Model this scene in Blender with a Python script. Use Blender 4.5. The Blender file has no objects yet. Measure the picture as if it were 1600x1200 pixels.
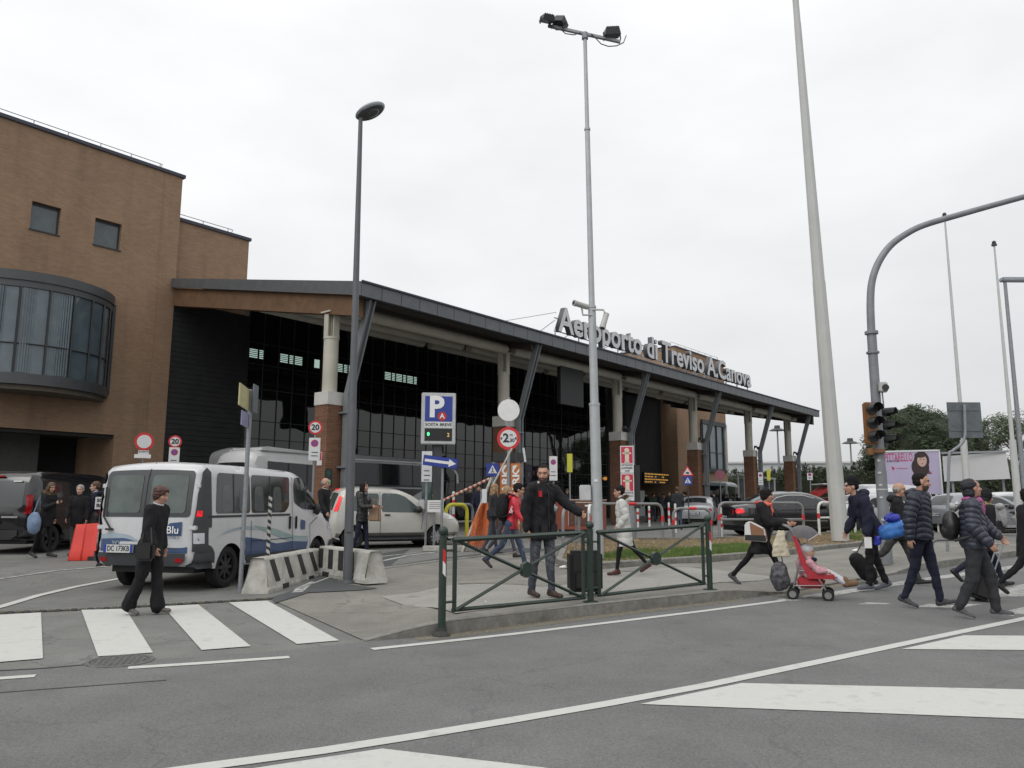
import bpy, bmesh, math, random
import numpy as np
from mathutils import Vector, Matrix, Euler, noise
from mathutils.geometry import delaunay_2d_cdt
R = math.radians
random.seed(7)
scene = bpy.context.scene
COL = scene.collection
# ---------------------------------------------------------------- camera
F, PITCH, ROLL, CZ = 1220.0, R(8.67), R(0.2), 1.38
cam_d = bpy.data.cameras.new('camera'); cam = bpy.data.objects.new('camera', cam_d); COL.objects.link(cam)
cam_d.sensor_width = 36; cam_d.lens = 36 * F / 1600; cam_d.clip_start = 0.1; cam_d.clip_end = 3000
cam.matrix_world = (Matrix.Translation((0, 0, CZ)) @ Matrix.Rotation(R(90) + PITCH, 4, 'X') @ Matrix.Rotation(ROLL, 4, 'Z'))
scene.camera = cam
# ---------------------------------------------------------------- overcast sky
SUN_EL, SUN_AZ = R(48), R(215)
world = bpy.data.worlds.new('World'); scene.world = world; world.use_nodes = True
nt = world.node_tree; nt.nodes.clear()
def N(t, **k):
    n = nt.nodes.new(t)
    for a, b in k.items(): setattr(n, a, b)
    return n
out = N('ShaderNodeOutputWorld'); bg1 = N('ShaderNodeBackground'); bg2 = N('ShaderNodeBackground'); add = N('ShaderNodeAddShader')
sky = N('ShaderNodeTexSky', sky_type='NISHITA', sun_disc=False, sun_elevation=SUN_EL, sun_rotation=SUN_AZ)
sky.dust_density = 4.0
hs = N('ShaderNodeHueSaturation'); hs.inputs['Saturation'].default_value = .15; nt.links.new(sky.outputs[0], hs.inputs['Color']); nt.links.new(hs.outputs[0], bg1.inputs[0]); bg1.inputs[1].default_value = 0.05
tc = N('ShaderNodeTexCoord'); sep = N('ShaderNodeSeparateXYZ'); nt.links.new(tc.outputs['Generated'], sep.inputs[0])
mp = N('ShaderNodeMapping'); mp.inputs['Scale'].default_value = (1, 1, 2.6); nt.links.new(tc.outputs['Generated'], mp.inputs[0])
nz = N('ShaderNodeTexNoise'); nz.inputs['Scale'].default_value = 2.6; nz.inputs['Detail'].default_value = 5; nz.inputs['Roughness'].default_value = .5
nt.links.new(mp.outputs[0], nz.inputs[0])
mr = N('ShaderNodeMapRange'); mr.inputs[1].default_value = .32; mr.inputs[2].default_value = .68; mr.inputs[3].default_value = .88; mr.inputs[4].default_value = 1.05
nt.links.new(nz.outputs[0], mr.inputs[0])
gr = N('ShaderNodeValToRGB'); gr.color_ramp.elements[0].position = 0.0; gr.color_ramp.elements[0].color = (.60, .605, .61, 1)
e = gr.color_ramp.elements.new(.10); e.color = (.69, .695, .705, 1)
e = gr.color_ramp.elements.new(.35); e.color = (.86, .87, .88, 1)
gr.color_ramp.elements[-1].position = 1.0; gr.color_ramp.elements[-1].color = (1.35, 1.35, 1.33, 1)
nt.links.new(sep.outputs[2], gr.inputs[0])
# a little brighter towards the left, where the hidden sun stands
mx = N('ShaderNodeMapRange'); mx.inputs[1].default_value = -.7; mx.inputs[2].default_value = .6; mx.inputs[3].default_value = 1.04; mx.inputs[4].default_value = .90
nt.links.new(sep.outputs[0], mx.inputs[0])
m1 = N('ShaderNodeMath', operation='MULTIPLY'); nt.links.new(mr.outputs[0], m1.inputs[0]); nt.links.new(mx.outputs[0], m1.inputs[1])
sc_ = N('ShaderNodeVectorMath', operation='SCALE'); nt.links.new(gr.outputs[0], sc_.inputs[0]); nt.links.new(m1.outputs[0], sc_.inputs['Scale'])
nt.links.new(sc_.outputs[0], bg2.inputs[0]); bg2.inputs[1].default_value = 0.93
nt.links.new(bg1.outputs[0], add.inputs[0]); nt.links.new(bg2.outputs[0], add.inputs[1]); nt.links.new(add.outputs[0], out.inputs[0])
sd = bpy.data.lights.new('sun', 'SUN'); sd.energy = 0.5; sd.angle = R(30); sd.color = (1, .98, .96)
sun = bpy.data.objects.new('sun', sd); COL.objects.link(sun)
sun.rotation_euler = Vector((-math.sin(SUN_AZ) * math.cos(SUN_EL), -math.cos(SUN_AZ) * math.cos(SUN_EL), -math.sin(SUN_EL))).to_track_quat('-Z', 'Y').to_euler()
vs = scene.view_settings; vs.view_transform = 'Standard'; vs.look = 'None'; vs.exposure = 0.0; vs.gamma = 1.0; vs.use_curve_mapping = False

# ---------------------------------------------------------------- where things stand
def ray(px, py):
    x, y = px - 800, -(py - 600); c, s = math.cos(ROLL), math.sin(ROLL); x, y = c * x - s * y, s * x + c * y
    cp, sp = math.cos(PITCH), math.sin(PITCH)
    return np.array([x / F, cp - sp * y / F, sp + cp * y / F])
def gz(X, Y): return min(max(Y - 12, 0) * .02, .30)
def flat(px, py):
    d = ray(px, py); z = 0.
    for i in range(60):
        p = d * ((z - CZ) / d[2]); z = .5 * z + .5 * gz(p[0], p[1])
    return (p[0], p[1])
KERB = [flat(571, 1003), flat(640, 997), flat(702, 991), flat(920, 963), flat(1100, 942), flat(1225, 928), flat(1335, 908), flat(1440, 892), flat(1600, 868)]
SIDE = KERB + [(30, 33), (31, 35.5)] + [flat(1600, 851), flat(1345, 858), flat(1100, 881), flat(900, 894), flat(850, 880), flat(800, 866), flat(760, 869), flat(690, 877), flat(585, 891), flat(500, 902), flat(425, 938)]
ISL = [flat(868, 884), flat(900, 893), flat(1000, 887), flat(1100, 880), flat(1220, 869), flat(1342, 856), (12.3, 25.2), (12.4, 26.3), flat(1330, 836), flat(1240, 842), flat(1100, 848), flat(930, 848), flat(880, 856)]
def inside(x, y, P):
    r = False; n = len(P)
    for i in range(n):
        x0, y0 = P[i]; x1, y1 = P[i - 1]
        if (y0 > y) != (y1 > y) and x < (x1 - x0) * (y - y0) / (y1 - y0) + x0: r = not r
    return r
def sstep(a, b, x):
    t = min(max((x - a) / (b - a), 0), 1); return t * t * (3 - 2 * t)
def pdist(x, y, P):
    b = 1e9
    for (x0, y0), (x1, y1) in zip(P[:-1], P[1:]):
        dx, dy = x1 - x0, y1 - y0; t = min(max(((x - x0) * dx + (y - y0) * dy) / (dx * dx + dy * dy), 0), 1)
        b = min(b, math.hypot(x - x0 - t * dx, y - y0 - t * dy))
    return b
def side_h(x, y):
    h = .125 * (sstep(-1.45, -.75, x) - .84 * sstep(3.1, 4.3, x) + .84 * sstep(7.0, 8.2, x))
    d = pdist(x, y, KERB)
    return .012 + h * (1 - sstep(2.2, 4.6, d))
def Hh(x, y):
    if inside(x, y, ISL): return gz(x, y) + .14
    if inside(x, y, SIDE): return gz(x, y) + side_h(x, y)
    return gz(x, y)
def G(px, py):
    """the point of the ground seen at this place of the photograph"""
    d = ray(px, py); z = 0.
    for i in range(80):
        p = d * ((z - CZ) / d[2]); z = .6 * z + .4 * Hh(p[0], p[1])
    return Vector((p[0], p[1], Hh(p[0], p[1])))
def D(px, Y, py=830):
    d = ray(px, py); X = d[0] / d[1] * Y
    return Vector((X, Y, Hh(X, Y)))
def hz(px, py, Y):
    """height above zero of what stands at distance Y and shows at py"""
    d = ray(px, py); return CZ + d[2] / d[1] * Y
def face(p, extra=0): return math.atan2(-p[0], p[1]) + R(extra)

# ---------------------------------------------------------------- tags
def tag(o, label=None, cat=None, group=None, kind=None):
    if label: o['label'] = label
    if cat: o['category'] = cat
    if group: o['group'] = group
    if kind: o['kind'] = kind
    return o
def thing(name, label, cat, loc=(0, 0, 0), rz=0, group=None):
    o = bpy.data.objects.new(name, None); COL.objects.link(o); o.location = loc; o.rotation_euler = (0, 0, rz); o.empty_display_size = .2
    return tag(o, label, cat, group)
def copy_tree(o, parent=None):
    c = o.copy(); COL.objects.link(c); c.parent = parent
    for ch in list(o.children): copy_tree(ch, c)
    return c

# ---------------------------------------------------------------- materials
def s2l(v): v /= 255.; return v / 12.92 if v <= .04045 else ((v + .055) / 1.055) ** 2.4
def C8(r, g, b): return (s2l(r), s2l(g), s2l(b))
_M = {}
def mat(name, col=(.5, .5, .5), rough=.6, metal=0., var=.12, scale=6., bump=0., bscale=60., spec=.5, emit=None, es=0., coat=0., det=6, dirt=None, dirt_amt=0., dscale=1.5, dth=(.45, .68)):
    if name in _M: return _M[name]
    m = bpy.data.materials.new(name); m.use_nodes = True; t = m.node_tree; b = t.nodes['Principled BSDF']; _M[name] = m
    b.inputs['Roughness'].default_value = rough; b.inputs['Metallic'].default_value = metal
    b.inputs['Specular IOR Level'].default_value = spec
    if coat: b.inputs['Coat Weight'].default_value = coat; b.inputs['Coat Roughness'].default_value = .06
    if emit: b.inputs['Emission Color'].default_value = (*emit, 1); b.inputs['Emission Strength'].default_value = es
    g = t.nodes.new('ShaderNodeNewGeometry'); P = g.outputs['Position']
    src = None
    if var > 0:
        n = t.nodes.new('ShaderNodeTexNoise'); n.inputs['Scale'].default_value = scale; n.inputs['Detail'].default_value = det; n.inputs['Roughness'].default_value = .62
        t.links.new(P, n.inputs[0])
        r = t.nodes.new('ShaderNodeMapRange'); r.inputs[1].default_value = .3; r.inputs[2].default_value = .7; r.inputs[3].default_value = 1 - var; r.inputs[4].default_value = 1 + var
        t.links.new(n.outputs[0], r.inputs[0])
        v = t.nodes.new('ShaderNodeVectorMath'); v.operation = 'SCALE'; v.inputs[0].default_value = col
        t.links.new(r.outputs[0], v.inputs['Scale']); src = v.outputs[0]
    if dirt:
        n2 = t.nodes.new('ShaderNodeTexNoise'); n2.inputs['Scale'].default_value = dscale; n2.inputs['Detail'].default_value = 8; n2.inputs['Roughness'].default_value = .7
        t.links.new(P, n2.inputs[0])
        r2 = t.nodes.new('ShaderNodeMapRange'); r2.inputs[1].default_value = dth[0]; r2.inputs[2].default_value = dth[1]; r2.inputs[4].default_value = dirt_amt
        t.links.new(n2.outputs[0], r2.inputs[0])
        mm = t.nodes.new('ShaderNodeMix'); mm.data_type = 'RGBA'; t.links.new(r2.outputs[0], mm.inputs['Factor'])
        if src: t.links.new(src, mm.inputs['A'])
        else: mm.inputs['A'].default_value = (*col, 1)
        mm.inputs['B'].default_value = (*dirt, 1); src = mm.outputs['Result']
    if src: t.links.new(src, b.inputs['Base Color'])
    else: b.inputs['Base Color'].default_value = (*col, 1)
    if bump > 0:
        n = t.nodes.new('ShaderNodeTexNoise'); n.inputs['Scale'].default_value = bscale; n.inputs['Detail'].default_value = 4
        t.links.new(P, n.inputs[0]); bp = t.nodes.new('ShaderNodeBump'); bp.inputs['Strength'].default_value = bump; bp.inputs['Distance'].default_value = .01
        t.links.new(n.outputs[0], bp.inputs['Height']); t.links.new(bp.outputs[0], b.inputs['Normal'])
    return m
def brick_mat(name, c1, c2, mortar, bw=.25, bh=.065, var=.2, dirt=.5):
    m = bpy.data.materials.new(name); m.use_nodes = True; t = m.node_tree; b = t.nodes['Principled BSDF']; b.inputs['Roughness'].default_value = .9; b.inputs['Specular IOR Level'].default_value = .25
    tcn = t.nodes.new('ShaderNodeTexCoord'); s = t.nodes.new('ShaderNodeSeparateXYZ'); t.links.new(tcn.outputs['Object'], s.inputs[0])
    a = t.nodes.new('ShaderNodeMath'); a.operation = 'ADD'; t.links.new(s.outputs[0], a.inputs[0]); t.links.new(s.outputs[1], a.inputs[1])
    c = t.nodes.new('ShaderNodeCombineXYZ'); t.links.new(a.outputs[0], c.inputs[0]); t.links.new(s.outputs[2], c.inputs[1])
    k = t.nodes.new('ShaderNodeTexBrick'); k.inputs['Scale'].default_value = 1; k.inputs['Brick Width'].default_value = bw; k.inputs['Row Height'].default_value = bh
    k.inputs['Mortar Size'].default_value = .007; k.inputs['Color1'].default_value = (*c1, 1); k.inputs['Color2'].default_value = (*c2, 1); k.inputs['Mortar'].default_value = (*mortar, 1); k.inputs['Mortar Smooth'].default_value = .3
    t.links.new(c.outputs[0], k.inputs[0])
    src = k.outputs[0]
    for sc, am in ((.35, var), (2.6, var * .6), (9., var * .5)):
        n = t.nodes.new('ShaderNodeTexNoise'); n.inputs['Scale'].default_value = sc; n.inputs['Detail'].default_value = 5; t.links.new(tcn.outputs['Object'], n.inputs[0])
        r = t.nodes.new('ShaderNodeMapRange'); r.inputs[1].default_value = .3; r.inputs[2].default_value = .7; r.inputs[3].default_value = 1 - am; r.inputs[4].default_value = 1 + am; t.links.new(n.outputs[0], r.inputs[0])
        v = t.nodes.new('ShaderNodeVectorMath'); v.operation = 'SCALE'; t.links.new(src, v.inputs[0]); t.links.new(r.outputs[0], v.inputs['Scale']); src = v.outputs[0]
    # rain streaks running down from the coping
    mpn = t.nodes.new('ShaderNodeMapping'); mpn.inputs['Scale'].default_value = (1.1, 1.1, .12); t.links.new(tcn.outputs['Object'], mpn.inputs[0])
    n = t.nodes.new('ShaderNodeTexNoise'); n.inputs['Scale'].default_value = 1.6; n.inputs['Detail'].default_value = 6; t.links.new(mpn.outputs[0], n.inputs[0])
    r = t.nodes.new('ShaderNodeMapRange'); r.inputs[1].default_value = .5; r.inputs[2].default_value = .75; r.inputs[4].default_value = dirt; t.links.new(n.outputs[0], r.inputs[0])
    mm = t.nodes.new('ShaderNodeMix'); mm.data_type = 'RGBA'; mm.inputs['B'].default_value = (.09, .075, .055, 1); t.links.new(r.outputs[0], mm.inputs['Factor']); t.links.new(src, mm.inputs['A'])
    t.links.new(mm.outputs['Result'], b.inputs['Base Color']); return m
GLASS = mat('dark_glass', (.012, .016, .018), .04, var=0, spec=.6)
BUSGL = mat('bus_glass', (.014, .017, .02), .08, var=.3, scale=1.2, spec=.5)
BLACKP = mat('black_plastic', (.018, .018, .02), .5)
GREYP = mat('grey_plastic', (.045, .048, .052), .55, bump=.1)
RUB = mat('tyre_rubber', (.014, .014, .014), .85, bump=.2)
RIM = mat('alloy', (.38, .38, .39), .35, .6)
GALV = mat('galvanised_steel', (.24, .255, .27), .5, .25, var=.16, scale=14)
GALVL = mat('light_galvanised_steel', (.40, .42, .43), .5, .2, var=.1, scale=5)
LAMPG = mat('dark_grey_paint', (.10, .105, .115), .5, var=.1)
WHITE = mat('white_paint', (.72, .72, .71), .5, var=.06)
OFFW = mat('white_panel', (.62, .63, .64), .55, var=.05)
REDP = mat('red_paint', (.55, .025, .03), .5)
BLUEP = mat('blue_sign_paint', (.022, .045, .27), .45, var=.05)
BLKTXT = mat('black_lettering', (.02, .02, .025), .6, var=0)
WHTTXT = mat('white_lettering', (.75, .75, .75), .5, var=0)
LIGHTRED = mat('brake_lamp', (.6, .01, .02), .25, emit=(1, .01, .015), es=.5, var=0)
REDLENS = mat('red_lens', (.30, .008, .012), .15, var=0)
AMBER = mat('amber_lens', (.5, .2, .02), .2, var=0)
CLEARL = mat('clear_lens', (.55, .57, .6), .12, var=.1, spec=.8)

# ---------------------------------------------------------------- mesh builder
def basis(d):
    d = Vector(d).normalized(); u = Vector((0, 0, 1)) if abs(d.z) < .9 else Vector((1, 0, 0)); x = d.cross(u).normalized(); return x, x.cross(d).normalized(), d
class MB:
    def __init__(s): s.v = []; s.f = []; s.m = []; s.mi = 0
    def add(s, vs, fs):
        o = len(s.v); s.v += [tuple(v) for v in vs]; s.f += [tuple(i + o for i in f) for f in fs]; s.m += [s.mi] * len(fs); return s
    def box(s, x0, x1, y0, y1, z0, z1, M=None):
        v = [Vector((x, y, z)) for x in (x0, x1) for y in (y0, y1) for z in (z0, z1)]
        if M: v = [M @ p for p in v]
        return s.add(v, [(0, 1, 3, 2), (4, 6, 7, 5), (0, 4, 5, 1), (2, 3, 7, 6), (0, 2, 6, 4), (1, 5, 7, 3)])
    def cbox(s, c, sz, M=None):
        return s.box(c[0] - sz[0] / 2, c[0] + sz[0] / 2, c[1] - sz[1] / 2, c[1] + sz[1] / 2, c[2] - sz[2] / 2, c[2] + sz[2] / 2, M)
    def cyl(s, p0, p1, r0, r1=None, n=12, rnd=False):
        r1 = r0 if r1 is None else r1; p0, p1 = Vector(p0), Vector(p1); x, y, d = basis(p1 - p0)
        rings = [(p0, r0), (p1, r1)]
        if rnd: rings = [(p0 - d * r0 * .95, r0 * .3), (p0 - d * r0 * .7, r0 * .72), (p0, r0), (p1, r1), (p1 + d * r1 * .7, r1 * .72), (p1 + d * r1 * .95, r1 * .3)]
        vs = []; fs = []
        for c, r in rings: vs += [c + (x * math.cos(2 * math.pi * i / n) + y * math.sin(2 * math.pi * i / n)) * r for i in range(n)]
        for k in range(len(rings) - 1): fs += [(k * n + i, k * n + (i + 1) % n, (k + 1) * n + (i + 1) % n, (k + 1) * n + i) for i in range(n)]
        fs += [tuple(range(n - 1, -1, -1)), tuple((len(rings) - 1) * n + i for i in range(n))]
        return s.add(vs, fs)
    def tube(s, path, r, n=8, closed=False):
        path = [Vector(p) for p in path]; rr = r if isinstance(r, (list, tuple)) else [r] * len(path); vs = []; fs = []; L = len(path); px = None
        for i, p in enumerate(path):
            a = path[i - 1] if (i > 0 or closed) else p; b = path[(i + 1) % L] if (i < L - 1 or closed) else p
            d = (b - a).normalized()
            if px is None: x, y, _ = basis(d)
            else: x = (px - d * px.dot(d)).normalized(); y = x.cross(d)
            px = x; vs += [p + (x * math.cos(2 * math.pi * k / n) + y * math.sin(2 * math.pi * k / n)) * rr[i] for k in range(n)]
        for i in range(L if closed else L - 1):
            j = (i + 1) % L; fs += [(i * n + k, i * n + (k + 1) % n, j * n + (k + 1) % n, j * n + k) for k in range(n)]
        if not closed: fs += [tuple(range(n - 1, -1, -1)), tuple((L - 1) * n + k for k in range(n))]
        return s.add(vs, fs)
    def ell(s, c, r, n=12, m=8, M=None):
        r = (r, r, r) if not isinstance(r, (tuple, list)) else r; vs = []; fs = []
        for j in range(m + 1):
            a = math.pi * (j + .0) / m; sa = max(math.sin(a), .02)
            for i in range(n):
                b = 2 * math.pi * i / n; p = Vector((r[0] * sa * math.cos(b), r[1] * sa * math.sin(b), r[2] * math.cos(a)))
                vs.append((M.to_3x3() @ p if M else p) + Vector(c))
        for j in range(m): fs += [(j * n + i, (j + 1) * n + i, (j + 1) * n + (i + 1) % n, j * n + (i + 1) % n) for i in range(n)]
        fs += [tuple(range(n)), tuple(m * n + i for i in range(n - 1, -1, -1))]
        return s.add(vs, fs)
    def loft(s, rings, n=20):
        """rings: (centre, rx, ry[, power]) stacked ellipses, closed at the ends"""
        vs = []; fs = []
        for rg in rings:
            c, rx, ry = rg[:3]
            for i in range(n):
                a = 2 * math.pi * i / n; vs.append((c[0] + rx * math.cos(a), c[1] + ry * math.sin(a), c[2]))
        L = len(rings)
        for k in range(L - 1): fs += [(k * n + i, k * n + (i + 1) % n, (k + 1) * n + (i + 1) % n, (k + 1) * n + i) for i in range(n)]
        fs += [tuple(range(n - 1, -1, -1)), tuple((L - 1) * n + i for i in range(n))]
        return s.add(vs, fs)
    def lathe(s, prof, c, axis, n=24):
        x, y, d = basis(axis); c = Vector(c); vs = []; fs = []
        for r, z in prof: vs += [c + d * z + (x * math.cos(2 * math.pi * i / n) + y * math.sin(2 * math.pi * i / n)) * r for i in range(n)]
        for k in range(len(prof) - 1): fs += [(k * n + i, k * n + (i + 1) % n, (k + 1) * n + (i + 1) % n, (k + 1) * n + i) for i in range(n)]
        return s.add(vs, fs)
    def prism(s, pts, d):
        """closed prism: polygon of 3D points pushed along vector d"""
        n = len(pts); d = Vector(d); v = [Vector(p) for p in pts]; v2 = [p + d for p in v]
        return s.add(v + v2, [tuple(range(n - 1, -1, -1)), tuple(range(n, 2 * n))] + [(i, (i + 1) % n, n + (i + 1) % n, n + i) for i in range(n)])
    def disc(s, c, r, th, n=32, sx=1.):
        """upright disc, face towards local -y"""
        return s.prism([(c[0] + sx * r * math.cos(2 * math.pi * i / n), c[1], c[2] + r * math.sin(2 * math.pi * i / n)) for i in range(n)], (0, th, 0))
    def build(s, name, mats, parent=None, loc=None, rot=None, smooth=32, bevel=0, fix=True):
        me = bpy.data.meshes.new(name); me.from_pydata(s.v, [], s.f)
        ml = mats if isinstance(mats, (list, tuple)) else [mats]
        for m in ml: me.materials.append(m)
        me.polygons.foreach_set('material_index', s.m)
        if fix or bevel:
            bm = bmesh.new(); bm.from_mesh(me)
            if bevel:
                bmesh.ops.remove_doubles(bm, verts=bm.verts, dist=1e-5)
                ed = [e for e in bm.edges if len(e.link_faces) == 2 and e.calc_face_angle(0) > .5]
                bmesh.ops.bevel(bm, geom=ed, offset=bevel, segments=2, affect='EDGES', clamp_overlap=True)
            bmesh.ops.recalc_face_normals(bm, faces=bm.faces); bm.to_mesh(me); bm.free()
        if smooth:
            me.shade_smooth(); me.set_sharp_from_angle(angle=R(smooth))
        o = bpy.data.objects.new(name, me); COL.objects.link(o); o.parent = parent
        if loc is not None: o.location = loc
        if rot is not None: o.rotation_euler = rot
        return o
_txt = {}
def text_mesh(body, size, bold=0., depth=0.):
    c = bpy.data.curves.new('lettering', 'FONT'); c.body = body; c.size = size; c.align_x = 'CENTER'; c.align_y = 'CENTER'; c.offset = bold * size; c.extrude = depth; c.resolution_u = 3
    o = bpy.data.objects.new('lettering', c); COL.objects.link(o); bpy.context.view_layer.update()
    me = bpy.data.meshes.new_from_object(o.evaluated_get(bpy.context.evaluated_depsgraph_get())); bpy.data.objects.remove(o); bpy.data.curves.remove(c); return me
def text(body, size, m, parent, loc, rot=(R(90), 0, 0), bold=.015, depth=.0015, sx=1., name='lettering', fitw=None):
    me = text_mesh(body, size, bold, depth); me.name = name; me.materials.clear(); me.materials.append(m)
    if fitw:
        w = max(v.co.x for v in me.vertices) - min(v.co.x for v in me.vertices); sx = fitw / w
    o = bpy.data.objects.new(name, me); COL.objects.link(o); o.parent = parent; o.location = loc; o.rotation_euler = rot; o.scale = (sx, 1, 1); return o

# ---------------------------------------------------------------- ground sheets that follow the slope of the site
def cdt(poly, step, holes=()):
    P = [Vector(p) for p in poly]; xs = [p.x for p in P]; ys = [p.y for p in P]; n = len(P)
    pts = list(P); edges = [(i, (i + 1) % n) for i in range(n)]; tp = [tuple(p) for p in P]
    if step:
        nx = int((max(xs) - min(xs)) / step); ny = int((max(ys) - min(ys)) / step); cl = tp + [tp[0]]
        for i in range(1, nx + 1):
            for j in range(1, ny + 1):
                x = min(xs) + i * step + (.5 * step if j % 2 else 0); y = min(ys) + j * step
                if inside(x, y, tp) and pdist(x, y, cl) > step * .35: pts.append(Vector((x, y)))
    r = delaunay_2d_cdt(pts, edges, [], 0, 1e-6)
    fs = []
    for f in r[2]:
        c = sum((r[0][i] for i in f), Vector((0, 0))) / len(f)
        if inside(c.x, c.y, tp): fs.append(tuple(f))
    return [tuple(v) for v in r[0]], fs
def densify(P, step, closed=True):
    o = []; n = len(P)
    for i in range(n if closed else n - 1):
        a, b = Vector(P[i]), Vector(P[(i + 1) % n]); k = max(1, int((b - a).length / step))
        o += [tuple(a.lerp(b, j / k)) for j in range(k)]
    if not closed: o.append(tuple(P[-1]))
    return o
def sheet(name, poly, m, dz=.004, zf=gz, step=.6, dens=.5):
    v, f = cdt(densify(poly, dens), step); b = MB(); b.add([(x, y, zf(x, y) + dz) for x, y in v], f)
    o = b.build(name, m, smooth=40); o['kind'] = 'structure'
    if o.data.polygons and sum(p.normal.z for p in o.data.polygons) < 0: o.data.flip_normals()
    return o
def strip(pts, w, closed=False):
    """polygon round a centre line"""
    P = [Vector(p) for p in pts]; L = []; Rr = []
    for i, p in enumerate(P):
        d = (P[min(i + 1, len(P) - 1)] - P[max(i - 1, 0)]).normalized(); n = Vector((-d.y, d.x)) * w / 2; L.append(tuple(p + n)); Rr.append(tuple(p - n))
    return L + Rr[::-1]
# ================================================================ THE SETTING
def asphalt(name, col, speck=.35, patch=.12, sc=220., dark=(.05, .05, .05), da=.35):
    m = bpy.data.materials.new(name); m.use_nodes = True; t = m.node_tree; b = t.nodes['Principled BSDF']; b.inputs['Roughness'].default_value = .88; b.inputs['Specular IOR Level'].default_value = .3
    g = t.nodes.new('ShaderNodeNewGeometry'); P = g.outputs['Position']; src = None
    for s, a in ((sc, speck), (sc * .3, speck * .5), (.35, patch), (1.7, patch * .7)):
        n = t.nodes.new('ShaderNodeTexNoise'); n.inputs['Scale'].default_value = s; n.inputs['Detail'].default_value = 4; n.inputs['Roughness'].default_value = .65; t.links.new(P, n.inputs[0])
        r = t.nodes.new('ShaderNodeMapRange'); r.inputs[1].default_value = .3; r.inputs[2].default_value = .7; r.inputs[3].default_value = 1 - a; r.inputs[4].default_value = 1 + a; t.links.new(n.outputs[0], r.inputs[0])
        v = t.nodes.new('ShaderNodeVectorMath'); v.operation = 'SCALE'
        if src is None: v.inputs[0].default_value = col
        else: t.links.new(src, v.inputs[0])
        t.links.new(r.outputs[0], v.inputs['Scale']); src = v.outputs[0]
    # cracks and old seams
    vo = t.nodes.new('ShaderNodeTexVoronoi'); vo.feature = 'DISTANCE_TO_EDGE'; vo.inputs['Scale'].default_value = .45
    n = t.nodes.new('ShaderNodeTexNoise'); n.inputs['Scale'].default_value = 3; n.inputs['Detail'].default_value = 5; t.links.new(P, n.inputs[0])
    mxx = t.nodes.new('ShaderNodeVectorMath'); mxx.operation = 'ADD'; sc2 = t.nodes.new('ShaderNodeVectorMath'); sc2.operation = 'SCALE'; sc2.inputs['Scale'].default_value = .5
    t.links.new(n.outputs['Color'], sc2.inputs[0]); t.links.new(P, mxx.inputs[0]); t.links.new(sc2.outputs[0], mxx.inputs[1]); t.links.new(mxx.outputs[0], vo.inputs['Vector'])
    r = t.nodes.new('ShaderNodeMapRange'); r.inputs[1].default_value = .002; r.inputs[2].default_value = .008; r.inputs[3].default_value = da; r.inputs[4].default_value = 0; t.links.new(vo.outputs['Distance'], r.inputs[0])
    mm = t.nodes.new('ShaderNodeMix'); mm.data_type = 'RGBA'; mm.inputs['B'].default_value = (*dark, 1); t.links.new(r.outputs[0], mm.inputs['Factor']); t.links.new(src, mm.inputs['A'])
    # stains
    n = t.nodes.new('ShaderNodeTexNoise'); n.inputs['Scale'].default_value = .9; n.inputs['Detail'].default_value = 7; n.inputs['Roughness'].default_value = .7; t.links.new(P, n.inputs[0])
    r = t.nodes.new('ShaderNodeMapRange'); r.inputs[1].default_value = .54; r.inputs[2].default_value = .72; r.inputs[4].default_value = da * .7; t.links.new(n.outputs[0], r.inputs[0])
    m2 = t.nodes.new('ShaderNodeMix'); m2.data_type = 'RGBA'; m2.inputs['B'].default_value = (*dark, 1); t.links.new(r.outputs[0], m2.inputs['Factor']); t.links.new(mm.outputs['Result'], m2.inputs['A'])
    t.links.new(m2.outputs['Result'], b.inputs['Base Color'])
    n = t.nodes.new('ShaderNodeTexNoise'); n.inputs['Scale'].default_value = sc; t.links.new(P, n.inputs[0]); bp = t.nodes.new('ShaderNodeBump'); bp.inputs['Strength'].default_value = .35; bp.inputs['Distance'].default_value = .006
    t.links.new(n.outputs[0], bp.inputs['Height']); t.links.new(bp.outputs[0], b.inputs['Normal']); return m
ROADM = asphalt('road_asphalt', (.140, .142, .139), .38, .13, 150., da=.22)
APRON = asphalt('apron_asphalt', (.16, .16, .152), .3, .16, 120., dark=(.07, .07, .066), da=.5)
FRESH = asphalt('fresh_asphalt', (.075, .078, .08), .25, .1, 150., da=.1)
PAVE = asphalt('pavement_asphalt', (.20, .192, .172), .26, .18, 110., dark=(.10, .095, .085), da=.55)
PALEP = asphalt('pale_concrete_strip', (.27, .262, .24), .15, .12, 110., dark=(.14, .135, .12), da=.3)
KERBM = mat('kerb_concrete', (.215, .21, .19), .9, var=.25, scale=9, bump=.4, bscale=90, dirt=(.07, .07, .055), dirt_amt=.6)
MARK = mat('road_marking_paint', (.50, .50, .475), .75, var=.06, scale=5, bump=.15, dirt=(.22, .22, .215), dirt_amt=.5, dscale=5., dth=(.52, .70))
MARKW = mat('worn_marking_paint', (.40, .40, .38), .8, var=.12, scale=2, dirt=(.15, .15, .15), dirt_amt=.9, dscale=8., dth=(.48, .60))
DIRT = mat('gutter_dirt', (.15, .138, .11), .95, var=.35, scale=25, bump=.5, dirt=(.25, .2, .13), dirt_amt=.5, dscale=14)
b = MB(); ys = [-300, 0, 6, 12, 27, 60, 1500]; xs = [-1200, -60, 0, 60, 1200]
vsx = [(x, y, gz(x, y)) for y in ys for x in xs]; n = len(xs)
b.add(vsx, [(j * n + i, j * n + i + 1, (j + 1) * n + i + 1, (j + 1) * n + i) for j in range(len(ys) - 1) for i in range(n - 1)])
tag(b.build('ground', APRON, smooth=0, fix=False), kind='structure')
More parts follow.
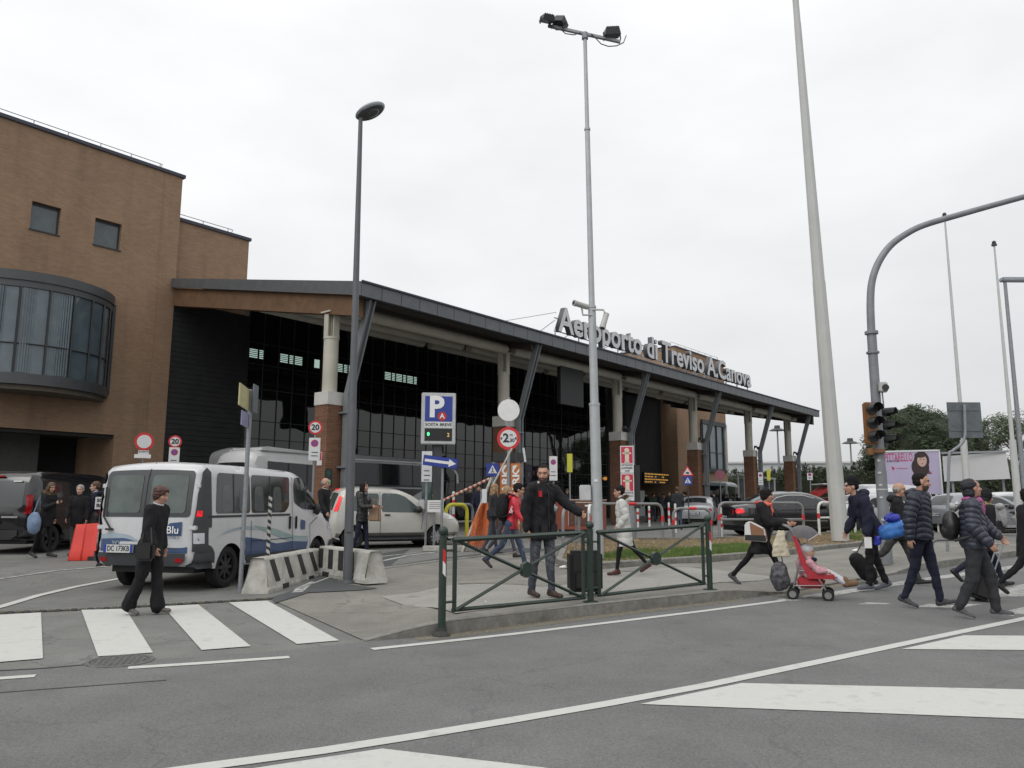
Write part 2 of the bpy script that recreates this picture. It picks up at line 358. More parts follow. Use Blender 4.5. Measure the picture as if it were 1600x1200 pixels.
# the main road, up to the kerb and to the mouth of the car park
ROADP = [(-60, -40), (-60, -8), (-20, 3.2), flat(0, 1047), flat(200, 1034), flat(460, 1016), flat(540, 1006)] + KERB + [(30, 33), (60, 57), (60, -40)]
sheet('road', ROADP, ROADM, .004, step=2.5, dens=2.5)
# raised pavement with its kerb
v, f = cdt(densify(SIDE, .35), .5); pb = MB(); pb.add([(x, y, gz(x, y) + side_h(x, y) - .003) for x, y in v], f)
o = pb.build('pavement', PAVE, smooth=40); o['kind'] = 'structure'
if sum(p.normal.z for p in o.data.polygons) < 0: o.data.flip_normals()
def kerb_mesh(name, line, hf, w=.12, m=KERBM, closed=False, base=gz):
    P = densify(line, .25, closed); n = len(P); kb = MB(); rows = []
    for i, p in enumerate(P):
        a = Vector(P[i - 1] if (i or closed) else P[i]); c = Vector(P[(i + 1) % n] if (i < n - 1 or closed) else P[i]); d = (c - a).normalized(); nn = Vector((-d.y, d.x)); p = Vector(p)
        q = p + nn * w; z0 = base(*p); zt = z0 + hf(*p) + .004
        rows.append([(p.x, p.y, z0 - .05), (p.x, p.y, zt - .02), (p.x + nn.x * .02, p.y + nn.y * .02, zt), (q.x, q.y, zt), (q.x, q.y, z0 - .05)])
    vs = [q for r_ in rows for q in r_]; fs = []
    for i in range(n if closed else n - 1):
        j = (i + 1) % n; fs += [(i * 5 + k, j * 5 + k, j * 5 + k + 1, i * 5 + k + 1) for k in range(4)]
    if not closed: fs += [(0, 1, 2, 3, 4), tuple(5 * (n - 1) + k for k in (4, 3, 2, 1, 0))]
    kb.add(vs, fs); return tag(kb.build(name, m, smooth=25), kind='structure')
kerb_mesh('kerb', KERB + [(30, 33)], lambda x, y: side_h(x, y))
# pale concrete strips and patches on the pavement
PS = lambda x, y: gz(x, y) + side_h(x, y)
sheet('pavement_strip', [flat(*p) for p in ((595, 934), (700, 920), (1110, 893), (1215, 905), (1090, 930), (930, 948), (712, 978), (672, 962))], PALEP, .004, PS, .45, .35)
sheet('pavement_patch', [flat(*p) for p in ((720, 905), (760, 897), (885, 912), (900, 925), (850, 932), (716, 920))], PAVE, .009, PS, .45, .35)
sheet('asphalt_patch', [flat(*p) for p in ((425, 935), (455, 925), (500, 900), (520, 905), (538, 914), (590, 921), (560, 924), (480, 928), (430, 944))], FRESH, .008, PS, .45, .3)
sheet('fresh_lane', [flat(*p) for p in ((610, 884), (690, 872), (760, 864), (800, 856), (860, 858), (870, 853), (960, 843), (1130, 843), (1330, 832), (1400, 826), (1330, 838), (1240, 844), (1100, 850), (930, 850), (880, 858), (800, 866), (690, 877), (590, 891), (560, 886), (590, 866), (640, 858))], FRESH, .006, gz, .8, .6)
kerb_mesh('kerb_edge', [flat(*p) for p in ((585, 892), (690, 878), (760, 870), (800, 866), (868, 886))], lambda x, y: .035, .10)
sheet('gutter_dirt', strip([Vector(p) + Vector((.07, -.09)) for p in KERB[1:7]], .2), DIRT, .007, gz, 0, .3)
# grass island
GRASSD = mat('dry_grass_soil', (.17, .115, .065), .95, var=.35, scale=7, bump=.6, dirt=(.075, .10, .03), dirt_amt=.9, dscale=1.1)
v, f = cdt(densify(ISL, .5), .6); gb = MB(); gb.add([(x, y, gz(x, y) + .12 + .05 * noise.noise(Vector((x, y, 0)) * .8)) for x, y in v], f)
o = gb.build('island_soil', GRASSD, smooth=60); o['kind'] = 'structure'
if sum(p.normal.z for p in o.data.polygons) < 0: o.data.flip_normals()
kerb_mesh('island_kerb', ISL, lambda x, y: .15, .14, closed=True)
# grass blades and fallen leaves
def blades(name, region, n, col, h, label, sd=1, w=.006, avoid=None):
    rnd = random.Random(sd); b = MB(); xs = [p[0] for p in region]; ys = [p[1] for p in region]; k = 0
    while k < n:
        x, y = rnd.uniform(min(xs), max(xs)), rnd.uniform(min(ys), max(ys))
        if not inside(x, y, region): continue
        if noise.noise(Vector((x, y * 1.5, 3.)) * 1.3) < -.05 and rnd.random() < .85: continue
        k += 1; a = rnd.uniform(0, 6.28); hh = h * rnd.uniform(.4, 1.2); z = gz(x, y) + .12; dx, dy = math.cos(a) * w, math.sin(a) * w; lx, ly = rnd.uniform(-.4, .4) * hh, rnd.uniform(-.4, .4) * hh
        b.add([(x - dx, y - dy, z), (x + dx, y + dy, z), (x + lx, y + ly, z + hh)], [(0, 1, 2)])
    return tag(b.build(name, mat(name + '_blades', col, .8, var=.4, scale=3), smooth=0, fix=False), label, 'grass', kind='stuff')
gi = [flat(*p) for p in ((915, 889), (1000, 884), (1100, 878), (1170, 872), (1230, 865), (1150, 858), (1050, 866), (960, 872), (905, 880))]
blades('grass', gi, 16000, (.10, .165, .035), .10, 'short green grass along the near kerb of the traffic island', 1)
blades('grass', [flat(*p) for p in ((1318, 848), (1342, 853), (1400, 848), (1400, 838), (1345, 835), (1322, 840))], 2500, (.07, .13, .025), .12, 'green tuft of grass at the foot of the tall tapered mast', 2)
blades('dry_grass', ISL, 8000, (.26, .19, .10), .06, 'dry brown grass covering the traffic island', 3)
def leaves(name, label, fpos, n, size, cols, sd=4):
    rnd = random.Random(sd); b = MB(); k = 0
    while k < n:
        p = fpos(rnd)
        if p is None: continue
        x, y, z = p; k += 1; a = rnd.uniform(0, 6.28); s = size * rnd.uniform(.5, 1.3); t = rnd.uniform(-.3, .3)
        c = Vector((x, y, z + .012)); u = Vector((math.cos(a), math.sin(a), t * .6)) * s; w = Vector((-math.sin(a), math.cos(a), t)) * s * .6
        b.mi = rnd.randrange(len(cols)); b.add([c - u, c + w, c + u, c - w], [(0, 1, 2, 3)])
    ms = [mat(name + '_colour_%d' % i, c, .8, var=.2) for i, c in enumerate(cols)]
    return tag(b.build(name, ms, smooth=0, fix=False), label, 'litter', kind='stuff')
def _isl(r):
    x, y = r.uniform(1, 13), r.uniform(15, 27)
    return (x, y, gz(x, y) + .14 + .03 * noise.noise(Vector((x, y, 0)) * .8)) if inside(x, y, ISL) else None
leaves('fallen_leaves', 'brown and yellow fallen leaves scattered on the traffic island', _isl, 1500, .035, [(.30, .20, .09), (.19, .12, .06), (.42, .35, .2)])
def _gut(r):
    i = r.choice((2, 3, 3, 4, 4)); t = r.random(); x = KERB[i][0] * (1 - t) + KERB[i + 1][0] * t; y = KERB[i][1] * (1 - t) + KERB[i + 1][1] * t; e = abs(r.gauss(0, .12)) + .02
    return (x + e * .62, y - e * .78, gz(x, y) + .01)
leaves('leaf_litter', 'small brown leaf litter lying in the gutter below the green railing', _gut, 420, .013, [(.24, .17, .09), (.13, .10, .06), (.32, .27, .17)], 5)
def _pav(r):
    p = G(r.uniform(430, 900), r.uniform(885, 960)); return (p.x, p.y, p.z + .004)
leaves('litter', 'white and grey bits of litter on the pavement between barrier and railing', _pav, 60, .016, [(.7, .7, .68), (.5, .5, .48), (.2, .18, .14)], 6)
# road markings
def marking(name, pts, m=MARK, dz=.009, zf=gz, dens=.4): return sheet(name, pts, m, dz, zf, 0, dens)
for q in (((-60, 965), (64, 958), (67, 1030), (-60, 1041)), ((127, 954), (196, 952), (239, 1021), (153, 1027)), ((254, 948), (310, 945.5), (392, 1011), (315, 1017)), ((357, 942), (418, 939.6), (530, 1002), (464, 1007.5))):
    marking('crossing_stripe', [flat(*p) for p in q])
marking('centre_line', strip([flat(*p) for p in ((250, 1210), (320, 1200), (500, 1175.6), (650, 1152), (800, 1127), (950, 1101), (1100, 1073), (1200, 1052), (1300, 1031), (1450, 999), (1600, 967.5), (1760, 936))], .125))
marking('edge_line', strip([flat(*p) for p in ((581, 1015.5), (690, 1004), (800, 992), (950, 974), (1100, 955.5), (1225, 939))], .11), dens=.3)
marking('edge_line', strip([flat(*p) for p in ((1225, 939), (1310, 927), (1420, 910), (1600, 884), (1760, 862))], .26), MARKW, dens=.3)
marking('edge_line', strip([flat(*p) for p in ((200, 1045), (325, 1037), (452, 1028))], .11), dens=.3)
marking('edge_line', strip([flat(*p) for p in ((-80, 1067), (55, 1057.5))], .11), dens=.3)
for q in (((1000, 1102), (1159, 1069), (1600, 1079), (1760, 1083), (1760, 1133), (1600, 1125)), ((1409, 1015.5), (1506, 994), (1600, 994.5), (1760, 995), (1760, 1018), (1600, 1017)), ((350, 1210), (597, 1172), (850, 1202), (1050, 1232), (1100, 1330), (300, 1330), (150, 1260))):
    marking('zebra_stripe', [flat(*p) for p in q])
for q in (((1340, 945), (1395, 934), (1436, 934), (1385, 945)), ((1430, 949), (1520, 930), (1640, 905), (1700, 912), (1600, 932), (1500, 951)), ((1555, 960), (1640, 940), (1680, 950), (1600, 961))):
    marking('zebra_stripe', [flat(*p) for p in q], MARKW)
LN = lambda ps, w=.11, m=MARKW: marking('lane_line', strip([flat(*p) for p in ps], w), m, dens=.6)
LN([(-60, 964), (0, 949), (60, 931), (120, 917), (190, 904)], .14, MARK); LN([(-60, 912), (0, 905), (90, 892), (165, 886)])
LN([(500, 897), (640, 868), (700, 861)]); LN([(560, 874), (650, 864)], .09); LN([(1060, 832), (1200, 829), (1330, 824), (1450, 822)], .12, MARK); LN([(930, 826), (1080, 812)], .1)
marking('lane_line', [flat(*p) for p in ((455, 929), (463, 921), (485, 911), (492, 911), (473, 927))], MARKW, .013, PS)
marking('lane_line', strip([flat(*p) for p in ((470, 921), (520, 902), (560, 896))], .05), MARKW, .013, PS)
# seam sealed with tar
TAR = mat('tar', (.04, .04, .042), .5, var=.2)
marking('tar_seam', strip([flat(*p) for p in ((-60, 1052), (60, 1046), (130, 1040))], .03), TAR, .008); marking('tar_seam', strip([flat(*p) for p in ((-60, 1088), (100, 1076), (260, 1064))], .018), TAR, .008)
# manhole cover
p = G(187, 1034); t = thing('manhole_cover', 'round iron manhole cover sunk in the road below the zebra crossing', 'manhole cover', (p.x, p.y, p.z + .004), .3); t.scale = (.62, .62, 1)
IRON = mat('cast_iron', (.125, .125, .12), .7, .3, var=.3, scale=20, bump=.4)
b = MB(); b.lathe([(.0, .006), (.37, .006), (.37, -.01)], (0, 0, 0), (0, 0, 1), 40)
for i in range(9):
    for j in range(9):
        if math.hypot(i - 4, j - 4) < 4.3: b.box(-.32 + i * .08 - .022, -.32 + i * .08 + .022, -.32 + j * .08 - .022, -.32 + j * .08 + .022, .004, .0105)
b.build('lid', IRON, t)
b = MB(); b.lathe([(.385, -.01), (.385, .008), (.45, .008), (.46, -.01)], (0, 0, 0), (0, 0, 1), 40); b.build('frame', IRON, t)
# black and yellow protector strip lying across the side road
pts = [flat(*p) for p in ((-40, 961), (0, 959), (100, 955), (200, 950), (300, 944), (420, 937))]; b = MB(); k = 0
for (x, y) in densify(pts, .085, False):
    b.mi = k % 2; b.cyl((x, y, .010), (x + .05, y + .006, .010), .021, .021, 8, True); k += 1
o = b.build('ground_chain', [mat('chain_black', (.03, .03, .03), .6), mat('chain_yellow', (.085, .075, .05), .7)]); tag(o, 'black and dull yellow chain lying across the side road above the zebra crossing', 'chain')
# ================================================================ THE TERMINAL   (local x along the front, y into the building)
PX, PY, BROT = -6.11, 26.0, R(51)
BRICK = brick_mat('facade_brick', (.315, .205, .134), (.268, .170, .108), (.26, .195, .14), var=.08, dirt=.28)
BRICKC = brick_mat('column_brick', (.20, .098, .058), (.15, .068, .04), (.19, .145, .11), var=.15, dirt=.3)
ZINC = mat('zinc_cladding', (.115, .125, .135), .45, .3, var=.12, scale=3)
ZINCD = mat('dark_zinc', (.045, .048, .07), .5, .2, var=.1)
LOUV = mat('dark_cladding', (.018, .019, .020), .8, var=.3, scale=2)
FRAMED = mat('window_frame_dark', (.03, .033, .036), .5)
INT = mat('dark_interior', (.02, .02, .021), .9, var=.4, scale=.6)
CURT = mat('curtain_glass', (.085, .115, .135), .06, var=.3, scale=1.1, spec=.8)
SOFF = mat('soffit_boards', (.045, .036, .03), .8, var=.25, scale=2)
BEAM = mat('brown_beam_cladding', (.135, .074, .036), .75, var=.3, scale=3, dirt=(.08, .05, .03), dirt_amt=.5)
CREAM = mat('cream_paint', (.47, .45, .38), .6, var=.07, dirt=(.2, .19, .15), dirt_amt=.3)
PLASTER = mat('white_plaster_cap', (.55, .54, .51), .8, var=.08, dirt=(.2, .2, .19), dirt_amt=.35, dscale=3)
def local(px_, py_, y_, z=True):
    d = ray(px_, py_); n = Vector((math.sin(BROT), -math.cos(BROT))); u = Vector((math.cos(BROT), math.sin(BROT)))
    P0 = Vector((PX, PY)) - n * y_; t = n.dot(P0) / n.dot(Vector((d[0], d[1]))); p = Vector((d[0], d[1])) * t
    return (p - P0).dot(u), CZ + d[2] * t
def wall(b, x0, x1, z0, z1, y, holes, dep=.25):
    """front skin at y with openings (x0,x1,z0,z1) and their reveals"""
    xs = sorted({x0, x1, *[h[0] for h in holes], *[h[1] for h in holes]}); zs = sorted({z0, z1, *[h[2] for h in holes], *[h[3] for h in holes]})
    for i in range(len(xs) - 1):
        for j in range(len(zs) - 1):
            cx, cz = (xs[i] + xs[i + 1]) / 2, (zs[j] + zs[j + 1]) / 2
            if any(h[0] < cx < h[1] and h[2] < cz < h[3] for h in holes): continue
            b.add([(xs[i], y, zs[j]), (xs[i + 1], y, zs[j]), (xs[i + 1], y, zs[j + 1]), (xs[i], y, zs[j + 1])], [(0, 1, 2, 3)])
    for a, c, e, f in holes:
        q = [(a, e), (c, e), (c, f), (a, f)]
        for k in range(4):
            (xa, za), (xb, zb) = q[k], q[(k + 1) % 4]; b.add([(xa, y, za), (xb, y, zb), (xb, y + dep, zb), (xa, y + dep, za)], [(0, 3, 2, 1)])
B0 = thing('terminal_building', 'long brown brick airport terminal with dark glass front behind the canopy', 'building', (PX, PY, 0), BROT)
YF = 10.6
W1 = (-5.95, -4.93, 11.5, 12.58); W2 = (-3.66, -2.62, 11.5, 12.6)
PORT = (-16.0, -2.25, -.3, 4.0)
b = MB(); wall(b, -22, -.2, -.3, 15.42, YF, [W1, W2], .22)   # upper and lower skin of the left block
b = MB(); wall(b, -22, -.2, -.3, 15.42, YF, [W1, W2, PORT], .22)
b.box(-22, -.2, YF + 18, YF + 18.2, 0, 15.4); b.add([(-.2, YF, -.3), (-.2, YF + 18, -.3), (-.2, YF + 18, 15.42), (-.2, YF, 15.42)], [(0, 1, 2, 3)])
b.add([(-22, YF, 15.3), (-.2, YF, 15.3), (-.2, YF + 18, 15.3), (-22, YF + 18, 15.3)], [(0, 1, 2, 3)])
# pilaster step and second, lower block
b.add([(-.2, YF + .3, -.3), (3.38, YF + .3, -.3), (3.38, YF + .3, 13.58), (-.2, YF + .3, 13.58)], [(0, 1, 2, 3)])
b.add([(3.38, YF + .3, 9), (3.38, YF + 12, 9), (3.38, YF + 12, 13.58), (3.38, YF + .3, 13.58)], [(0, 1, 2, 3)])
b.box(-1.02, -.98, YF - .015, YF, 4, 15.4)
b.build('brick_wall', BRICK, B0, smooth=0, fix=False)
b = MB()
b.box(-22.1, -.1, YF - .08, YF + 18, 15.42, 15.56); b.box(-.1, 3.46, YF + .22, YF + 12, 13.58, 13.72); b.build('coping', ZINCD, B0, smooth=0)
def rail(x0, x1, y, z, h=.42, st=1.25):
    b = MB(); b.tube([(x0, y, z + h), (x1, y, z + h)], .016, 6); x = x0
    b.tube([(x1, y, z + h), (x1 - .15, y, z)], .014, 6)
    while x < x1: b.tube([(x, y, z), (x, y, z + h)], .016, 6); x += st
    b.build('roof_rail', GALV, B0)
rail(-21, -.9, YF + .5, 15.55, .40); rail(.0, 2.75, YF + .7, 13.7, .34)
for (a, c, e, f) in (W1, W2):
    b = MB(); w = .06
    b.box(a, c, YF + .16, YF + .21, e, e + w); b.box(a, c, YF + .16, YF + .21, f - w - .05, f); b.box(a, a + w, YF + .16, YF + .21, e + w, f - w - .05); b.box(c - w, c, YF + .16, YF + .21, e + w, f - w - .05)
    b.box(a - .03, c + .03, YF - .04, YF + .15, e - .05, e - .002)
    o = b.build('window', FRAMED, B0); g = MB(); g.box(a + w, c - w, YF + .18, YF + .2, e + w, f - w - .05); g.build('pane', mat('grey_window_glass', (.07, .09, .10), .1, var=.25, scale=2, spec=.7), o)
# bow window
BX0, BX1, BP = -8.0, -2.75, 1.62
def bow(x, off=0): t = (x - BX0) / (BX1 - BX0); return YF - (BP + off) * (1 - (2 * t - 1) ** 2) ** .75 if 0 < t < 1 else YF
def bband(b, z0, z1, off, n=44, inner=.25):
    xs = [BX0 - off + (BX1 - BX0 + 2 * off) * (.5 - .5 * math.cos(math.pi * i / n)) for i in range(n + 1)]
    f = [((x), bow((x - (BX0 + BX1) / 2) * (BX1 - BX0) / (BX1 - BX0 + 2 * off) + (BX0 + BX1) / 2, off)) for x in xs]
    vs = [(x, y, z) for z in (z0, z1) for x, y in f] + [(x, YF + .02, z) for z in (z0, z1) for x, y in f]; m = n + 1
    fs = [(i, i + 1, m + i + 1, m + i) for i in range(n)] + [(m + i, m + i + 1, 3 * m + i + 1, 3 * m + i) for i in range(n)] + [(2 * m + i, 2 * m + i + 1, i + 1, i) for i in range(n)]
    b.add(vs, fs)
W = thing('bow_window', None, None, (0, 0, 0)); W.parent = B0
b = MB(); bband(b, 9.12, 9.46, .10); bband(b, 8.88, 9.118, .05); b.build('frame', mat('bow_frame_zinc', (.065, .070, .074), .45, .2, var=.1, scale=3), W, smooth=25); b = MB(); bband(b, 5.42, 5.80, .10); b.build('sill_band', mat('bow_frame_zinc'), W, smooth=25)
b = MB(); bband(b, 5.802, 8.878, -.02); b.build('pane', CURT, W, smooth=25)
b = MB(); bband(b, 5.24, 5.418, -.04); b.build('underside', mat('bow_underside', (.10, .085, .065), .8), W, smooth=25)
b = MB()
for x in [-2.98, -3.42, -4.0, -4.75, -5.6, -6.5, -7.25, -7.8]:
    y = bow(x, .0); b.box(x - .028, x + .028, y - .06, y + .03, 5.802, 8.878)
xs = [BX0 + (BX1 - BX0) * (.5 - .5 * math.cos(math.pi * i / 40)) for i in range(41)]; b.tube([(x, bow(x, .02), 6.86) for x in xs], .028, 6); b.build('mullion', FRAMED, W)
b = MB(); b.box(-2.74, -2.62, YF - .10, YF - .002, 5.55, 9.2); b.build('side_panel', FRAMED, W)
for x in (-5.18, -6.05, -6.88):
    c_ = MB(); w_ = .37
    for k in range(9): xx_ = x - w_ + k * w_ * 2 / 9; c_.box(xx_, xx_ + w_ * .15, bow(x, -.02) - .012, bow(x, -.02) - .004, 5.83, 8.85)
    c_.build('curtain', mat('pale_curtain', (.115, .148, .17), .2, var=.25, scale=2), W, smooth=0)
# portico
b = MB(); b.mi = 0; b.box(-16, -4.02, YF + 2.5, YF + 2.7, -.3, 4.3); b.mi = 1; b.box(-4.0, -2.0, YF + 3.4, YF + 3.6, -.3, 4.3)
b.mi = 2; b.box(-16, -2.26, YF + .24, YF + 3.4, 4.0, 4.1); b.mi = 3; b.box(-2.25, -2.05, YF + .23, YF + 3.4, -.3, 3.998); b.mi = 1; b.box(-16, -2.26, YF + .1, YF + .22, 3.86, 3.998)
b.box(-5.52, -5.46, YF + 2.44, YF + 2.498, -.3, 4); b.build('portico', [mat('grey_cladding', (.10, .105, .10), .7, var=.15), INT, SOFF, BRICK], B0, smooth=0)
# dark cladding and the big glass front
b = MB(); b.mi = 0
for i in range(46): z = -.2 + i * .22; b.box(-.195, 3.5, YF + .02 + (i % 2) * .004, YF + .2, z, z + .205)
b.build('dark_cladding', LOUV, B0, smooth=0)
GX0, GX1 = 3.52, 34.45; GY = YF + .12
b = MB(); b.add([(GX0, GY, -.3), (GX1, GY, -.3), (GX1, GY, 10.6), (GX0, GY, 10.6)], [(0, 1, 2, 3)])
gm = bpy.data.materials.new('facade_glass'); gm.use_nodes = True; gt = gm.node_tree; gb_ = gt.nodes['Principled BSDF']; gb_.inputs['Base Color'].default_value = (.007, .008, .008, 1); gb_.inputs['Roughness'].default_value = .02; gb_.inputs['Specular IOR Level'].default_value = .75
nn = gt.nodes.new('ShaderNodeTexNoise'); nn.inputs['Scale'].default_value = .9; nn.inputs['Detail'].default_value = 1; g_ = gt.nodes.new('ShaderNodeNewGeometry'); gt.links.new(g_.outputs['Position'], nn.inputs[0])
bp = gt.nodes.new('ShaderNodeBump'); bp.inputs['Strength'].default_value = .25; bp.inputs['Distance'].default_value = .03; gt.links.new(nn.outputs[0], bp.inputs['Height']); gt.links.new(bp.outputs[0], gb_.inputs['Normal'])
b.build('glass_front', gm, B0, smooth=0, fix=False)
b = MB(); x = GX0; k = 0
while x < GX1 + .1:
    w = .034 if k % 5 else .075; b.box(x - w / 2, x + w / 2, GY - .035, GY - .003, -.3, 10.6); x += .832; k += 1
for z in (1.0, 1.85, 2.65, 3.45, 4.27, 5.1, 6.6, 7.75, 8.75): b.box(GX0, GX1, GY - .03, GY - .004, z - .018, z + .018)
b.build('mullion', FRAMED, B0, smooth=0)
# daylight seen through the hall in the far clerestory, behind roof grilles
EM = mat('lit_clerestory', (.4, .5, .47), .5, emit=(.50, .68, .60), es=.62, var=.0)
for i in range(13):
    cl = MB()
    x0 = GX0 + .06 + i * .832
    if i in (1, 8, 9): continue
    full = i in (4, 5)
    for j, (s0, s1) in enumerate(((.0, .45), (.52, .76))):
        if i in (3, 7) and j: continue
        if full:
            if j == 0: cl.box(x0 + .1 + (.25 if i == 4 else 0), x0 + .56 + (.1 if i == 4 else 0), GY - .012, GY - .006, 8.03, 8.45)
        else:
            for q in range(5): cl.box(x0 + s0 + .03, x0 + s1, GY - .012, GY - .006, 8.03 + q * .088, 8.03 + q * .088 + .05)
    cl.build('clerestory_light', EM, B0, smooth=0)

# dark entrance bay, departures board, interior light
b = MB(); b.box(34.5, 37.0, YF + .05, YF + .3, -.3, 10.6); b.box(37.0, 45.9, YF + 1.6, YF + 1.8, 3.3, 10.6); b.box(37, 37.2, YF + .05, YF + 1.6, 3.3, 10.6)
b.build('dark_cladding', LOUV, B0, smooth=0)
b = MB(); b.box(36.9, 46.0, YF + 5, YF + 5.2, -.3, 3.4); b.box(36.9, 46.0, YF + 1.6, YF + 5, 3.2, 3.298); b.build('entrance_hall', INT, B0, smooth=0)
b = MB(); b.box(40.2, 45.2, YF + 3.0, YF + 3.05, .3, 2.5); b.build('hall_screen', mat('lit_hall_glass', (.12, .13, .13), .4, emit=(.7, .75, .75), es=.10, var=.3, scale=1.), B0, smooth=0)
bd = MB(); bd.box(40.9, 45.3, YF + .6, YF + .8, 3.0, 3.95); bd = bd.build('departure_board', mat('board_black', (.015, .015, .015), .5), B0)
led = MB(); rnd = random.Random(5)
for r_ in range(4):
    x = 41.0
    while x < 45.0:
        w = rnd.uniform(.15, .5)
        if rnd.random() < .85 or r_ == 0: led.box(x, min(x + w, 45.2), YF + .585, YF + .597, 3.78 - r_ * .22, 3.87 - r_ * .22)
        x += w + .09
led.build('board_rows', mat('amber_led', (.5, .25, .03), .5, emit=(.85, .42, .06), es=.45, var=.3, scale=8), bd, smooth=0)
# right block with its bay window
XR0, XR1, ZR = 45.85, 56.15, 15.2
b = MB(); wall(b, XR0, XR1, -.3, ZR, YF, [(50.4, 55.6, 4.6, 8.75), (50.2, 55.7, -.3, 3.3)], .6)
b.add([(XR0, YF, -.3), (XR0, YF + 26, -.3), (XR0, YF + 26, ZR), (XR0, YF, ZR)], [(0, 1, 2, 3)]); b.add([(XR1, YF, -.3), (XR1, YF + 26, -.3), (XR1, YF + 26, ZR), (XR1, YF, ZR)], [(0, 1, 2, 3)])
b.box(51.0, 55.6, YF + 1.5, YF + 1.7, -.3, 3.3)
b.build('brick_wall', BRICK, B0, smooth=0, fix=False)
b = MB(); b.box(XR0 - .05, XR1 + .05, YF - .06, YF + 26, ZR, ZR + .12); b.build('coping', ZINCD, B0, smooth=0); rail(XR0 + .2, XR1 - .2, YF + .5, ZR + .1, .45, 1.4)
b = MB(); b.box(50.45, 55.55, YF - .25, YF + .3, 4.3, 4.6); b.box(50.45, 55.55, YF - .25, YF + .3, 8.7, 9.1)
for x in (50.5, 51.9, 53.5, 55.0): b.box(x, x + .09, YF - .22, YF - .12, 4.602, 8.698)
b.box(50.6, 55.0, YF - .2, YF - .14, 6.1, 6.16); o = b.build('bay_window', FRAMED, B0); g = MB(); g.box(50.5, 55.5, YF - .11, YF - .05, 4.602, 8.698); g.build('pane', CURT, o); g = MB(); g.box(55.56, 55.68, YF - .3, YF - .01, 4.4, 9.0); g.build('side_panel', PLASTER, o)
# hall roof that links the blocks, behind the canopy
b = MB(); b.add([(3.4, YF + .5, 10.7), (45.8, YF + .5, 10.7), (45.8, YF + 25, 10.7), (3.4, YF + 25, 10.7)], [(0, 1, 2, 3)]); b.build('hall_roof', ZINCD, B0, smooth=0, fix=False)
# brick strip between the dark bay and the right block
# ---------------------------------------------------------------- the canopy
K0 = thing('entrance_canopy', 'deep sloping canopy on brick and cream columns along the terminal front', 'canopy', (PX, PY, 0), BROT)
CX0, CX1, CF, CB = .3, 45.1, -1.8, 10.55
ZF, ZB = 8.45, 10.8
zt = lambda y: ZF + (ZB - ZF) * (y - CF) / (CB - CF)
CXL = -.35
b = MB(); b.prism([(CXL, CF, zt(CF)), (CXL, CB, zt(CB)), (CXL, CB, zt(CB) - .12), (CXL, CF, zt(CF) - .12)], (CX1 - CXL, 0, 0)); b.build('roof_sheet', ZINC, K0, smooth=0)
b = MB(); n = 52
for i in range(n):
    x0 = CXL + (CX1 - CXL) * i / n; x1 = CXL + (CX1 - CXL) * (i + 1) / n
    b.box(x0 + .012, x1 - .012, CF - .06, CF - .002, ZF - .44, ZF + .03)
b.box(CXL, CX1, CF - .03, CF + .2, ZF - .42, ZF - .122); b.build('fascia', ZINC, K0, smooth=0)
b = MB(); b.box(CXL - .02, CX1 + .02, CF - .12, CF - .062, ZF + .01, ZF + .07); b.build('fascia_trim', ZINCD, K0, smooth=0)
b = MB(); b.prism([(CXL - .05, CF - .06, zt(CF) + .03), (CXL - .05, CB, zt(CB) + .03), (CXL - .05, CB, zt(CB) - .36), (CXL - .05, CF - .06, zt(CF) - .44)], (.048, 0, 0)); b.build('side_trim', ZINC, K0, smooth=0)
b = MB(); b.prism([(CXL + .1, CF + .35, zt(CF + .35) - .38), (CXL + .1, CB, zt(CB) - .38), (CXL + .1, CB, 9.66), (CXL + .1, CF + .35, 7.42)], (.35, 0, 0)); b.build('edge_beam', BEAM, K0, smooth=0)
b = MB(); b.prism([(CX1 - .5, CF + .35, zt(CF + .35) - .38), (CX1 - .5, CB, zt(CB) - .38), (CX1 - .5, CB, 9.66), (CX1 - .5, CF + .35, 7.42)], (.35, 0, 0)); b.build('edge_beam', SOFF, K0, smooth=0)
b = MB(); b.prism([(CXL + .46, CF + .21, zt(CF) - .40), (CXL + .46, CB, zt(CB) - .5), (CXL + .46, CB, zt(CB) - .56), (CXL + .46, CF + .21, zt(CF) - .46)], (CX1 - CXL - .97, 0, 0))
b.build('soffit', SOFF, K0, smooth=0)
CXS = [0, 9.2, 18.5, 27.25, 35.75, 43.35]
for i in range(6):
    xa = CXS[i] + .35; xb = (CXS[i + 1] - .15) if i < 5 else CX1 - .6
    for y, z, r_ in ((-.15, 7.92, .21), (2.4, 8.38, .20), (4.9, 8.82, .2)):
        b = MB(); b.cyl((xa, y, z), (xb, y, z), r_, r_, 16); b.build('roof_tube', CREAM, K0)
    if i:
        b = MB(); b.prism([(CXS[i] - .1, CF + .3, 8.02), (CXS[i] - .1, CB, 10.2), (CXS[i] - .1, CB, 9.85), (CXS[i] - .1, CF + .3, 7.75)], (.2, 0, 0)); b.build('cross_beam', SOFF, K0, smooth=0)
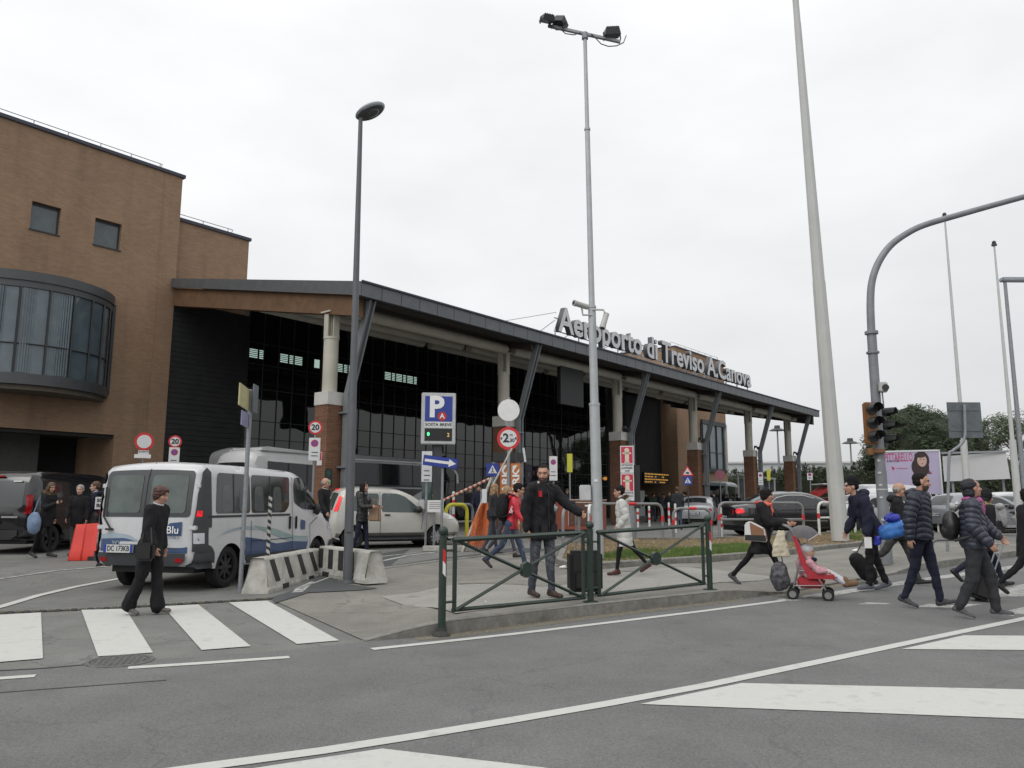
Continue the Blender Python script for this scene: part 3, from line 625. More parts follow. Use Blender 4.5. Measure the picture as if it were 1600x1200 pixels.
for i, x in enumerate(CXS):
    c = thing('column', None, None, (x, 0, 0)); c.parent = K0
    b = MB(); b.box(-.34, .34, -.34, .34, .0, 4.58); b.build('brick_pier', BRICKC, c, smooth=0)
    b = MB(); b.box(-.37, .37, -.37, .37, 4.58, 5.02); b.build('capital', PLASTER, c, smooth=0, bevel=.01)
    b = MB(); b.cyl((0, .05, 5.0), (0, .05, 6.85), .25, .25, 24); b.cyl((0, .05, 6.85), (0, .05, 6.93), .27, .27, 24); b.build('shaft', CREAM, c)
    b = MB()
    for a in range(4):
        M = Matrix.Rotation(a * math.pi / 2, 4, 'Z') @ Matrix.Translation((0, 0, 0)); b.box(.10, .24, -.03, .03, 6.93, 7.75, M @ Matrix.Translation((0, 0, 0))); b.box(.212, .245, -.11, .11, 6.93, 7.75, M)
    b.box(-.09, .09, -.09, .09, 6.93, 7.75); b.box(-.3, .3, -.25, .25, 7.75, 7.8)
    for v_ in b.v: pass
    o = b.build('column_head', CREAM if i < 1 else CREAM, c, (0, .05, 0), smooth=0)
    b = MB(); ys = -.56
    for dx in (-.1, .1):
        b.prism([(x + .32 + dx - .03, ys - .12, .1), (x + .32 + dx - .03, ys + .1, .1), (x + .32 + dx - .03, ys + .1, 4.9), (x + .32 + dx - .03, CF + .38, 8.0), (x + .32 + dx - .03, CF + .12, 8.0), (x + .32 + dx - .03, ys - .12, 4.9)], (.06, 0, 0))
    b.prism([(x + .25, ys - .03, .1), (x + .25, ys + .02, .1), (x + .25, ys + .02, 4.9), (x + .25, CF + .27, 8.0), (x + .25, CF + .22, 8.0), (x + .25, ys - .03, 4.9)], (.14, 0, 0))
    b.box(x + .1, x + .46, ys - .14, ys + .22, 4.3, 4.36); b.box(x + .1, x + .46, ys - .14, ys + .22, 2.5, 2.56)
    b.build('strut', mat('strut_grey', (.18, .195, .205), .5, .2, var=.1, scale=3), K0, smooth=0)
    if i:
        b = MB(); b.box(-.3, -.24, -.45, -.38, 5.02, 5.2); b.box(-.36, -.18, -.6, -.42, 5.16, 5.3, Matrix.Rotation(.0, 4, 'Z')); b.box(.1, .3, -.62, -.44, 5.06, 5.26); b.build('floodlight', GREYP, c, bevel=.02)
# ribbon of lamps hung under the canopy: dark banner box seen behind the tall mast
t = thing('hanging_sign_box', 'dark vertical box hanging below the canopy edge behind the floodlight mast', 'sign', (PX, PY, 0), BROT)
b = MB(); b.box(13.0, 14.9, -.25, -.05, 5.95, 7.75); b.box(13.2, 13.26, -.18, -.12, 7.75, 8.2); b.box(14.6, 14.66, -.18, -.12, 7.75, 8.2); b.build('panel', mat('sign_box_dark', (.014, .015, .017), .5), t, smooth=0)
# ---------------------------------------------------------------- roof letters
S0 = thing('rooftop_lettering', 'large pale metal letters reading Aeroporto di Treviso A.Canova on the canopy edge', 'sign', (PX, PY, 0), BROT)
LET = [mat('letter_face', (.60, .60, .62), .5, var=.06), mat('letter_side_shade', (.075, .077, .085), .5, var=.1)]  # letter sides get a darker colour, with their shade painted in
FULL = 'Aeroporto di Treviso A.Canova'; SZ = 1.62
def twid(s):
    me = text_mesh(s, SZ, .012, 0); xs = [v.co.x for v in me.vertices]; w = max(xs) - min(xs); bpy.data.meshes.remove(me); return w
tot = twid(FULL); X0, X1 = 11.75, 33.8; k = (X1 - X0) / tot; ylev = -.95; ZBASE = 9.08
sm = text_mesh('A', SZ, .012, 0); ay0 = min(v.co.y for v in sm.vertices)
for i, ch in enumerate(FULL):
    if ch == ' ': continue
    right = twid(FULL[:i + 1]) * k + X0
    me = text_mesh(ch, SZ, .022, .13); me.name = 'letter'; xs = [v.co.x for v in me.vertices]; w = (max(xs) - min(xs))
    # baseline: text is centred vertically on its line box, the same for every character
    me.materials.clear(); [me.materials.append(q) for q in LET]
    for p_ in me.polygons: p_.material_index = 0 if abs(p_.normal.z) > .5 else 1
    o = bpy.data.objects.new('letter', me); COL.objects.link(o); o.parent = S0; o.rotation_euler = (R(90), 0, 0); o.scale = (k, 1, 1)
    o.location = (right - max(xs) * k, ylev, ZBASE - ay0)
b = MB()
for px_ in (869, 906, 967, 991, 1006, 1018, 1036, 1049, 1070, 1087, 1101, 1107, 1118, 1134, 1151, 1167):
    x = local(px_, 560, ylev)[0]; b.cyl((x, ylev + .05, 8.5), (x, ylev + .05, ZBASE + .1), .035, n=6)
    b.tube([(x, ylev + .05, ZBASE + .5), (x, ylev + 1.6, 8.85)], .018, 5)
b.box(X0, X1, ylev + .12, ylev + .17, ZBASE + .02, ZBASE + .06); b.box(X0, X1, ylev + .12, ylev + .17, ZBASE + .62, ZBASE + .66)
b.tube([(X0 + .1, ylev + .1, ZBASE + .9), (X0 - 3, 1.5, 9.1)], .015, 5); b.build('support', GALVL, S0)
# ================================================================ STREET FURNITURE
def up(px_, py_, base): return hz(px_, py_, base.y)
# lamp post with an oval head
p = G(543, 911); t = thing('street_lamp', 'slim dark grey street lamp with an oval head, beside the striped concrete barrier', 'street lamp', p, face(p)); H0 = up(562, 183, p) - p.z; t.rotation_euler.y = R(-.35)
b = MB(); b.cyl((0, 0, 0), (0, 0, 3.0), .080, .068, 16); b.cyl((0, 0, 3.0), (0, 0, H0), .068, .038, 16); b.cyl((0, 0, 0), (0, 0, .05), .13, .12, 16); b.build('pole', LAMPG, t)
b = MB(); b.cbox((0, -.085, 1.05), (.10, .03, .42)); b.build('service_door', LAMPG, t, bevel=.01)
M = Matrix.Rotation(R(-28), 4, 'Y') @ Matrix.Rotation(R(-14), 4, 'X')
b = MB(); b.ell((.17, 0, H0 + .13), (.30, .20, .085), 24, 12, M); b.build('lamp_head', mat('lamp_shell', (.30, .33, .36), .35, .3), t)
b = MB(); b.ell((.175, -.0, H0 + .115), (.285, .19, .075), 24, 12, M); b.ell((.2, -.03, H0 + .095), (.15, .10, .075), 16, 8, M); b.build('glass_bowl', mat('lamp_bowl', (.05, .055, .055), .2), t)
# tall floodlight mast, stepped tube
p = G(935, 873); t = thing('floodlight_mast', 'tall galvanised stepped mast carrying three floodlights and two cameras', 'light mast', p, face(p))
t.rotation_euler.y = R(-.75); hh = [up(930, y, p) - p.z for y in (630, 478, 200, 52)]
b = MB(); b.cyl((0, 0, 0), (0, 0, hh[0]), .116, .108, 20); b.cyl((0, 0, hh[0]), (0, 0, hh[1]), .090, .083, 20); b.cyl((0, 0, hh[1]), (0, 0, hh[2]), .066, .056, 20); b.cyl((0, 0, hh[2]), (0, 0, hh[3]), .048, .042, 20)
for z in (hh[0], hh[1], hh[2]): b.cyl((0, 0, z - .05), (0, 0, z), .118 if z == hh[0] else .094 if z == hh[1] else .070, n=20)
b.build('pole', GALVL, t)
top = hh[3]; tl = Matrix.Rotation(R(18), 4, 'Y')
b = MB(); b.cbox((0, 0, 0), (1.75, .07, .07), Matrix.Translation((-.02, 0, top)) @ tl); b.cyl((0, 0, top - .14), (0, 0, top + .02), .075, n=14); b.build('cross_arm', GALV, t, bevel=.008)
FL = mat('floodlight_black', (.03, .032, .035), .5)
def flood(c, sz, rot, nm='floodlight'):
    o = bpy.data.objects.new(nm, None)
    M = Matrix.Translation(c) @ Euler(rot).to_matrix().to_4x4(); b = MB(); w, d, h = sz
    b.prism([M @ Vector(q) for q in ((-w / 2, -d / 2, -h / 2), (w / 2, -d / 2, -h / 2), (w / 2 * .8, -d / 2, h / 2), (-w / 2 * .8, -d / 2, h / 2))], M.to_3x3() @ Vector((0, d, 0)))
    for i in range(5): b.cbox(((i - 2) * w * .14, d * .0, h * .5 + .012), (.012, d * .8, .03), M)
    b.box(-w / 2 - .02, -w / 2, -.03, .03, -h, .02, M); b.box(w / 2, w / 2 + .02, -.03, .03, -h, .02, M)
    b.build(nm, FL, t, bevel=.006)
flood((-.86, -.2, top + .32), (.30, .30, .14), (R(20), 0, R(25))); flood((-.56, 0, top + .32), (.32, .28, .18), (R(-25), R(22), R(-30))); flood((.62, .0, top - .02), (.37, .30, .18), (R(12), R(-5), R(10)))
b = MB(); b.tube([(-.1, -.05, top + .0), (-.25, -.08, top - .06), (-.45, -.06, top), (-.55, 0, top + .15)], .012, 6); b.build('cable', BLACKP, t)
b = MB(); b.tube([(.15, -.05, top - .05)] + [(.25 + .42 * (1 - math.cos(a)) * .9, -.08, top - .12 - .3 * math.sin(a)) for a in (.3, .8, 1.3, 1.8, 2.3)] + [(.95, 0, top - .12)], .012, 6); b.build('cable', BLACKP, t)
CAMW = mat('camera_housing', (.42, .42, .40), .45)
def cctv(t, c, d, nm='camera', arm=None):
    c = Vector(c); d = Vector(d).normalized(); b = MB(); b.cyl(c - d * .16, c + d * .16, .062, .062, 14); b.cyl(c + d * .16, c + d * .22, .07, .07, 14)
    o = b.build(nm, CAMW, t); b = MB(); b.cyl(c + d * .221, c + d * .225, .045, .045, 12); b.build('lens', BLACKP, o)
    if arm: b = MB(); b.tube(arm, .022, 8); b.build('bracket', CAMW, o)
cctv(t, (-.22, -.1, hh[1] + .0), (-.75, -.6, .12), 'camera', [(0, -.08, hh[1] - .22), (-.2, -.1, hh[1] - .22), (-.22, -.1, hh[1] - .06)])
cctv(t, (.27, -.12, hh[1] - .35), (-.3, -.35, -1), 'camera', [(0, -.08, hh[1] - .1), (.25, -.1, hh[1] - .12), (.28, -.12, hh[1] - .2)])
b = MB(); b.cbox((-.01, -.117, 1.62), (.07, .012, .05)); b.build('sticker', WHITE, t)
z = up(935, 770, p) - p.z
b = MB(); b.cbox((-.24, -.02, z), (.25, .2, .33)); b.build('junction_box', mat('junction_grey', (.45, .46, .46), .5), t, bevel=.02)
b = MB(); b.cbox((.19, 0, up(935, 748, p) - p.z), (.07, .07, .07)); b.cyl((.13, 0, up(935, 748, p) - p.z), (.2, 0, up(935, 748, p) - p.z), .02); b.build('lamp', mat('orange_lamp', (.6, .25, .03), .4), t, bevel=.01)
# giant tapered polygonal mast
p = G(1313, 845); t = thing('tall_mast', 'thick pale grey tapering polygonal mast rising out of the picture from the island', 'mast', p, face(p) + .1); HM = 26
zs = [0, 7.9, 8.0, 14, HM]; b = MB(); kx = 1220 / 24.9
def mr_(z): return .245 - .0083 * z
b.cyl((0, 0, 0), (0, 0, 7.6), mr_(0) * .98, mr_(7.6), 12); b.cyl((0, 0, 7.6), (0, 0, 16), mr_(7.6) * .95, mr_(16) * .93, 12); b.cyl((0, 0, 16), (0, 0, HM), mr_(16) * .88, .04, 12); t.rotation_euler = (0, R(-1.4), 0)
b.build('mast', mat('mast_paint', (.47, .475, .46), .5, .1, var=.05, dirt=(.3, .3, .28), dirt_amt=.3), t, smooth=0)
# traffic signal with an arched arm
p = G(1386, 882); t = thing('traffic_light', 'traffic light with yellow casing and black hoods on an arched grey pole', 'traffic light', p, face(p) + R(4)); zb = up(1366, 520, p) - p.z; k = p.y / 1220
b = MB(); r0 = .105; b.cyl((0, 0, 0), (0, 0, 1.9), .115, .11, 18); b.cyl((0, 0, 1.9), (0, 0, zb), .10, .095, 18); b.cyl((0, 0, zb - .03), (0, 0, zb + .03), .135, n=18); b.cyl((0, 0, zb - .45), (0, 0, zb - .41), .13, n=18); b.build('pole', mat('signal_pole_paint', (.20, .21, .225), .5, .15, var=.15, scale=5), t)
arc = []; Y = p.y
for q in ((1366, 520), (1364, 475), (1366, 440), (1376, 410), (1393, 385), (1416, 367), (1446, 352), (1500, 336), (1560, 319), (1620, 303), (1720, 278), (1820, 255)):
    x_, z_ = ray(*q)[0] / ray(*q)[1] * Y, hz(q[0], q[1], Y); arc.append((x_ - p.x, 0, z_ - p.z))
M_ = Matrix.Rotation(-t.rotation_euler.z, 3, 'Z'); arc = [M_ @ Vector(q) for q in arc]; x00 = arc[0].x; arc = [Vector((q.x - x00 * (1 - i / 11), q.y - arc[0].y, q.z)) for i, q in enumerate(arc)]
def spl(P, n=5):
    o = []; P = [Vector(q) for q in P]; Q = [P[0]] + P + [P[-1]]
    for i in range(1, len(Q) - 2):
        for j in range(n):
            u = j / n; a, b_, c, d = Q[i - 1], Q[i], Q[i + 1], Q[i + 2]
            o.append(.5 * ((2 * b_) + (c - a) * u + (2 * a - 5 * b_ + 4 * c - d) * u * u + (3 * b_ - a - 3 * c + d) * u ** 3))
    return o + [P[-1]]
ap = spl(arc); b = MB(); b.tube(ap, [.082 - .0005 * i for i in range(len(ap))], 14); b.build('arm', _M['signal_pole_paint'], t)
YEL = mat('signal_yellow', (.19, .085, .03), .5, var=.15)
zc = up(1375, 665, p) - p.z
def signal(x, y, z, rot, s=1., back=False):
    M = Matrix.Translation((x, y, z)) @ Matrix.Rotation(rot, 4, 'Z'); b = MB(); b.cbox((0, .02, 0), (.26, .15, .88), M); o = b.build('signal_head', YEL if not back else BLACKP, t, bevel=.03)
    for q in (-1, 0, 1):
        zz = q * .285; b = MB(); n = 18; vs = []; fs = []
        for d_ in (0, 1):
            for i in range(n + 1):
                a = -.35 + (math.pi + .7) * i / n; r_ = .125; vs.append(M @ Vector((r_ * math.cos(a), -.065 - d_ * (.24 if math.sin(a) > -.1 else .08), zz + r_ * math.sin(a))))
        fs = [(i, i + 1, n + 2 + i, n + 1 + i) for i in range(n)]; b.add(vs, fs)
        v2 = [M @ Vector((.12 * math.cos(2 * math.pi * i / 16), -.07, zz + .12 * math.sin(2 * math.pi * i / 16))) for i in range(16)]; b.add(v2, [tuple(range(16))]); b.build('hood', mat('signal_hood_black', (.02, .02, .022), .5), o, fix=False)
signal(-.14, -.20, zc + .03, R(30)); signal(.10, .26, zc - .02, R(65), back=True)
b = MB(); b.box(-.25, .1, -.2, .0, zc - .58, zc - .5); b.cyl((-.18, -.2, zc - .62), (-.18, -.2, zc - .48), .07); b.box(-.2, 0, -.25, .0, zc + .42, zc + .46); b.build('bracket', YEL, t, bevel=.01)
zz = up(1388, 607, p) - p.z
b = MB(); b.cbox((.14, -.12, zz), (.17, .22, .2), Matrix.Rotation(.0, 4, 'Z')); o = b.build('camera', CAMW, t, bevel=.02); b = MB(); b.cyl((.18, -.24, zz - .02), (.18, -.232, zz - .02), .07); b.build('lens', BLACKP, o)
b = MB(); b.tube([(.05, -.08, zz - .45), (.13, -.1, zz - .38), (.12, -.1, zz - .1)], .017, 6); b.build('bracket', GALV, o)
b = MB()
for z_ in (.9, 1.35, 1.6, 1.85, 2.1): b.cbox((-.03, -.11 if z_ < 1.9 else -.1, z_), (.06, .012, .04))
b.cyl((0, 0, 1.5), (0, 0, 1.52), .116, n=18)
b.build('sticker', mat('torn_sticker', (.5, .5, .48), .7, var=.3, scale=30), t)
# flagpoles
for (a, c, lab) in (((1472, 340), (1510, 735), 'white flagpole standing left of the other, behind the square sign back'), ((1546, 384), (1588, 760), 'white flagpole on the right, rising beside the grey street lamp')):
    Y = 27.; q = D(c[0] + 7, Y); top = hz(a[0], a[1], Y) - q.z; t = thing('flagpole', lab, 'flagpole', q, 0, 'flagpoles by the parked cars')
    b = MB(); b.cyl((0, 0, 0), (0, 0, 3.3), .125, .11, 12); b.cyl((0, 0, 3.3), (0, 0, top), .07, .03, 12); b.build('pole', mat('flagpole_white', (.50, .51, .50), .4, var=.05), t)
    b = MB(); b.cyl((0, 0, top), (0, 0, top + .06), .09, .09, 12); b.ell((0, 0, top + .12), .07); b.build('finial', GREYP, t)
# street lamp at the right edge
Y = 24.; q = D(1607, Y); top = hz(1585, 440, Y) - q.z; t = thing('street_lamp', 'grey street lamp with a flat head reaching out of the right edge', 'street lamp', q)
b = MB(); b.cyl((0, 0, 0), (0, 0, top), .08, .05, 14); b.build('pole', GALV, t); b = MB(); b.cbox((.32, 0, top + .06), (.9, .24, .13)); b.build('lamp_head', mat('lamp_shell'), t, bevel=.03)
# far masts
def far(px_, ytop, Y, kind, lab):
    q = D(px_, Y); top = hz(px_, ytop, Y) - q.z; t = thing('far_mast', lab, 'light mast', q, 0)
    b = MB(); b.cyl((0, 0, 0), (0, 0, top), .18 * Y / 90, .09 * Y / 90, 8); b.build('pole', GALV, t); b = MB(); s = Y / 90
    if kind: b.cyl((0, 0, top), (0, 0, top + .22 * s), .95 * s, .55 * s, 14); b.cyl((0, 0, top + .22 * s), (0, 0, top + .6 * s), .35 * s, .3 * s, 10)
    else: b.cbox((-.4 * s, 0, top + .2 * s), (.5 * s, .3 * s, .7 * s), Matrix.Rotation(.0, 4, 'Y')); b.cbox((.25 * s, 0, top - .3 * s), (.5 * s, .3 * s, .7 * s)); b.cbox((0, 0, top), (1.2 * s, .1 * s, .1 * s))
    b.build('lamp_head', GREYP, t)
far(1222, 673, 110, 1, 'distant high mast with a ring of lamps seen between the last two columns'); far(1337, 693, 150, 1, 'distant high mast with a ring of lamps right of the tall tapered mast')
far(1177, 722, 80, 0, 'small far floodlight mast left of the last but one column'); far(1243, 718, 90, 0, 'small far floodlight mast just left of the last column')

# ---------------------------------------------------------------- road signs
def signpost(nm, lab, px_, Y, ztop, cat='road sign', r=.03, extra=0, m=GALV, z0=None, group=None):
    q = D(px_, Y); t = thing(nm, lab, cat, q, face(q, extra), group); b = MB(); b.cyl((0, .03, 0), (0, .03, ztop - q.z), r, r, 12); b.build('pole', m, t); t['zoff'] = q.z; return t
def disc(t, z, r, ring, field, y=-.02, x=0):
    z -= t.location.z; b = MB(); b.disc((x, y, z), r, .02, 36); o = b.build('disc', ring, t)
    if field: b = MB(); b.disc((x, y - .004, z), r * .74, .003, 36); b.build('field', field, o)
    return z
def plate(t, x, z, w, h, m, y=-.02, nm='plate', th=.015):
    z -= t.location.z; b = MB(); b.cbox((x, y, z), (w, th, h)); return b.build(nm, m, t, bevel=.004)
SBACK = mat('sign_back', (.13, .145, .155), .5, .3, var=.2, scale=6)
PURP = mat('purple_blue', (.10, .08, .34), .5)
def nopark(t, z, w, h, y=-.035, lines=2):
    o = plate(t, 0, z, w, h, OFFW, y, 'label'); zz = z - t.location.z; b = MB(); b.disc((0, y - .012, zz + h * .26), w * .33, .003, 24); b.build('ring', REDP, o); b = MB(); b.disc((0, y - .016, zz + h * .26), w * .25, .003, 24); b.build('field', PURP, o)
    b = MB(); b.prism([(-w * .2 - .012, y - .02, zz + h * .26 + w * .17), (-w * .2 + .012, y - .02, zz + h * .26 + w * .2), (w * .2 + .012, y - .02, zz + h * .26 - w * .17), (w * .2 - .012, y - .02, zz + h * .26 - w * .2)], (0, .002, 0)); b.build('slash', REDP, o)
    b = MB(); rn = random.Random(int(z * 99))
    for i in range(lines): b = MB(); b.box(-w * rn.uniform(.25, .36), w * rn.uniform(.2, .36), y - .012, y - .009, zz - h * (.14 + .15 * i) - .012, zz - h * (.14 + .15 * i) + .012); b.build('fine_print', BLKTXT, o)
t = signpost('road_sign', 'round white sign with red rim and two small plates behind the white van', 215, 27, 3.7)
disc(t, hz(215, 690, 27), .31, REDP, OFFW); plate(t, 0, hz(215, 707, 27), .34, .14, OFFW); plate(t, -.02, hz(213, 713, 27), .52, .13, WHITE, -.05); text('ECCETTO', .07, BLKTXT, t, (0, -.03, hz(215, 706, 27) - t.location.z), bold=.02)
for px_, Y, py_, pb, lab in ((263, 27, 690, 715, 'twenty limit sign over a no-parking label by the wall above the white van roof'), (485, 24, 668, 702, 'twenty limit sign over a no-parking label in front of the first brick column')):
    t = signpost('road_sign', lab, px_ + 1, Y, hz(px_, py_ - 10, Y)); z = disc(t, hz(px_, py_, Y), .215, REDP, OFFW); text('20', .24, BLKTXT, t, (0, -.03, z), bold=.03); nopark(t, hz(px_, pb, Y), .34, .70)
# width limit sign with blank disc above
t = signpost('road_sign', 'width limit sign with red rim below a blank white disc', 794, 22, 4.35, r=.045)
disc(t, hz(793, 641, 22), .31, WHITE, None, x=.0); z = disc(t, hz(793, 685, 22), .325, REDP, OFFW)
text('2', .34, BLKTXT, t, (-.075, -.03, z), bold=.03); text('m', .11, BLKTXT, t, (.075, -.03, z + .1), bold=.01); text(',30', .14, BLKTXT, t, (.085, -.03, z - .06), bold=.02)
b = MB(); b.prism([(-.225, -.03, z + .05), (-.165, -.03, z), (-.225, -.03, z - .05)], (0, .003, 0)); b.build('arrow', BLKTXT, t); b = MB(); b.prism([(.225, -.03, z + .05), (.165, -.03, z), (.225, -.03, z - .05)], (0, .003, 0)); b.build('arrow', BLKTXT, t)
# parking panel
q = G(682, 849); q = D(682, 22); t = thing('parking_sign', 'tall blue and white P parking panel reading SOSTA BREVE with lit digits', 'parking sign', q, face(q, 2)); z0 = q.z
POSTD = mat('dark_post', (.045, .05, .052), .5)
b = MB(); b.box(-.12, .12, .06, .2, 0, 3.2 - z0); b.build('post', POSTD, t); zc = (4.47 + 3.0) / 2 - z0
b = MB(); b.cbox((0, 0, zc), (.97, .14, 1.46)); b.build('cabinet', mat('sign_cabinet_grey', (.45, .46, .47), .5), t, bevel=.02)
b = MB(); b.cbox((0, -.075, zc + .27), (.77, .01, .72)); o = b.build('blue_panel', BLUEP, t); text('P', .82, WHTTXT, o, (-.07, -.085, zc + .30), bold=.035, sx=1.0)
b = MB(); b.disc((.10, -.084, zc + .06), .13, .004, 28); o2 = b.build('red_disc', mat('red_disc', (.42, .03, .03), .5), o); text('A', .2, WHTTXT, o2, (.10, -.09, zc + .06), bold=.02)
b = MB(); b.cbox((0, -.075, zc - .18), (.78, .008, .17)); o = b.build('white_strip', OFFW, t); text('SOSTA BREVE', .115, BLKTXT, o, (0, -.083, zc - .18), bold=.02, fitw=.74)
b = MB(); b.cbox((0, -.075, zc - .46), (.77, .01, .35)); o = b.build('display', mat('display_black', (.015, .015, .015), .4), t)
text('0', .13, mat('green_led', (.1, .8, .3), .5, emit=(.08, 1, .35), es=1.3, var=0), o, (-.28, -.083, zc - .45), bold=.05, name='green_digit'); text('2', .15, mat('amber_digit', (.5, .35, .1), .5, emit=(.8, .55, .15), es=.45, var=0), o, (.28, -.083, zc - .47), name='amber_digit')
# one-way arrow with the bent arm, white label behind
t = signpost('one_way_sign', 'blue one-way arrow sign tilted on a bent arm below the parking panel', 690, 20.5, 2.3, r=.035)
zc = hz(686, 722, 20.5) - t.location.z; M = Matrix.Translation((-.06, -.05, zc)) @ Matrix.Rotation(R(7), 4, 'Y')
b = MB(); b.cbox((0, 0, 0), (.90, .015, .27), M); b.build('plate', BLUEP, t, bevel=.01)
b = MB(); b.prism([M @ Vector(v) for v in ((-.41, -.012, .035), (-.41, -.012, -.035), (.22, -.012, -.035), (.22, -.012, -.10), (.41, -.012, 0), (.22, -.012, .10), (.22, -.012, .035))], (0, .003, 0)); b.build('arrow', WHITE, t)
b = MB(); b.tube([(.18, -.02, zc - .14), (.3, 0, zc - .2), (.38, .02, zc - .33), (.40, .02, zc - .55)], .025, 8); b.build('bent_arm', GALV, t)
t = signpost('notice_sign', 'narrow white notice plate partly covered by the blue one-way arrow', 665, 21.2, hz(665, 712, 21.2), cat='notice'); nopark(t, hz(665, 729, 21.2), .28, .82, lines=3)
t = signpost('paper_notice', 'white paper notice sheet fixed low on the dark post by the cream car', 678, 21.3, hz(678, 783, 21.3), cat='notice'); o = plate(t, .03, hz(680, 791, 21.3), .44, .32, WHITE, -.04, 'sheet'); b = MB(); z = hz(680, 791, 21.3) - t.location.z
for i in range(4): b.box(-.14, .2, -.052, -.049, z + .09 - i * .05, z + .1 - i * .05)
b.build('print', BLKTXT, o); b = MB(); b.cbox((-.33, 0, z + .03), (.22, .2, .3)); b.build('meter_box', mat('meter_grey', (.42, .42, .42), .5), t, bevel=.05)
# hydrant signs
t = signpost('hydrant_sign', 'pair of red and white fire hydrant plates, one above the other, on a grey pole', 988, 24, hz(980, 697, 24), cat='hydrant sign', r=.12)
for zc_, l in ((hz(980, 718, 24), ('ATTACCO', 'AUTOPOMPA', 'VVF')), (hz(981, 761, 24), ('IDRANTE', 'SOPRASUOLO'))):
    z = zc_ - t.location.z; b = MB(); b.cbox((-.12, -.15, z), (.40, .015, .82)); o = b.build('plate', OFFW, t); b = MB(); b.cbox((-.12, -.16, z + .13), (.345, .006, .50)); o2 = b.build('red_field', mat('hydrant_red', (.50, .03, .07), .5), o)
    b = MB(); b.disc((-.12, -.166, z + .27), .075, .004, 18); b.box(-.18, -.06, -.167, -.163, z - .08, z + .27); b.box(-.25, .01, -.167, -.163, z + .16, z + .21); b.box(-.2, -.04, -.167, -.163, z - .11, z - .07); b.build('hydrant_symbol', mat('hydrant_cream', (.6, .55, .45), .6), o2)
    for i, s_ in enumerate(l): text(s_, .075, BLKTXT, o, (-.12, -.162, z - .18 - i * .09), bold=.02, fitw=min(.34, .05 * len(s_)))
b = MB(); zz = hz(997, 740, 24) - t.location.z; b.cbox((.17, .02, zz - .4), (.18, .2, 1.3)); b.build('cabinet', BLACKP, t)
# street name signs, seen nearly edge-on, on the nearest pole
p = G(375, 926); t = thing('street_name_sign', 'grey pole with yellow and blue street name plates seen nearly edge-on', 'street sign', p, face(p))
b = MB(); b.cyl((0, 0, 0), (0, 0, 3.12), .035, .035, 14); b.cyl((0, 0, 3.12), (0, 0, 3.15), .04); b.build('pole', GALV, t)
YB = mat('yellow_plate', (.42, .39, .20), .5, var=.2, scale=10)
M = Matrix.Rotation(R(-60), 4, 'Z')
def npl(z, h, w, m, nm, m2=None):
    b = MB(); b.cbox((-w / 2 + .04, -.05, z), (w, .02, h), M); o = b.build(nm, m, t)
    return o
zc = [hz(373, y, p.y) - p.z for y in (626, 648)]
Ma = Matrix.Rotation(R(72), 4, 'Z')
b = MB(); b.cbox((-.02, -.40, 0), (.02, .86, .33), Matrix.Translation((0, 0, zc[0] + .0)) @ Matrix.Rotation(R(-10), 4, 'Z')); o = b.build('name_plate', YB, t)
b = MB()
for i, (y0, y1, z_) in enumerate(((-.75, -.3, .04), (-.7, -.15, -.03), (-.28, -.02, .05))): b.box(-.033, -.031, y0, y1, z_ - .018, z_ + .018, Matrix.Translation((0, 0, zc[0])) @ Matrix.Rotation(R(-10), 4, 'Z'))
b.build('lettering', BLKTXT, o)
b = MB(); b.cbox((-.02, -.28, 0), (.02, .55, .22), Matrix.Translation((0, 0, zc[1] - .1)) @ Matrix.Rotation(R(-10), 4, 'Z')); o = b.build('name_plate', mat('blue_grey_plate', (.22, .22, .34), .5, var=.15), t); b = MB(); b.cbox((-.032, -.28, .03), (.005, .45, .1), Matrix.Translation((0, 0, zc[1] - .1)) @ Matrix.Rotation(R(-10), 4, 'Z')); b.build('panel', OFFW, o)
b = MB(); b.cbox((.06, .05, 0), (.02, .26, .44), Matrix.Translation((0, 0, zc[0] + .04)) @ Matrix.Rotation(R(-16), 4, 'Z')); b.build('rear_plate', SBACK, t)
# far small signs
def small(px_, Y, py0, py1, w, kind, lab):
    t = signpost('parking_label_sign' if kind == 'p' else 'yellow_sign' if kind == 'y' else 'road_sign', lab, px_, Y, hz(px_, py0, Y), r=.03); z0_, z1_ = hz(px_, py0, Y), hz(px_, py1, Y)
    if kind == 'p': nopark(t, (z0_ + z1_) / 2, w, z0_ - z1_)
    if kind == 'y': plate(t, 0, (z0_ + z1_) / 2, w, z0_ - z1_, mat('bus_stop_yellow', (.50, .50, .04), .5, var=.05))
    return t
small(865, 27, 713, 751, .28, 'p', 'narrow no-parking label on a pole just right of the standing man'); small(891, 29, 709, 738, .20, 'y', 'blank yellow strip sign on a thin pole in front of the glass hall')
small(1192, 46, 738, 758, .26, 'p', 'small no-parking label beside the fifth column near a yellow strip'); small(1205, 47, 733, 751, .2, 'y', 'small yellow strip sign between the two rightmost columns'); small(1270, 44, 739, 750, .28, 'p', 'small no-parking label in front of the dark hedge')
t = signpost('warning_sign', 'triangular bump warning sign over a blue crossing sign by the fourth column', 1077, 38, hz(1077, 725, 38), m=GREYP); z = hz(1077, 737, 38) - t.location.z
b = MB(); b.prism([(-.3, -.03, z - .2), (.3, -.03, z - .2), (0, -.03, z + .3)], (0, .02, 0)); o = b.build('triangle', REDP, t); b = MB(); b.prism([(-.2, -.034, z - .145), (.2, -.034, z - .145), (0, -.034, z + .19)], (0, .003, 0)); o2 = b.build('field', OFFW, o); b = MB(); b.ell((0, -.036, z - .06), (.09, .004, .05), 12, 6); b.build('symbol', BLKTXT, o2)
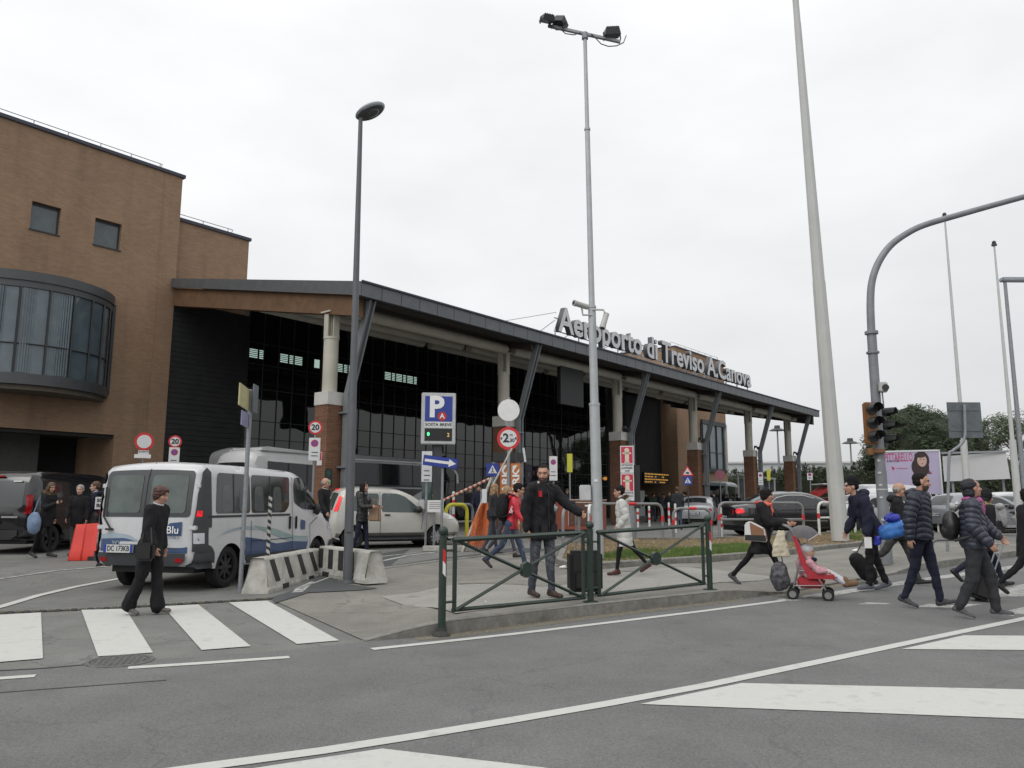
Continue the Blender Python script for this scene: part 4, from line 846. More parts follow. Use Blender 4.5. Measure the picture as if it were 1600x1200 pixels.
def walk_plate(t, x, z, s, y=-.03):
    b = MB(); b.cbox((x, y, z), (s, .012, s)); o = b.build('blue_plate', BLUEP, t); b = MB(); b.prism([(x - s * .36, y - .009, z - s * .28), (x + s * .36, y - .009, z - s * .28), (x, y - .009, z + s * .38)], (0, .002, 0)); o2 = b.build('white_triangle', OFFW, o)
    b = MB(); b.disc((x, y - .012, z + s * .12), s * .05, .002, 12); b.tube([(x, y - .011, z + s * .06), (x, y - .011, z - s * .08), (x - s * .12, y - .011, z - s * .22)], s * .03, 5); b.tube([(x, y - .011, z - s * .08), (x + s * .1, y - .011, z - s * .22)], s * .03, 5); b.build('walker_symbol', BLKTXT, o2)
walk_plate(t, 0, hz(1077, 751, 38) - t.location.z, .42)
t = signpost('crossing_sign', 'blue pedestrian crossing sign left of the orange banners', 769, 25, hz(769, 722, 25)); walk_plate(t, 0, hz(769, 734, 25) - t.location.z, .40)
t = signpost('banned_sign', 'faded round red sign by the far bus, right of the fourth column', 1128, 48, hz(1128, 735, 48)); disc(t, hz(1128, 742, 48), .3, mat('faded_red', (.35, .12, .16), .6), None)
# square sign back on a bent pole
Y = 19.; q = D(1478, Y); t = thing('sign_back', 'square grey sign seen from behind on a bent pole near the flagpoles', 'road sign', q, 0); xs = lambda px_, py_: ray(px_, py_)[0] / ray(px_, py_)[1] * Y - q.x
zz = lambda px_, py_: hz(px_, py_, Y) - q.z
b = MB(); b.tube(spl([(0, 0, 0), (xs(1481, 800), 0, zz(1481, 800)), (xs(1483, 715), 0, zz(1483, 715)), (xs(1488, 705), 0, zz(1488, 705)), (xs(1502, 694), 0, zz(1502, 694)), (xs(1507, 684), 0, zz(1507, 684)), (xs(1508, 670), 0, zz(1508, 670)), (xs(1507, 632), 0, zz(1507, 632))], 4), .035, 10); b.build('pole', GALV, t)
b = MB(); b.box(xs(1483, 650), xs(1536, 650), .06, .08, zz(1508, 684), zz(1508, 628)); o = b.build('panel', SBACK, t, bevel=.004); b = MB()
for y_ in (640, 672): b.box(xs(1485, 650), xs(1534, 650), .045, .059, zz(1508, y_) - .02, zz(1508, y_) + .02)
b.build('rail', SBACK, o)
# ---------------------------------------------------------------- green railing
GREEN = mat('dark_green_paint', (.019, .036, .028), .45, var=.2, scale=20, dirt=(.055, .062, .052), dirt_amt=.25, dscale=6)
posts = [G(690, 988), G(923, 947), G(1110, 927)]
posts = [Vector(flat(690, 994)) , Vector(flat(923, 958)), Vector(flat(1110, 936))]
t = thing('green_railing', 'dark green two-panel railing with crossed bars and ball-topped posts along the kerb', 'railing', (*posts[1], 0), 0)
off = posts[1]
HP = [1.37 * .78, 1.06, 1.06]; ptop = []
for i, (P_, ptp) in enumerate(zip(posts, ((690, 838), (920, 827), (1108, 816)))):
    zg = Hh(P_.x + .05, P_.y + .05); z0 = zg - .02 if i else -.02; zt_ = hz(ptp[0], ptp[1], P_.y); ptop.append(zt_); x, y = P_ - off; b = MB()
    b.cyl((x, y, z0), (x, y, zt_), .041, .041, 18); b.cyl((x, y, zt_), (x, y, zt_ + .015), .048, .03, 18); b.ell((x, y, zt_ + .055), .054, 16, 10)
    if i: b.cyl((x, y, z0), (x, y, z0 + .03), .1, .1, 16)
    o = b.build('post', GREEN, t)
    if i in (0, 2):
        b = MB(); zr = zt_ - .42
        for q_, mi in ((0, 0), (1, 1)): b.mi = mi; b.prism([(x + .004, y - .044, zr + .13 * (1 - q_) + .04), (x + .034, y - .030, zr + .13 * (1 - q_)), (x + .034, y - .030, zr + .13 * (2 - q_)), (x + .004, y - .044, zr + .13 * (2 - q_) + .04)], (0, .012, 0))
        b.build('reflector', [REDP, WHITE], o)
p0 = posts[0] - off; b = MB(); b.ell((p0.x, p0.y - .02, .0), (.10, .10, .06), 14, 8); b.cyl((p0.x, p0.y, .0), (p0.x, p0.y, .09), .065, .05, 14); b.build('base_socket', mat('rusty_socket', (.035, .035, .03), .8, var=.4, scale=30), t)
for i in (0, 1):
    A_, B_ = posts[i] - off, posts[i + 1] - off; d = (B_ - A_).normalized(); a = A_ + d * (.17 if i == 0 else .16); c = B_ - d * .14
    pa, pc = ((707, 953), (913, 934)) if i == 0 else ((937, 930), (1103, 911))
    za0, za1 = hz(pa[0], pa[1], (a + off).y), ptop[i] - .04; zc0, zc1 = hz(pc[0], pc[1], (c + off).y), ptop[i + 1] - .04
    A0, A1, C0, C1 = Vector((a.x, a.y, za0)), Vector((a.x, a.y, za1)), Vector((c.x, c.y, zc0)), Vector((c.x, c.y, zc1)); pn = thing('panel', None, None); pn.parent = t
    b = MB(); b.tube([A0, A1], .024, 4); b.tube([C0, C1], .024, 4); b.tube([A0 - Vector((d.x, d.y, 0)) * .03, C0 + Vector((d.x, d.y, 0)) * .03], .022, 4); b.tube([A1 - Vector((d.x, d.y, 0)) * .03, C1 + Vector((d.x, d.y, 0)) * .03], .028, 4)
    for zf_ in (.12, .85):
        b.tube([(A_.x, A_.y, za0 + (za1 - za0) * zf_), (a.x, a.y, za0 + (za1 - za0) * zf_)], .014, 6); b.tube([(B_.x, B_.y, zc0 + (zc1 - zc0) * zf_), (c.x, c.y, zc0 + (zc1 - zc0) * zf_)], .014, 6)
    b.build('frame', GREEN, pn, smooth=20)
    nrm = Vector((d.y, -d.x, 0)) * .02
    b = MB(); b.tube([A1, C0], .020, 4); b.build('cross_bar', GREEN, pn, smooth=20); b = MB(); b.tube([A0 + nrm, C1 + nrm], .020, 4); b.build('cross_bar', GREEN, pn, smooth=20)
    mid = (A0 + A1 + C0 + C1) / 4; nn_ = Vector((d.y, -d.x, 0)); b = MB(); b.cyl(mid - nn_ * .0, mid + nn_ * .05, .092, .092, 8); b.build('boss', GREEN, pn, smooth=20)
# ---------------------------------------------------------------- jersey barriers
CONC = mat('barrier_concrete', (.44, .43, .395), .85, var=.12, scale=6, bump=.5, bscale=45, dirt=(.18, .17, .14), dirt_amt=.65, dscale=3.5)
STRB = mat('black_stripe_paint', (.022, .022, .022), .7, var=.3, scale=12)
def jersey(lab, pa, pb, h, nstr, tilt, flip=False, first=.16, step=.5):
    A_, B_ = Vector((*flat(*pa),)), Vector((*flat(*pb),)); L = (B_ - A_).length; ang = math.atan2(B_.y - A_.y, B_.x - A_.x); t = thing('concrete_barrier', lab, 'barrier', (A_.x, A_.y, Hh(*A_)), ang, 'striped concrete barriers')
    n = 24; prof = [(.21, 0), (.21, .06), (.19, .10), (.115, h - .03), (.09, h), (-.09, h), (-.115, h - .03), (-.19, .10), (-.21, .06), (-.21, 0)]
    rows = []; b = MB(); xs_ = [0, .0, .05] + [L * i / n for i in range(1, n)] + [L - .05, L, L]
    for i, x in enumerate(xs_):
        s = .94 if i in (0, len(xs_) - 1) else 1; endt = .10 * (1 if i <= 1 else 0) - .10 * (1 if i >= len(xs_) - 2 else 0)
        rows.append([(x + endt * (z / h) * 0 + (.09 * z / h if i <= 1 else -.09 * z / h if i >= len(xs_) - 2 else 0), -y * s, z + .006 * noise.noise(Vector((x * 3, y * 9, z * 7)))) for y, z in prof])
    m = len(prof); vs = [q for r_ in rows for q in r_]; fs = [(i * m + k, i * m + (k + 1) % m, (i + 1) * m + (k + 1) % m, (i + 1) * m + k) for i in range(len(rows) - 1) for k in range(m)]; fs += [tuple(range(m)), tuple((len(rows) - 1) * m + k for k in range(m - 1, -1, -1))]
    b.add(vs, fs); b.build('body', CONC, t, smooth=25, bevel=0)
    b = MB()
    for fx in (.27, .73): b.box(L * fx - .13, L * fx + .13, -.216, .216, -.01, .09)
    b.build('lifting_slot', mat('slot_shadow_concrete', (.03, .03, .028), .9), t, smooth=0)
    b = MB(); sl = (h - .15)
    for i in range(nstr):
        x = first + i * step; q = []
        for (dx, z) in ((0, h - .04), (.19, h - .04), (.19 + tilt, .15), (tilt, .15)): yy = -(.115 + (.19 - .115) * (h - .03 - z) / (h - .13)) - .007; q.append((x + dx, yy, z))
        if q[1][0] < L - .02: b = MB(); b.prism(q, (0, .006, 0)); b.build('stripe', STRB, t, smooth=0)
    return t, L
jersey('striped concrete barrier nearest the van, left one of the pair', (398, 928), (490, 897), .53, 4, .15, first=.22, step=.62)
jersey('striped concrete barrier behind the slim lamp post, right one of the pair', (505, 897), (588, 915), .52, 4, .13, first=.05, step=.42)
# striped plastic stick on the barrier
p = Vector((*flat(409, 924), 0)); p = Vector((flat(412, 922)[0], flat(412, 922)[1] + .12, .54)); t = thing('marker_pole', 'black and white spiral striped pole standing on the left concrete barrier', 'pole', p)
zt_ = hz(405, 775, p.y) - .54; n = 12; b = MB(); n2 = 60
vs = []; fs = []
for i in range(n2 + 1):
    for k in range(n): a = 2 * math.pi * k / n; vs.append((.03 * math.cos(a), .03 * math.sin(a), zt_ * i / n2))
for i in range(n2):
    for k in range(n): b.mi = 0; fs.append((i * n + k, i * n + (k + 1) % n, (i + 1) * n + (k + 1) % n, (i + 1) * n + k))
b.add(vs, fs); b.m = [int(((i / n2 * zt_ * 9.5) + k / n) % 1 > .5) for i in range(n2) for k in range(n)]
b.add([(.03 * math.cos(2 * math.pi * k / n), .03 * math.sin(2 * math.pi * k / n), zt_) for k in range(n)], [tuple(range(n))])
b.build('tube', [mat('stick_white', (.5, .5, .47), .6, dirt=(.2, .2, .18), dirt_amt=.4), STRB], t)
# red plastic barrier
p = G(113, 875); t = thing('plastic_barrier', 'bright red plastic water barrier left of the white van', 'barrier', p, R(8)); RP = mat('red_plastic', (.62, .035, .022), .4, var=.08, scale=4)
b = MB(); prof = [(.24, 0), (.24, .12), (.19, .26), (.13, .62), (.08, .80), (-.08, .80), (-.13, .62), (-.19, .26), (-.24, .12), (-.24, 0)]
xs_ = [0, .03, .25, .26, .42, .43, .62, .63, .8, .81, 1.02, 1.05]; m = len(prof); rows = [[(x + (.06 * z if i < 2 else -.06 * z if i > 9 else 0), -y * (.86 if 3 <= i <= 4 or 7 <= i <= 8 else 1), z * (1 + .08 * (x - .5))) for y, z in prof] for i, x in enumerate(xs_)]
b.add([q for r_ in rows for q in r_], [(i * m + k, i * m + (k + 1) % m, (i + 1) * m + (k + 1) % m, (i + 1) * m + k) for i in range(11) for k in range(m)] + [tuple(range(m)), tuple(11 * m + k for k in range(m - 1, -1, -1))]); b.build('body', RP, t, bevel=.01)
b = MB(); b.box(.4, .66, -.25, .25, -.01, .09); b.build('foot_slot', BLACKP, t, smooth=0)
# ---------------------------------------------------------------- hoops
def hoop(lab, pa, pb, h, m, bands=True, r=.042, mid=True, sink=0, group='tubular hoops round the island'):
    A_, B_ = Vector((*flat(*pa),)), Vector((*flat(*pb),)); L = (B_ - A_).length; ang = math.atan2(B_.y - A_.y, B_.x - A_.x); t = thing('hoop_barrier', lab, 'hoop barrier', (A_.x, A_.y, Hh(*A_)), ang, group)
    rr = min(.22, L / 3); P_ = [(0, 0, -.02), (0, 0, h - rr)] + [(rr - rr * math.cos(a), 0, h - rr + rr * math.sin(a)) for a in (.3, .6, .9, 1.2, 1.57)] + [(L - rr, 0, h)] + [(L - rr + rr * math.sin(a), 0, h - rr + rr * math.cos(a)) for a in (.3, .6, .9, 1.2, 1.57)] + [(L, 0, -.02)]
    b = MB(); b.tube(P_, r, 10); b.build('hoop', m, t)
    if mid: b = MB(); b.tube([(.03, 0, h * .52), (L - .03, 0, h * .52)], r * .8, 8); b.build('crossbar', m, t)
    if bands:
        for a, c in (((0, 0, h * .5), (0, 0, h * .66)), ((L, 0, h * .5), (L, 0, h * .66)), ((L * .42, 0, h), (L * .62, 0, h))): b = MB(); b.cyl(a, c, r * 1.12, n=12); b.build('red_band', REDP, t)
        if mid: b = MB(); b.cyl((L * .42, 0, h * .52), (L * .62, 0, h * .52), r * .95, n=10); b.build('red_band', REDP, t)
    return t
HG = mat('hoop_grey', (.21, .215, .22), .5, .1, var=.1); HW = mat('hoop_white', (.62, .62, .60), .5, var=.05)
hoop('grey hoop barrier with red bands behind the right end of the green railing', (1053, 847), (1112, 847), 1.0, HG, mid=False); hoop('long grey hoop barrier with a crossbar in front of the black sedan', (1125, 848), (1257, 846), 1.04, HG)
hoop('white hoop barrier with red bands standing behind the tall tapered mast', (1281, 842), (1337, 839), 1.02, HW); hoop('wide grey hoop barrier behind the woman in the white coat', (925, 852), (1036, 849), 1.02, HG, mid=False)
hoop('white hoop barrier right of the arched signal pole', (1467, 832), (1540, 826), 1.05, HW); hoop('plain white hoop end left of the floodlight mast', (921, 858), (940, 838), 1.0, HW, bands=False, mid=False)
hoop('small white hoop between the beanie man and the parked cars', (1345, 836), (1400, 832), .6, HW, bands=False, mid=False)
hoop('low grey hoop on the kerb edge at the far right behind the walkers', (1457, 880), (1520, 874), .35, mat('dark_rail', (.09, .09, .1), .5), bands=False, mid=False, r=.03)
YH = mat('yellow_paint', (.50, .47, .03), .45, var=.08)
hoop('bright yellow hoop barrier by the car park entrance', (696, 851), (729, 849), 1.12, YH, bands=False, mid=False, r=.055, group='yellow hoops'); hoop('yellow hoop barrier seen behind the windscreen of the cream car', (643, 822), (676, 821), 1.45, YH, bands=False, mid=False, r=.07, group='yellow hoops')
hoop('grey hoop barrier just behind the yellow hoop', (703, 846), (738, 843), 1.1, HG, bands=False)
hoop('low grey hoop rail at the middle of the photo behind the railing', (880, 866), (905, 858), .95, HG, bands=False, mid=False)
# bollards with red bands
for px_, Y, h, lab in ((1127, 24.3, 1.0, 'white and red bollard just left of the black sedan'), (1056, 30, 1.05, 'white and red bollard behind the first grey hoop'), (1046, 33, 1.1, 'thin white and red bollard beside the man in grey by the silver car'), (1015, 33, .95, 'thin white bollard left of the crowd'), (997, 31, .9, 'short white bollard behind the hydrant sign'), (708, 24.5, 1.45, 'thin red and white stick behind the yellow hoop'), (752, 24, 1.5, 'grey steel post between yellow hoop and orange net')):
    q = D(px_, Y); t = thing('bollard', lab, 'bollard', q, 0, 'bollards along the car park'); b = MB(); b.cyl((0, 0, 0), (0, 0, h), .045, .045, 12); b.ell((0, 0, h), (.045, .045, .03)); b.build('post', GALV if 'steel' in lab else HW, t)
    if 'steel' not in lab: 
        for za, zb_ in ((.72, .84), (.42, .54)): b = MB(); b.cyl((0, 0, h * za), (0, 0, h * zb_), .048); b.build('red_band', REDP, t)
p = G(756, 868); t = thing('bollard', 'short white stub at the corner of the pavement by the blonde girl', 'bollard', p); b = MB(); b.cyl((0, 0, 0), (0, 0, .2), .06, .055, 12); b.build('post', HW, t)
# orange net on a leaning pole, boom gate, banners
p = G(735, 862); t = thing('orange_safety_net', 'orange plastic safety net hung from a leaning white pole near the entrance', 'safety net', p)
Y = p.y; X_ = lambda px_, py_: ray(px_, py_)[0] / ray(px_, py_)[1] * Y - p.x; Z_ = lambda px_, py_: hz(px_, py_, Y) - p.z
b = MB(); b.cyl((X_(722, 860), 0, -.02), (X_(768, 746), .1, Z_(768, 746)), .035); b.cyl((X_(768, 762), .0, Z_(768, 762)), (X_(800, 700), .15, Z_(800, 700)), .025); b.build('pole', mat('weathered_white_pole', (.42, .40, .36), .7, var=.25, scale=12), t)
NET = mat('orange_net', (.60, .17, .06), .7, var=.25, scale=12); b = MB(); quad = [(722, 851), (752, 788), (769, 784), (757, 858)]; rn = random.Random(3)
A4 = [Vector((X_(*q_), 0, Z_(*q_))) for q_ in quad]
def net(u, v): return (A4[0] * (1 - u) + A4[3] * u) * (1 - v) + (A4[1] * (1 - u) + A4[2] * u) * v + Vector((0, .10 * math.sin(u * 9 + v * 5), .02 * math.sin(u * 20)))
for i in range(15): b.tube([net(i / 14, j / 10) for j in range(11)], .016, 4)
for j in range(26): b.tube([net(i / 8, j / 25) for i in range(9)], .011, 4)
b.build('net', NET, t, smooth=0)
b = MB(); pts = [net(u_, v_) + Vector((0, .06, 0)) for v_ in [i / 8 for i in range(9)] for u_ in [j / 6 for j in range(7)]]; b.add(pts, [(i * 7 + j, i * 7 + j + 1, (i + 1) * 7 + j + 1, (i + 1) * 7 + j) for i in range(8) for j in range(6) if (i * 3 + j * 5) % 3 == 0]); b.build('crumpled_net', mat('orange_net_back', (.50, .13, .05), .8, var=.5, scale=9), t)
b = MB(); b.cbox((X_(757, 775), -.05, Z_(757, 775)), (.12, .04, .35), None); b.build('tag_paper', OFFW, t)
q = D(690, 24.); t = thing('boom_gate', 'red and white striped boom of the car park gate, raised at a slant', 'barrier gate', q); Y = 24.; X_ = lambda px_, py_: ray(px_, py_)[0] / ray(px_, py_)[1] * Y - q.x; Z_ = lambda px_, py_: hz(px_, py_, Y) - q.z
a, c = Vector((X_(688, 784), 0, Z_(688, 784))), Vector((X_(765, 748), 0, Z_(765, 748))); n = 22; b = MB()
for i in range(n): b.mi = i % 2; b.cyl(a.lerp(c, i / n), a.lerp(c, (i + 1) / n), .042, n=8)
b.build('boom', [mat('boom_red', (.40, .06, .035), .5), mat('boom_white', (.50, .46, .38), .5)], t); b = MB(); b.cbox((a.x - .1, .05, (a.z) / 2), (.3, .3, a.z)); b.build('gate_cabinet', mat('gate_grey', (.3, .3, .3), .5), t, bevel=.02)
ORG = mat('orange_banner', (.46, .16, .05), .6, var=.08)
for px0, px1, lab, ex in ((781, 796, 'orange PARK banner, the left one of two behind the width limit sign', 8), (798, 813, 'orange PARK banner, the right one of two behind the width limit sign', -6)):
    Y = 25.; q = D((px0 + px1) / 2, Y); t = thing('park_banner', lab, 'banner', q, face(q, ex), 'orange PARK banners'); z1, z0_ = hz(790, 724, Y) - q.z, .15; w = (px1 - px0) * Y / 1220; b = MB(); b.cbox((0, 0, (z0_ + z1) / 2), (w, .08, z1 - z0_)); o = b.build('panel', ORG, t, bevel=.01)
    text('PARK', .30, WHTTXT, o, (.02, -.048, (z0_ + z1) / 2 + .45), (R(90), R(-90), 0), bold=.03, fitw=.95); b = MB(); b.prism([(-w * .3, -.046, z1 - .08), (w * .2, -.046, z1 - .05), (-w * .3, -.046, z1 - .3)], (0, .003, 0)); b.build('mark', WHITE, o)
    b = MB(); b.cbox((0, 0, z1 + .25), (.02, .05, .5)); b.cbox((0, .03, .1), (w * .8, .3, .2)); b.build('mount', GREYP, t)
Y = 25.3; q = D(797, Y); t = thing('barrier_beam', 'dark horizontal height beam above the orange banners', 'beam', q, face(q)); b = MB(); b.cbox((-.05, .1, hz(797, 714, Y) - q.z), (1.0, .25, .28)); b.build('beam', mat('dark_beam', (.03, .03, .032), .6), t); b = MB(); b.cyl((.36, .1, 0), (.36, .1, hz(797, 720, Y) - q.z), .05); b.cyl((-.5, .1, 0), (-.5, .1, hz(797, 720, Y) - q.z), .05); b.build('post', GALV, t); b = MB(); b.cyl((.42, 0, hz(815, 700, Y) - q.z), (.48, 0, hz(817, 722, Y) - q.z), .04); b.build('arm', OFFW, t)
# red cabinet and grey machines beyond the railing
q = D(908, 26); t = thing('red_cabinet', 'rust red utility cabinet with a dark grille door behind the floodlight mast', 'cabinet', q, face(q, -12)); RC = mat('rust_red_paint', (.24, .055, .03), .6, var=.12, dirt=(.13, .05, .03), dirt_amt=.4); h = hz(905, 780, 26) - q.z
b = MB(); b.box(-.78, .75, -.3, .5, .25, h - .04); b.build('body', RC, t, bevel=.01); b = MB(); b.box(-.80, .77, -.33, .53, h - .04, h); b.build('top', mat('cabinet_top', (.38, .30, .25), .6), t); b = MB(); b.box(-.34, .68, -.32, -.305, .4, h - .12); o = b.build('door', mat('grille_brown', (.10, .045, .03), .7, var=.35, scale=20), t)
b = MB(); b.box(-.36, -.34, -.325, -.305, .38, h - .1); b.box(-.34, .7, -.325, -.305, h - .12, h - .09); b.build('door_trim', mat('trim_cream', (.45, .4, .33), .6), o); b = MB(); b.box(.2, .42, -.33, -.32, h - .24, h - .18); b.build('label', OFFW, o); b = MB(); b.box(-.7, .7, -.2, .4, 0, .25); b.build('plinth', GREYP, t)
b = MB(); b.cyl((-.95, -.2, h - .3), (-.72, -.2, h - .34), .18, .14, 18); b.build('duct', GALV, t)
# litter bin / kerb blocks by the cream car
p = G(690, 862); t = thing('kerb_block', 'pale concrete kerb block lying at the foot of the parking sign', 'kerb block', p, R(8)); b = MB(); b.cbox((.1, .1, .07), (1.15, .25, .14)); b.build('block', CONC, t, bevel=.02)
for px_, py_, lab in ((880, 886, 'crumpled white bag lying by the island kerb left'), (1337, 862, 'crumpled white bag on the ground beside the man with the beanie')):
    p = G(px_, py_); b = MB(); b.ell((0, 0, .03), (.08, .05, .035), 10, 6); o = b.build('litter_bag', WHITE, None, p); [setattr(v_, 'co', v_.co * (1 + .3 * noise.noise(v_.co * 25))) for v_ in o.data.vertices]; tag(o, lab, 'litter bag')
# ---------------------------------------------------------------- billboards
Y = 60.; q = D(1425, Y, 780); t = thing('billboard', 'billboard advertising PITTARELLO with a dark haired woman on a lilac ground', 'billboard', q, face(q)); px2 = Y / 1220 * .98
xb = lambda px_: (px_ - 1422) * px2; zb_ = lambda py_: hz(1425, py_, Y) - q.z
b = MB(); b.box(xb(1384), xb(1464), -.03, .05, zb_(772), zb_(706)); o = b.build('poster', mat('lilac_poster', (.42, .37, .52), .6, var=.05, scale=.8), t); b = MB()
for a in (xb(1384) - .08, xb(1464)): b.box(a, a + .1, -.08, .08, zb_(772), zb_(706) + .1)
b.box(xb(1384) - .08, xb(1464) + .1, -.08, .08, zb_(706), zb_(706) + .12); b.box(xb(1395), xb(1395) + .15, -.05, .05, 0, zb_(772)); b.box(xb(1455), xb(1455) + .15, -.05, .05, 0, zb_(772)); b.build('frame', OFFW, t)
text('PITTARELLO', .9, mat('magenta_print', (.42, .02, .10), .6), o, (xb(1407), -.04, zb_(715)), bold=.004, fitw=1.92); text('A FEW STEPS', .22, BLKTXT, o, (xb(1399), -.04, zb_(720.5)), fitw=.9, bold=.01)
b = MB(); b.prism([(xb(1396), -.036, zb_(728)), (xb(1401), -.036, zb_(731)), (xb(1397.5), -.036, zb_(735.5))], (0, .004, 0)); b.build('mark', mat('magenta_print'), o); text('collezione', .2, mat('magenta_print'), o, (xb(1411), -.04, zb_(731.5)), bold=.0, fitw=.8)
def ellp(nm, cx, cz, rx, rz, m, y, o): b = MB(); b.prism([(cx + rx * math.cos(a * .2618), y, cz + rz * math.sin(a * .2618)) for a in range(24)], (0, .004, 0)); return b.build(nm, m, o)
pr = thing('portrait', None, None); pr.parent = t; hr = mat('portrait_hair', (.035, .02, .022), .7); sk = mat('portrait_skin', (.50, .33, .28), .7)
ellp('hair', xb(1439.5), zb_(720), .52, .72, hr, -.037, pr); ellp('hair', xb(1437), zb_(730), .60, .75, hr, -.041, pr); ellp('face', xb(1440), zb_(720), .32, .47, sk, -.045, pr); ellp('hair', xb(1438), zb_(711.5), .40, .20, hr, -.049, pr)
ellp('eye', xb(1438.0), zb_(718.3), .055, .028, BLKTXT, -.049, pr); ellp('eye', xb(1442.4), zb_(718.6), .055, .028, BLKTXT, -.049, pr); ellp('mouth', xb(1440.4), zb_(725), .085, .03, mat('portrait_lip', (.3, .04, .06), .6), -.049, pr); b = MB(); b.prism([(xb(1426), -.034, zb_(741)), (xb(1434), -.034, zb_(731)), (xb(1446), -.034, zb_(731)), (xb(1453), -.034, zb_(741))], (0, .004, 0)); b.build('shoulders', mat('portrait_dress', (.16, .06, .07), .8), pr)
Y = 56.; q = D(1528, Y, 780); t = thing('billboard', 'blank pale billboard behind the flagpoles and parked cars', 'billboard', q, face(q)); px2 = Y / 1220 * .97; xb = lambda px_: (px_ - 1530) * px2; zb_ = lambda py_: hz(1530, py_, Y) - q.z
b = MB(); b.prism([(xb(1485), 0, zb_(752)), (xb(1576), -.6, zb_(749)), (xb(1573), -.6, zb_(708)), (xb(1485), 0, zb_(712))], (0, .15, 0)); b.build('panel', mat('blank_poster', (.50, .50, .51), .6, var=.05, scale=.5), t, smooth=0); b = MB()
for a in (1495, 1530, 1565): b.box(xb(a), xb(a) + .15, .16, .3, 0, zb_(720))
b.box(xb(1484), xb(1577), -.66, -.605, zb_(709) , zb_(708) + .1); b.build('frame', GALV, t)

# small things by the first brick column
q = D(510, 25.2); t = thing('pedestrian_signal', 'small green-lit pedestrian signal beside the first brick column', 'traffic light', q, face(q)); z = hz(512, 747, 25.2) - q.z
b = MB(); b.cyl((0, .05, 0), (0, .05, z + .3), .03); b.build('pole', GALV, t); b = MB(); b.cbox((0, 0, z), (.24, .16, .62)); b.build('housing', BLACKP, t, bevel=.03)
b = MB(); b.disc((0, -.085, z - .12), .075, .005, 18); b.build('green_lamp', mat('green_signal', (.02, .3, .12), .5, emit=(.03, .5, .2), es=.35, var=0), t); b = MB(); b.disc((0, -.085, z + .15), .075, .005, 18); b.build('dark_lamp', mat('dark_green_lens', (.01, .06, .03), .3), t)
z = hz(498, 716, 25.5); t = thing('fire_point_sign', 'small red and white fire point sign on the first brick column', 'sign', (PX, PY, 0), BROT); b = MB(); b.box(-.36, -.352, -.16, .10, z - .22, z + .22); o = b.build('plate', OFFW, t, smooth=0); b = MB(); b.box(-.364, -.3605, -.14, .08, z - .06, z + .2); b.build('red_field', mat('hydrant_red'), o, smooth=0)
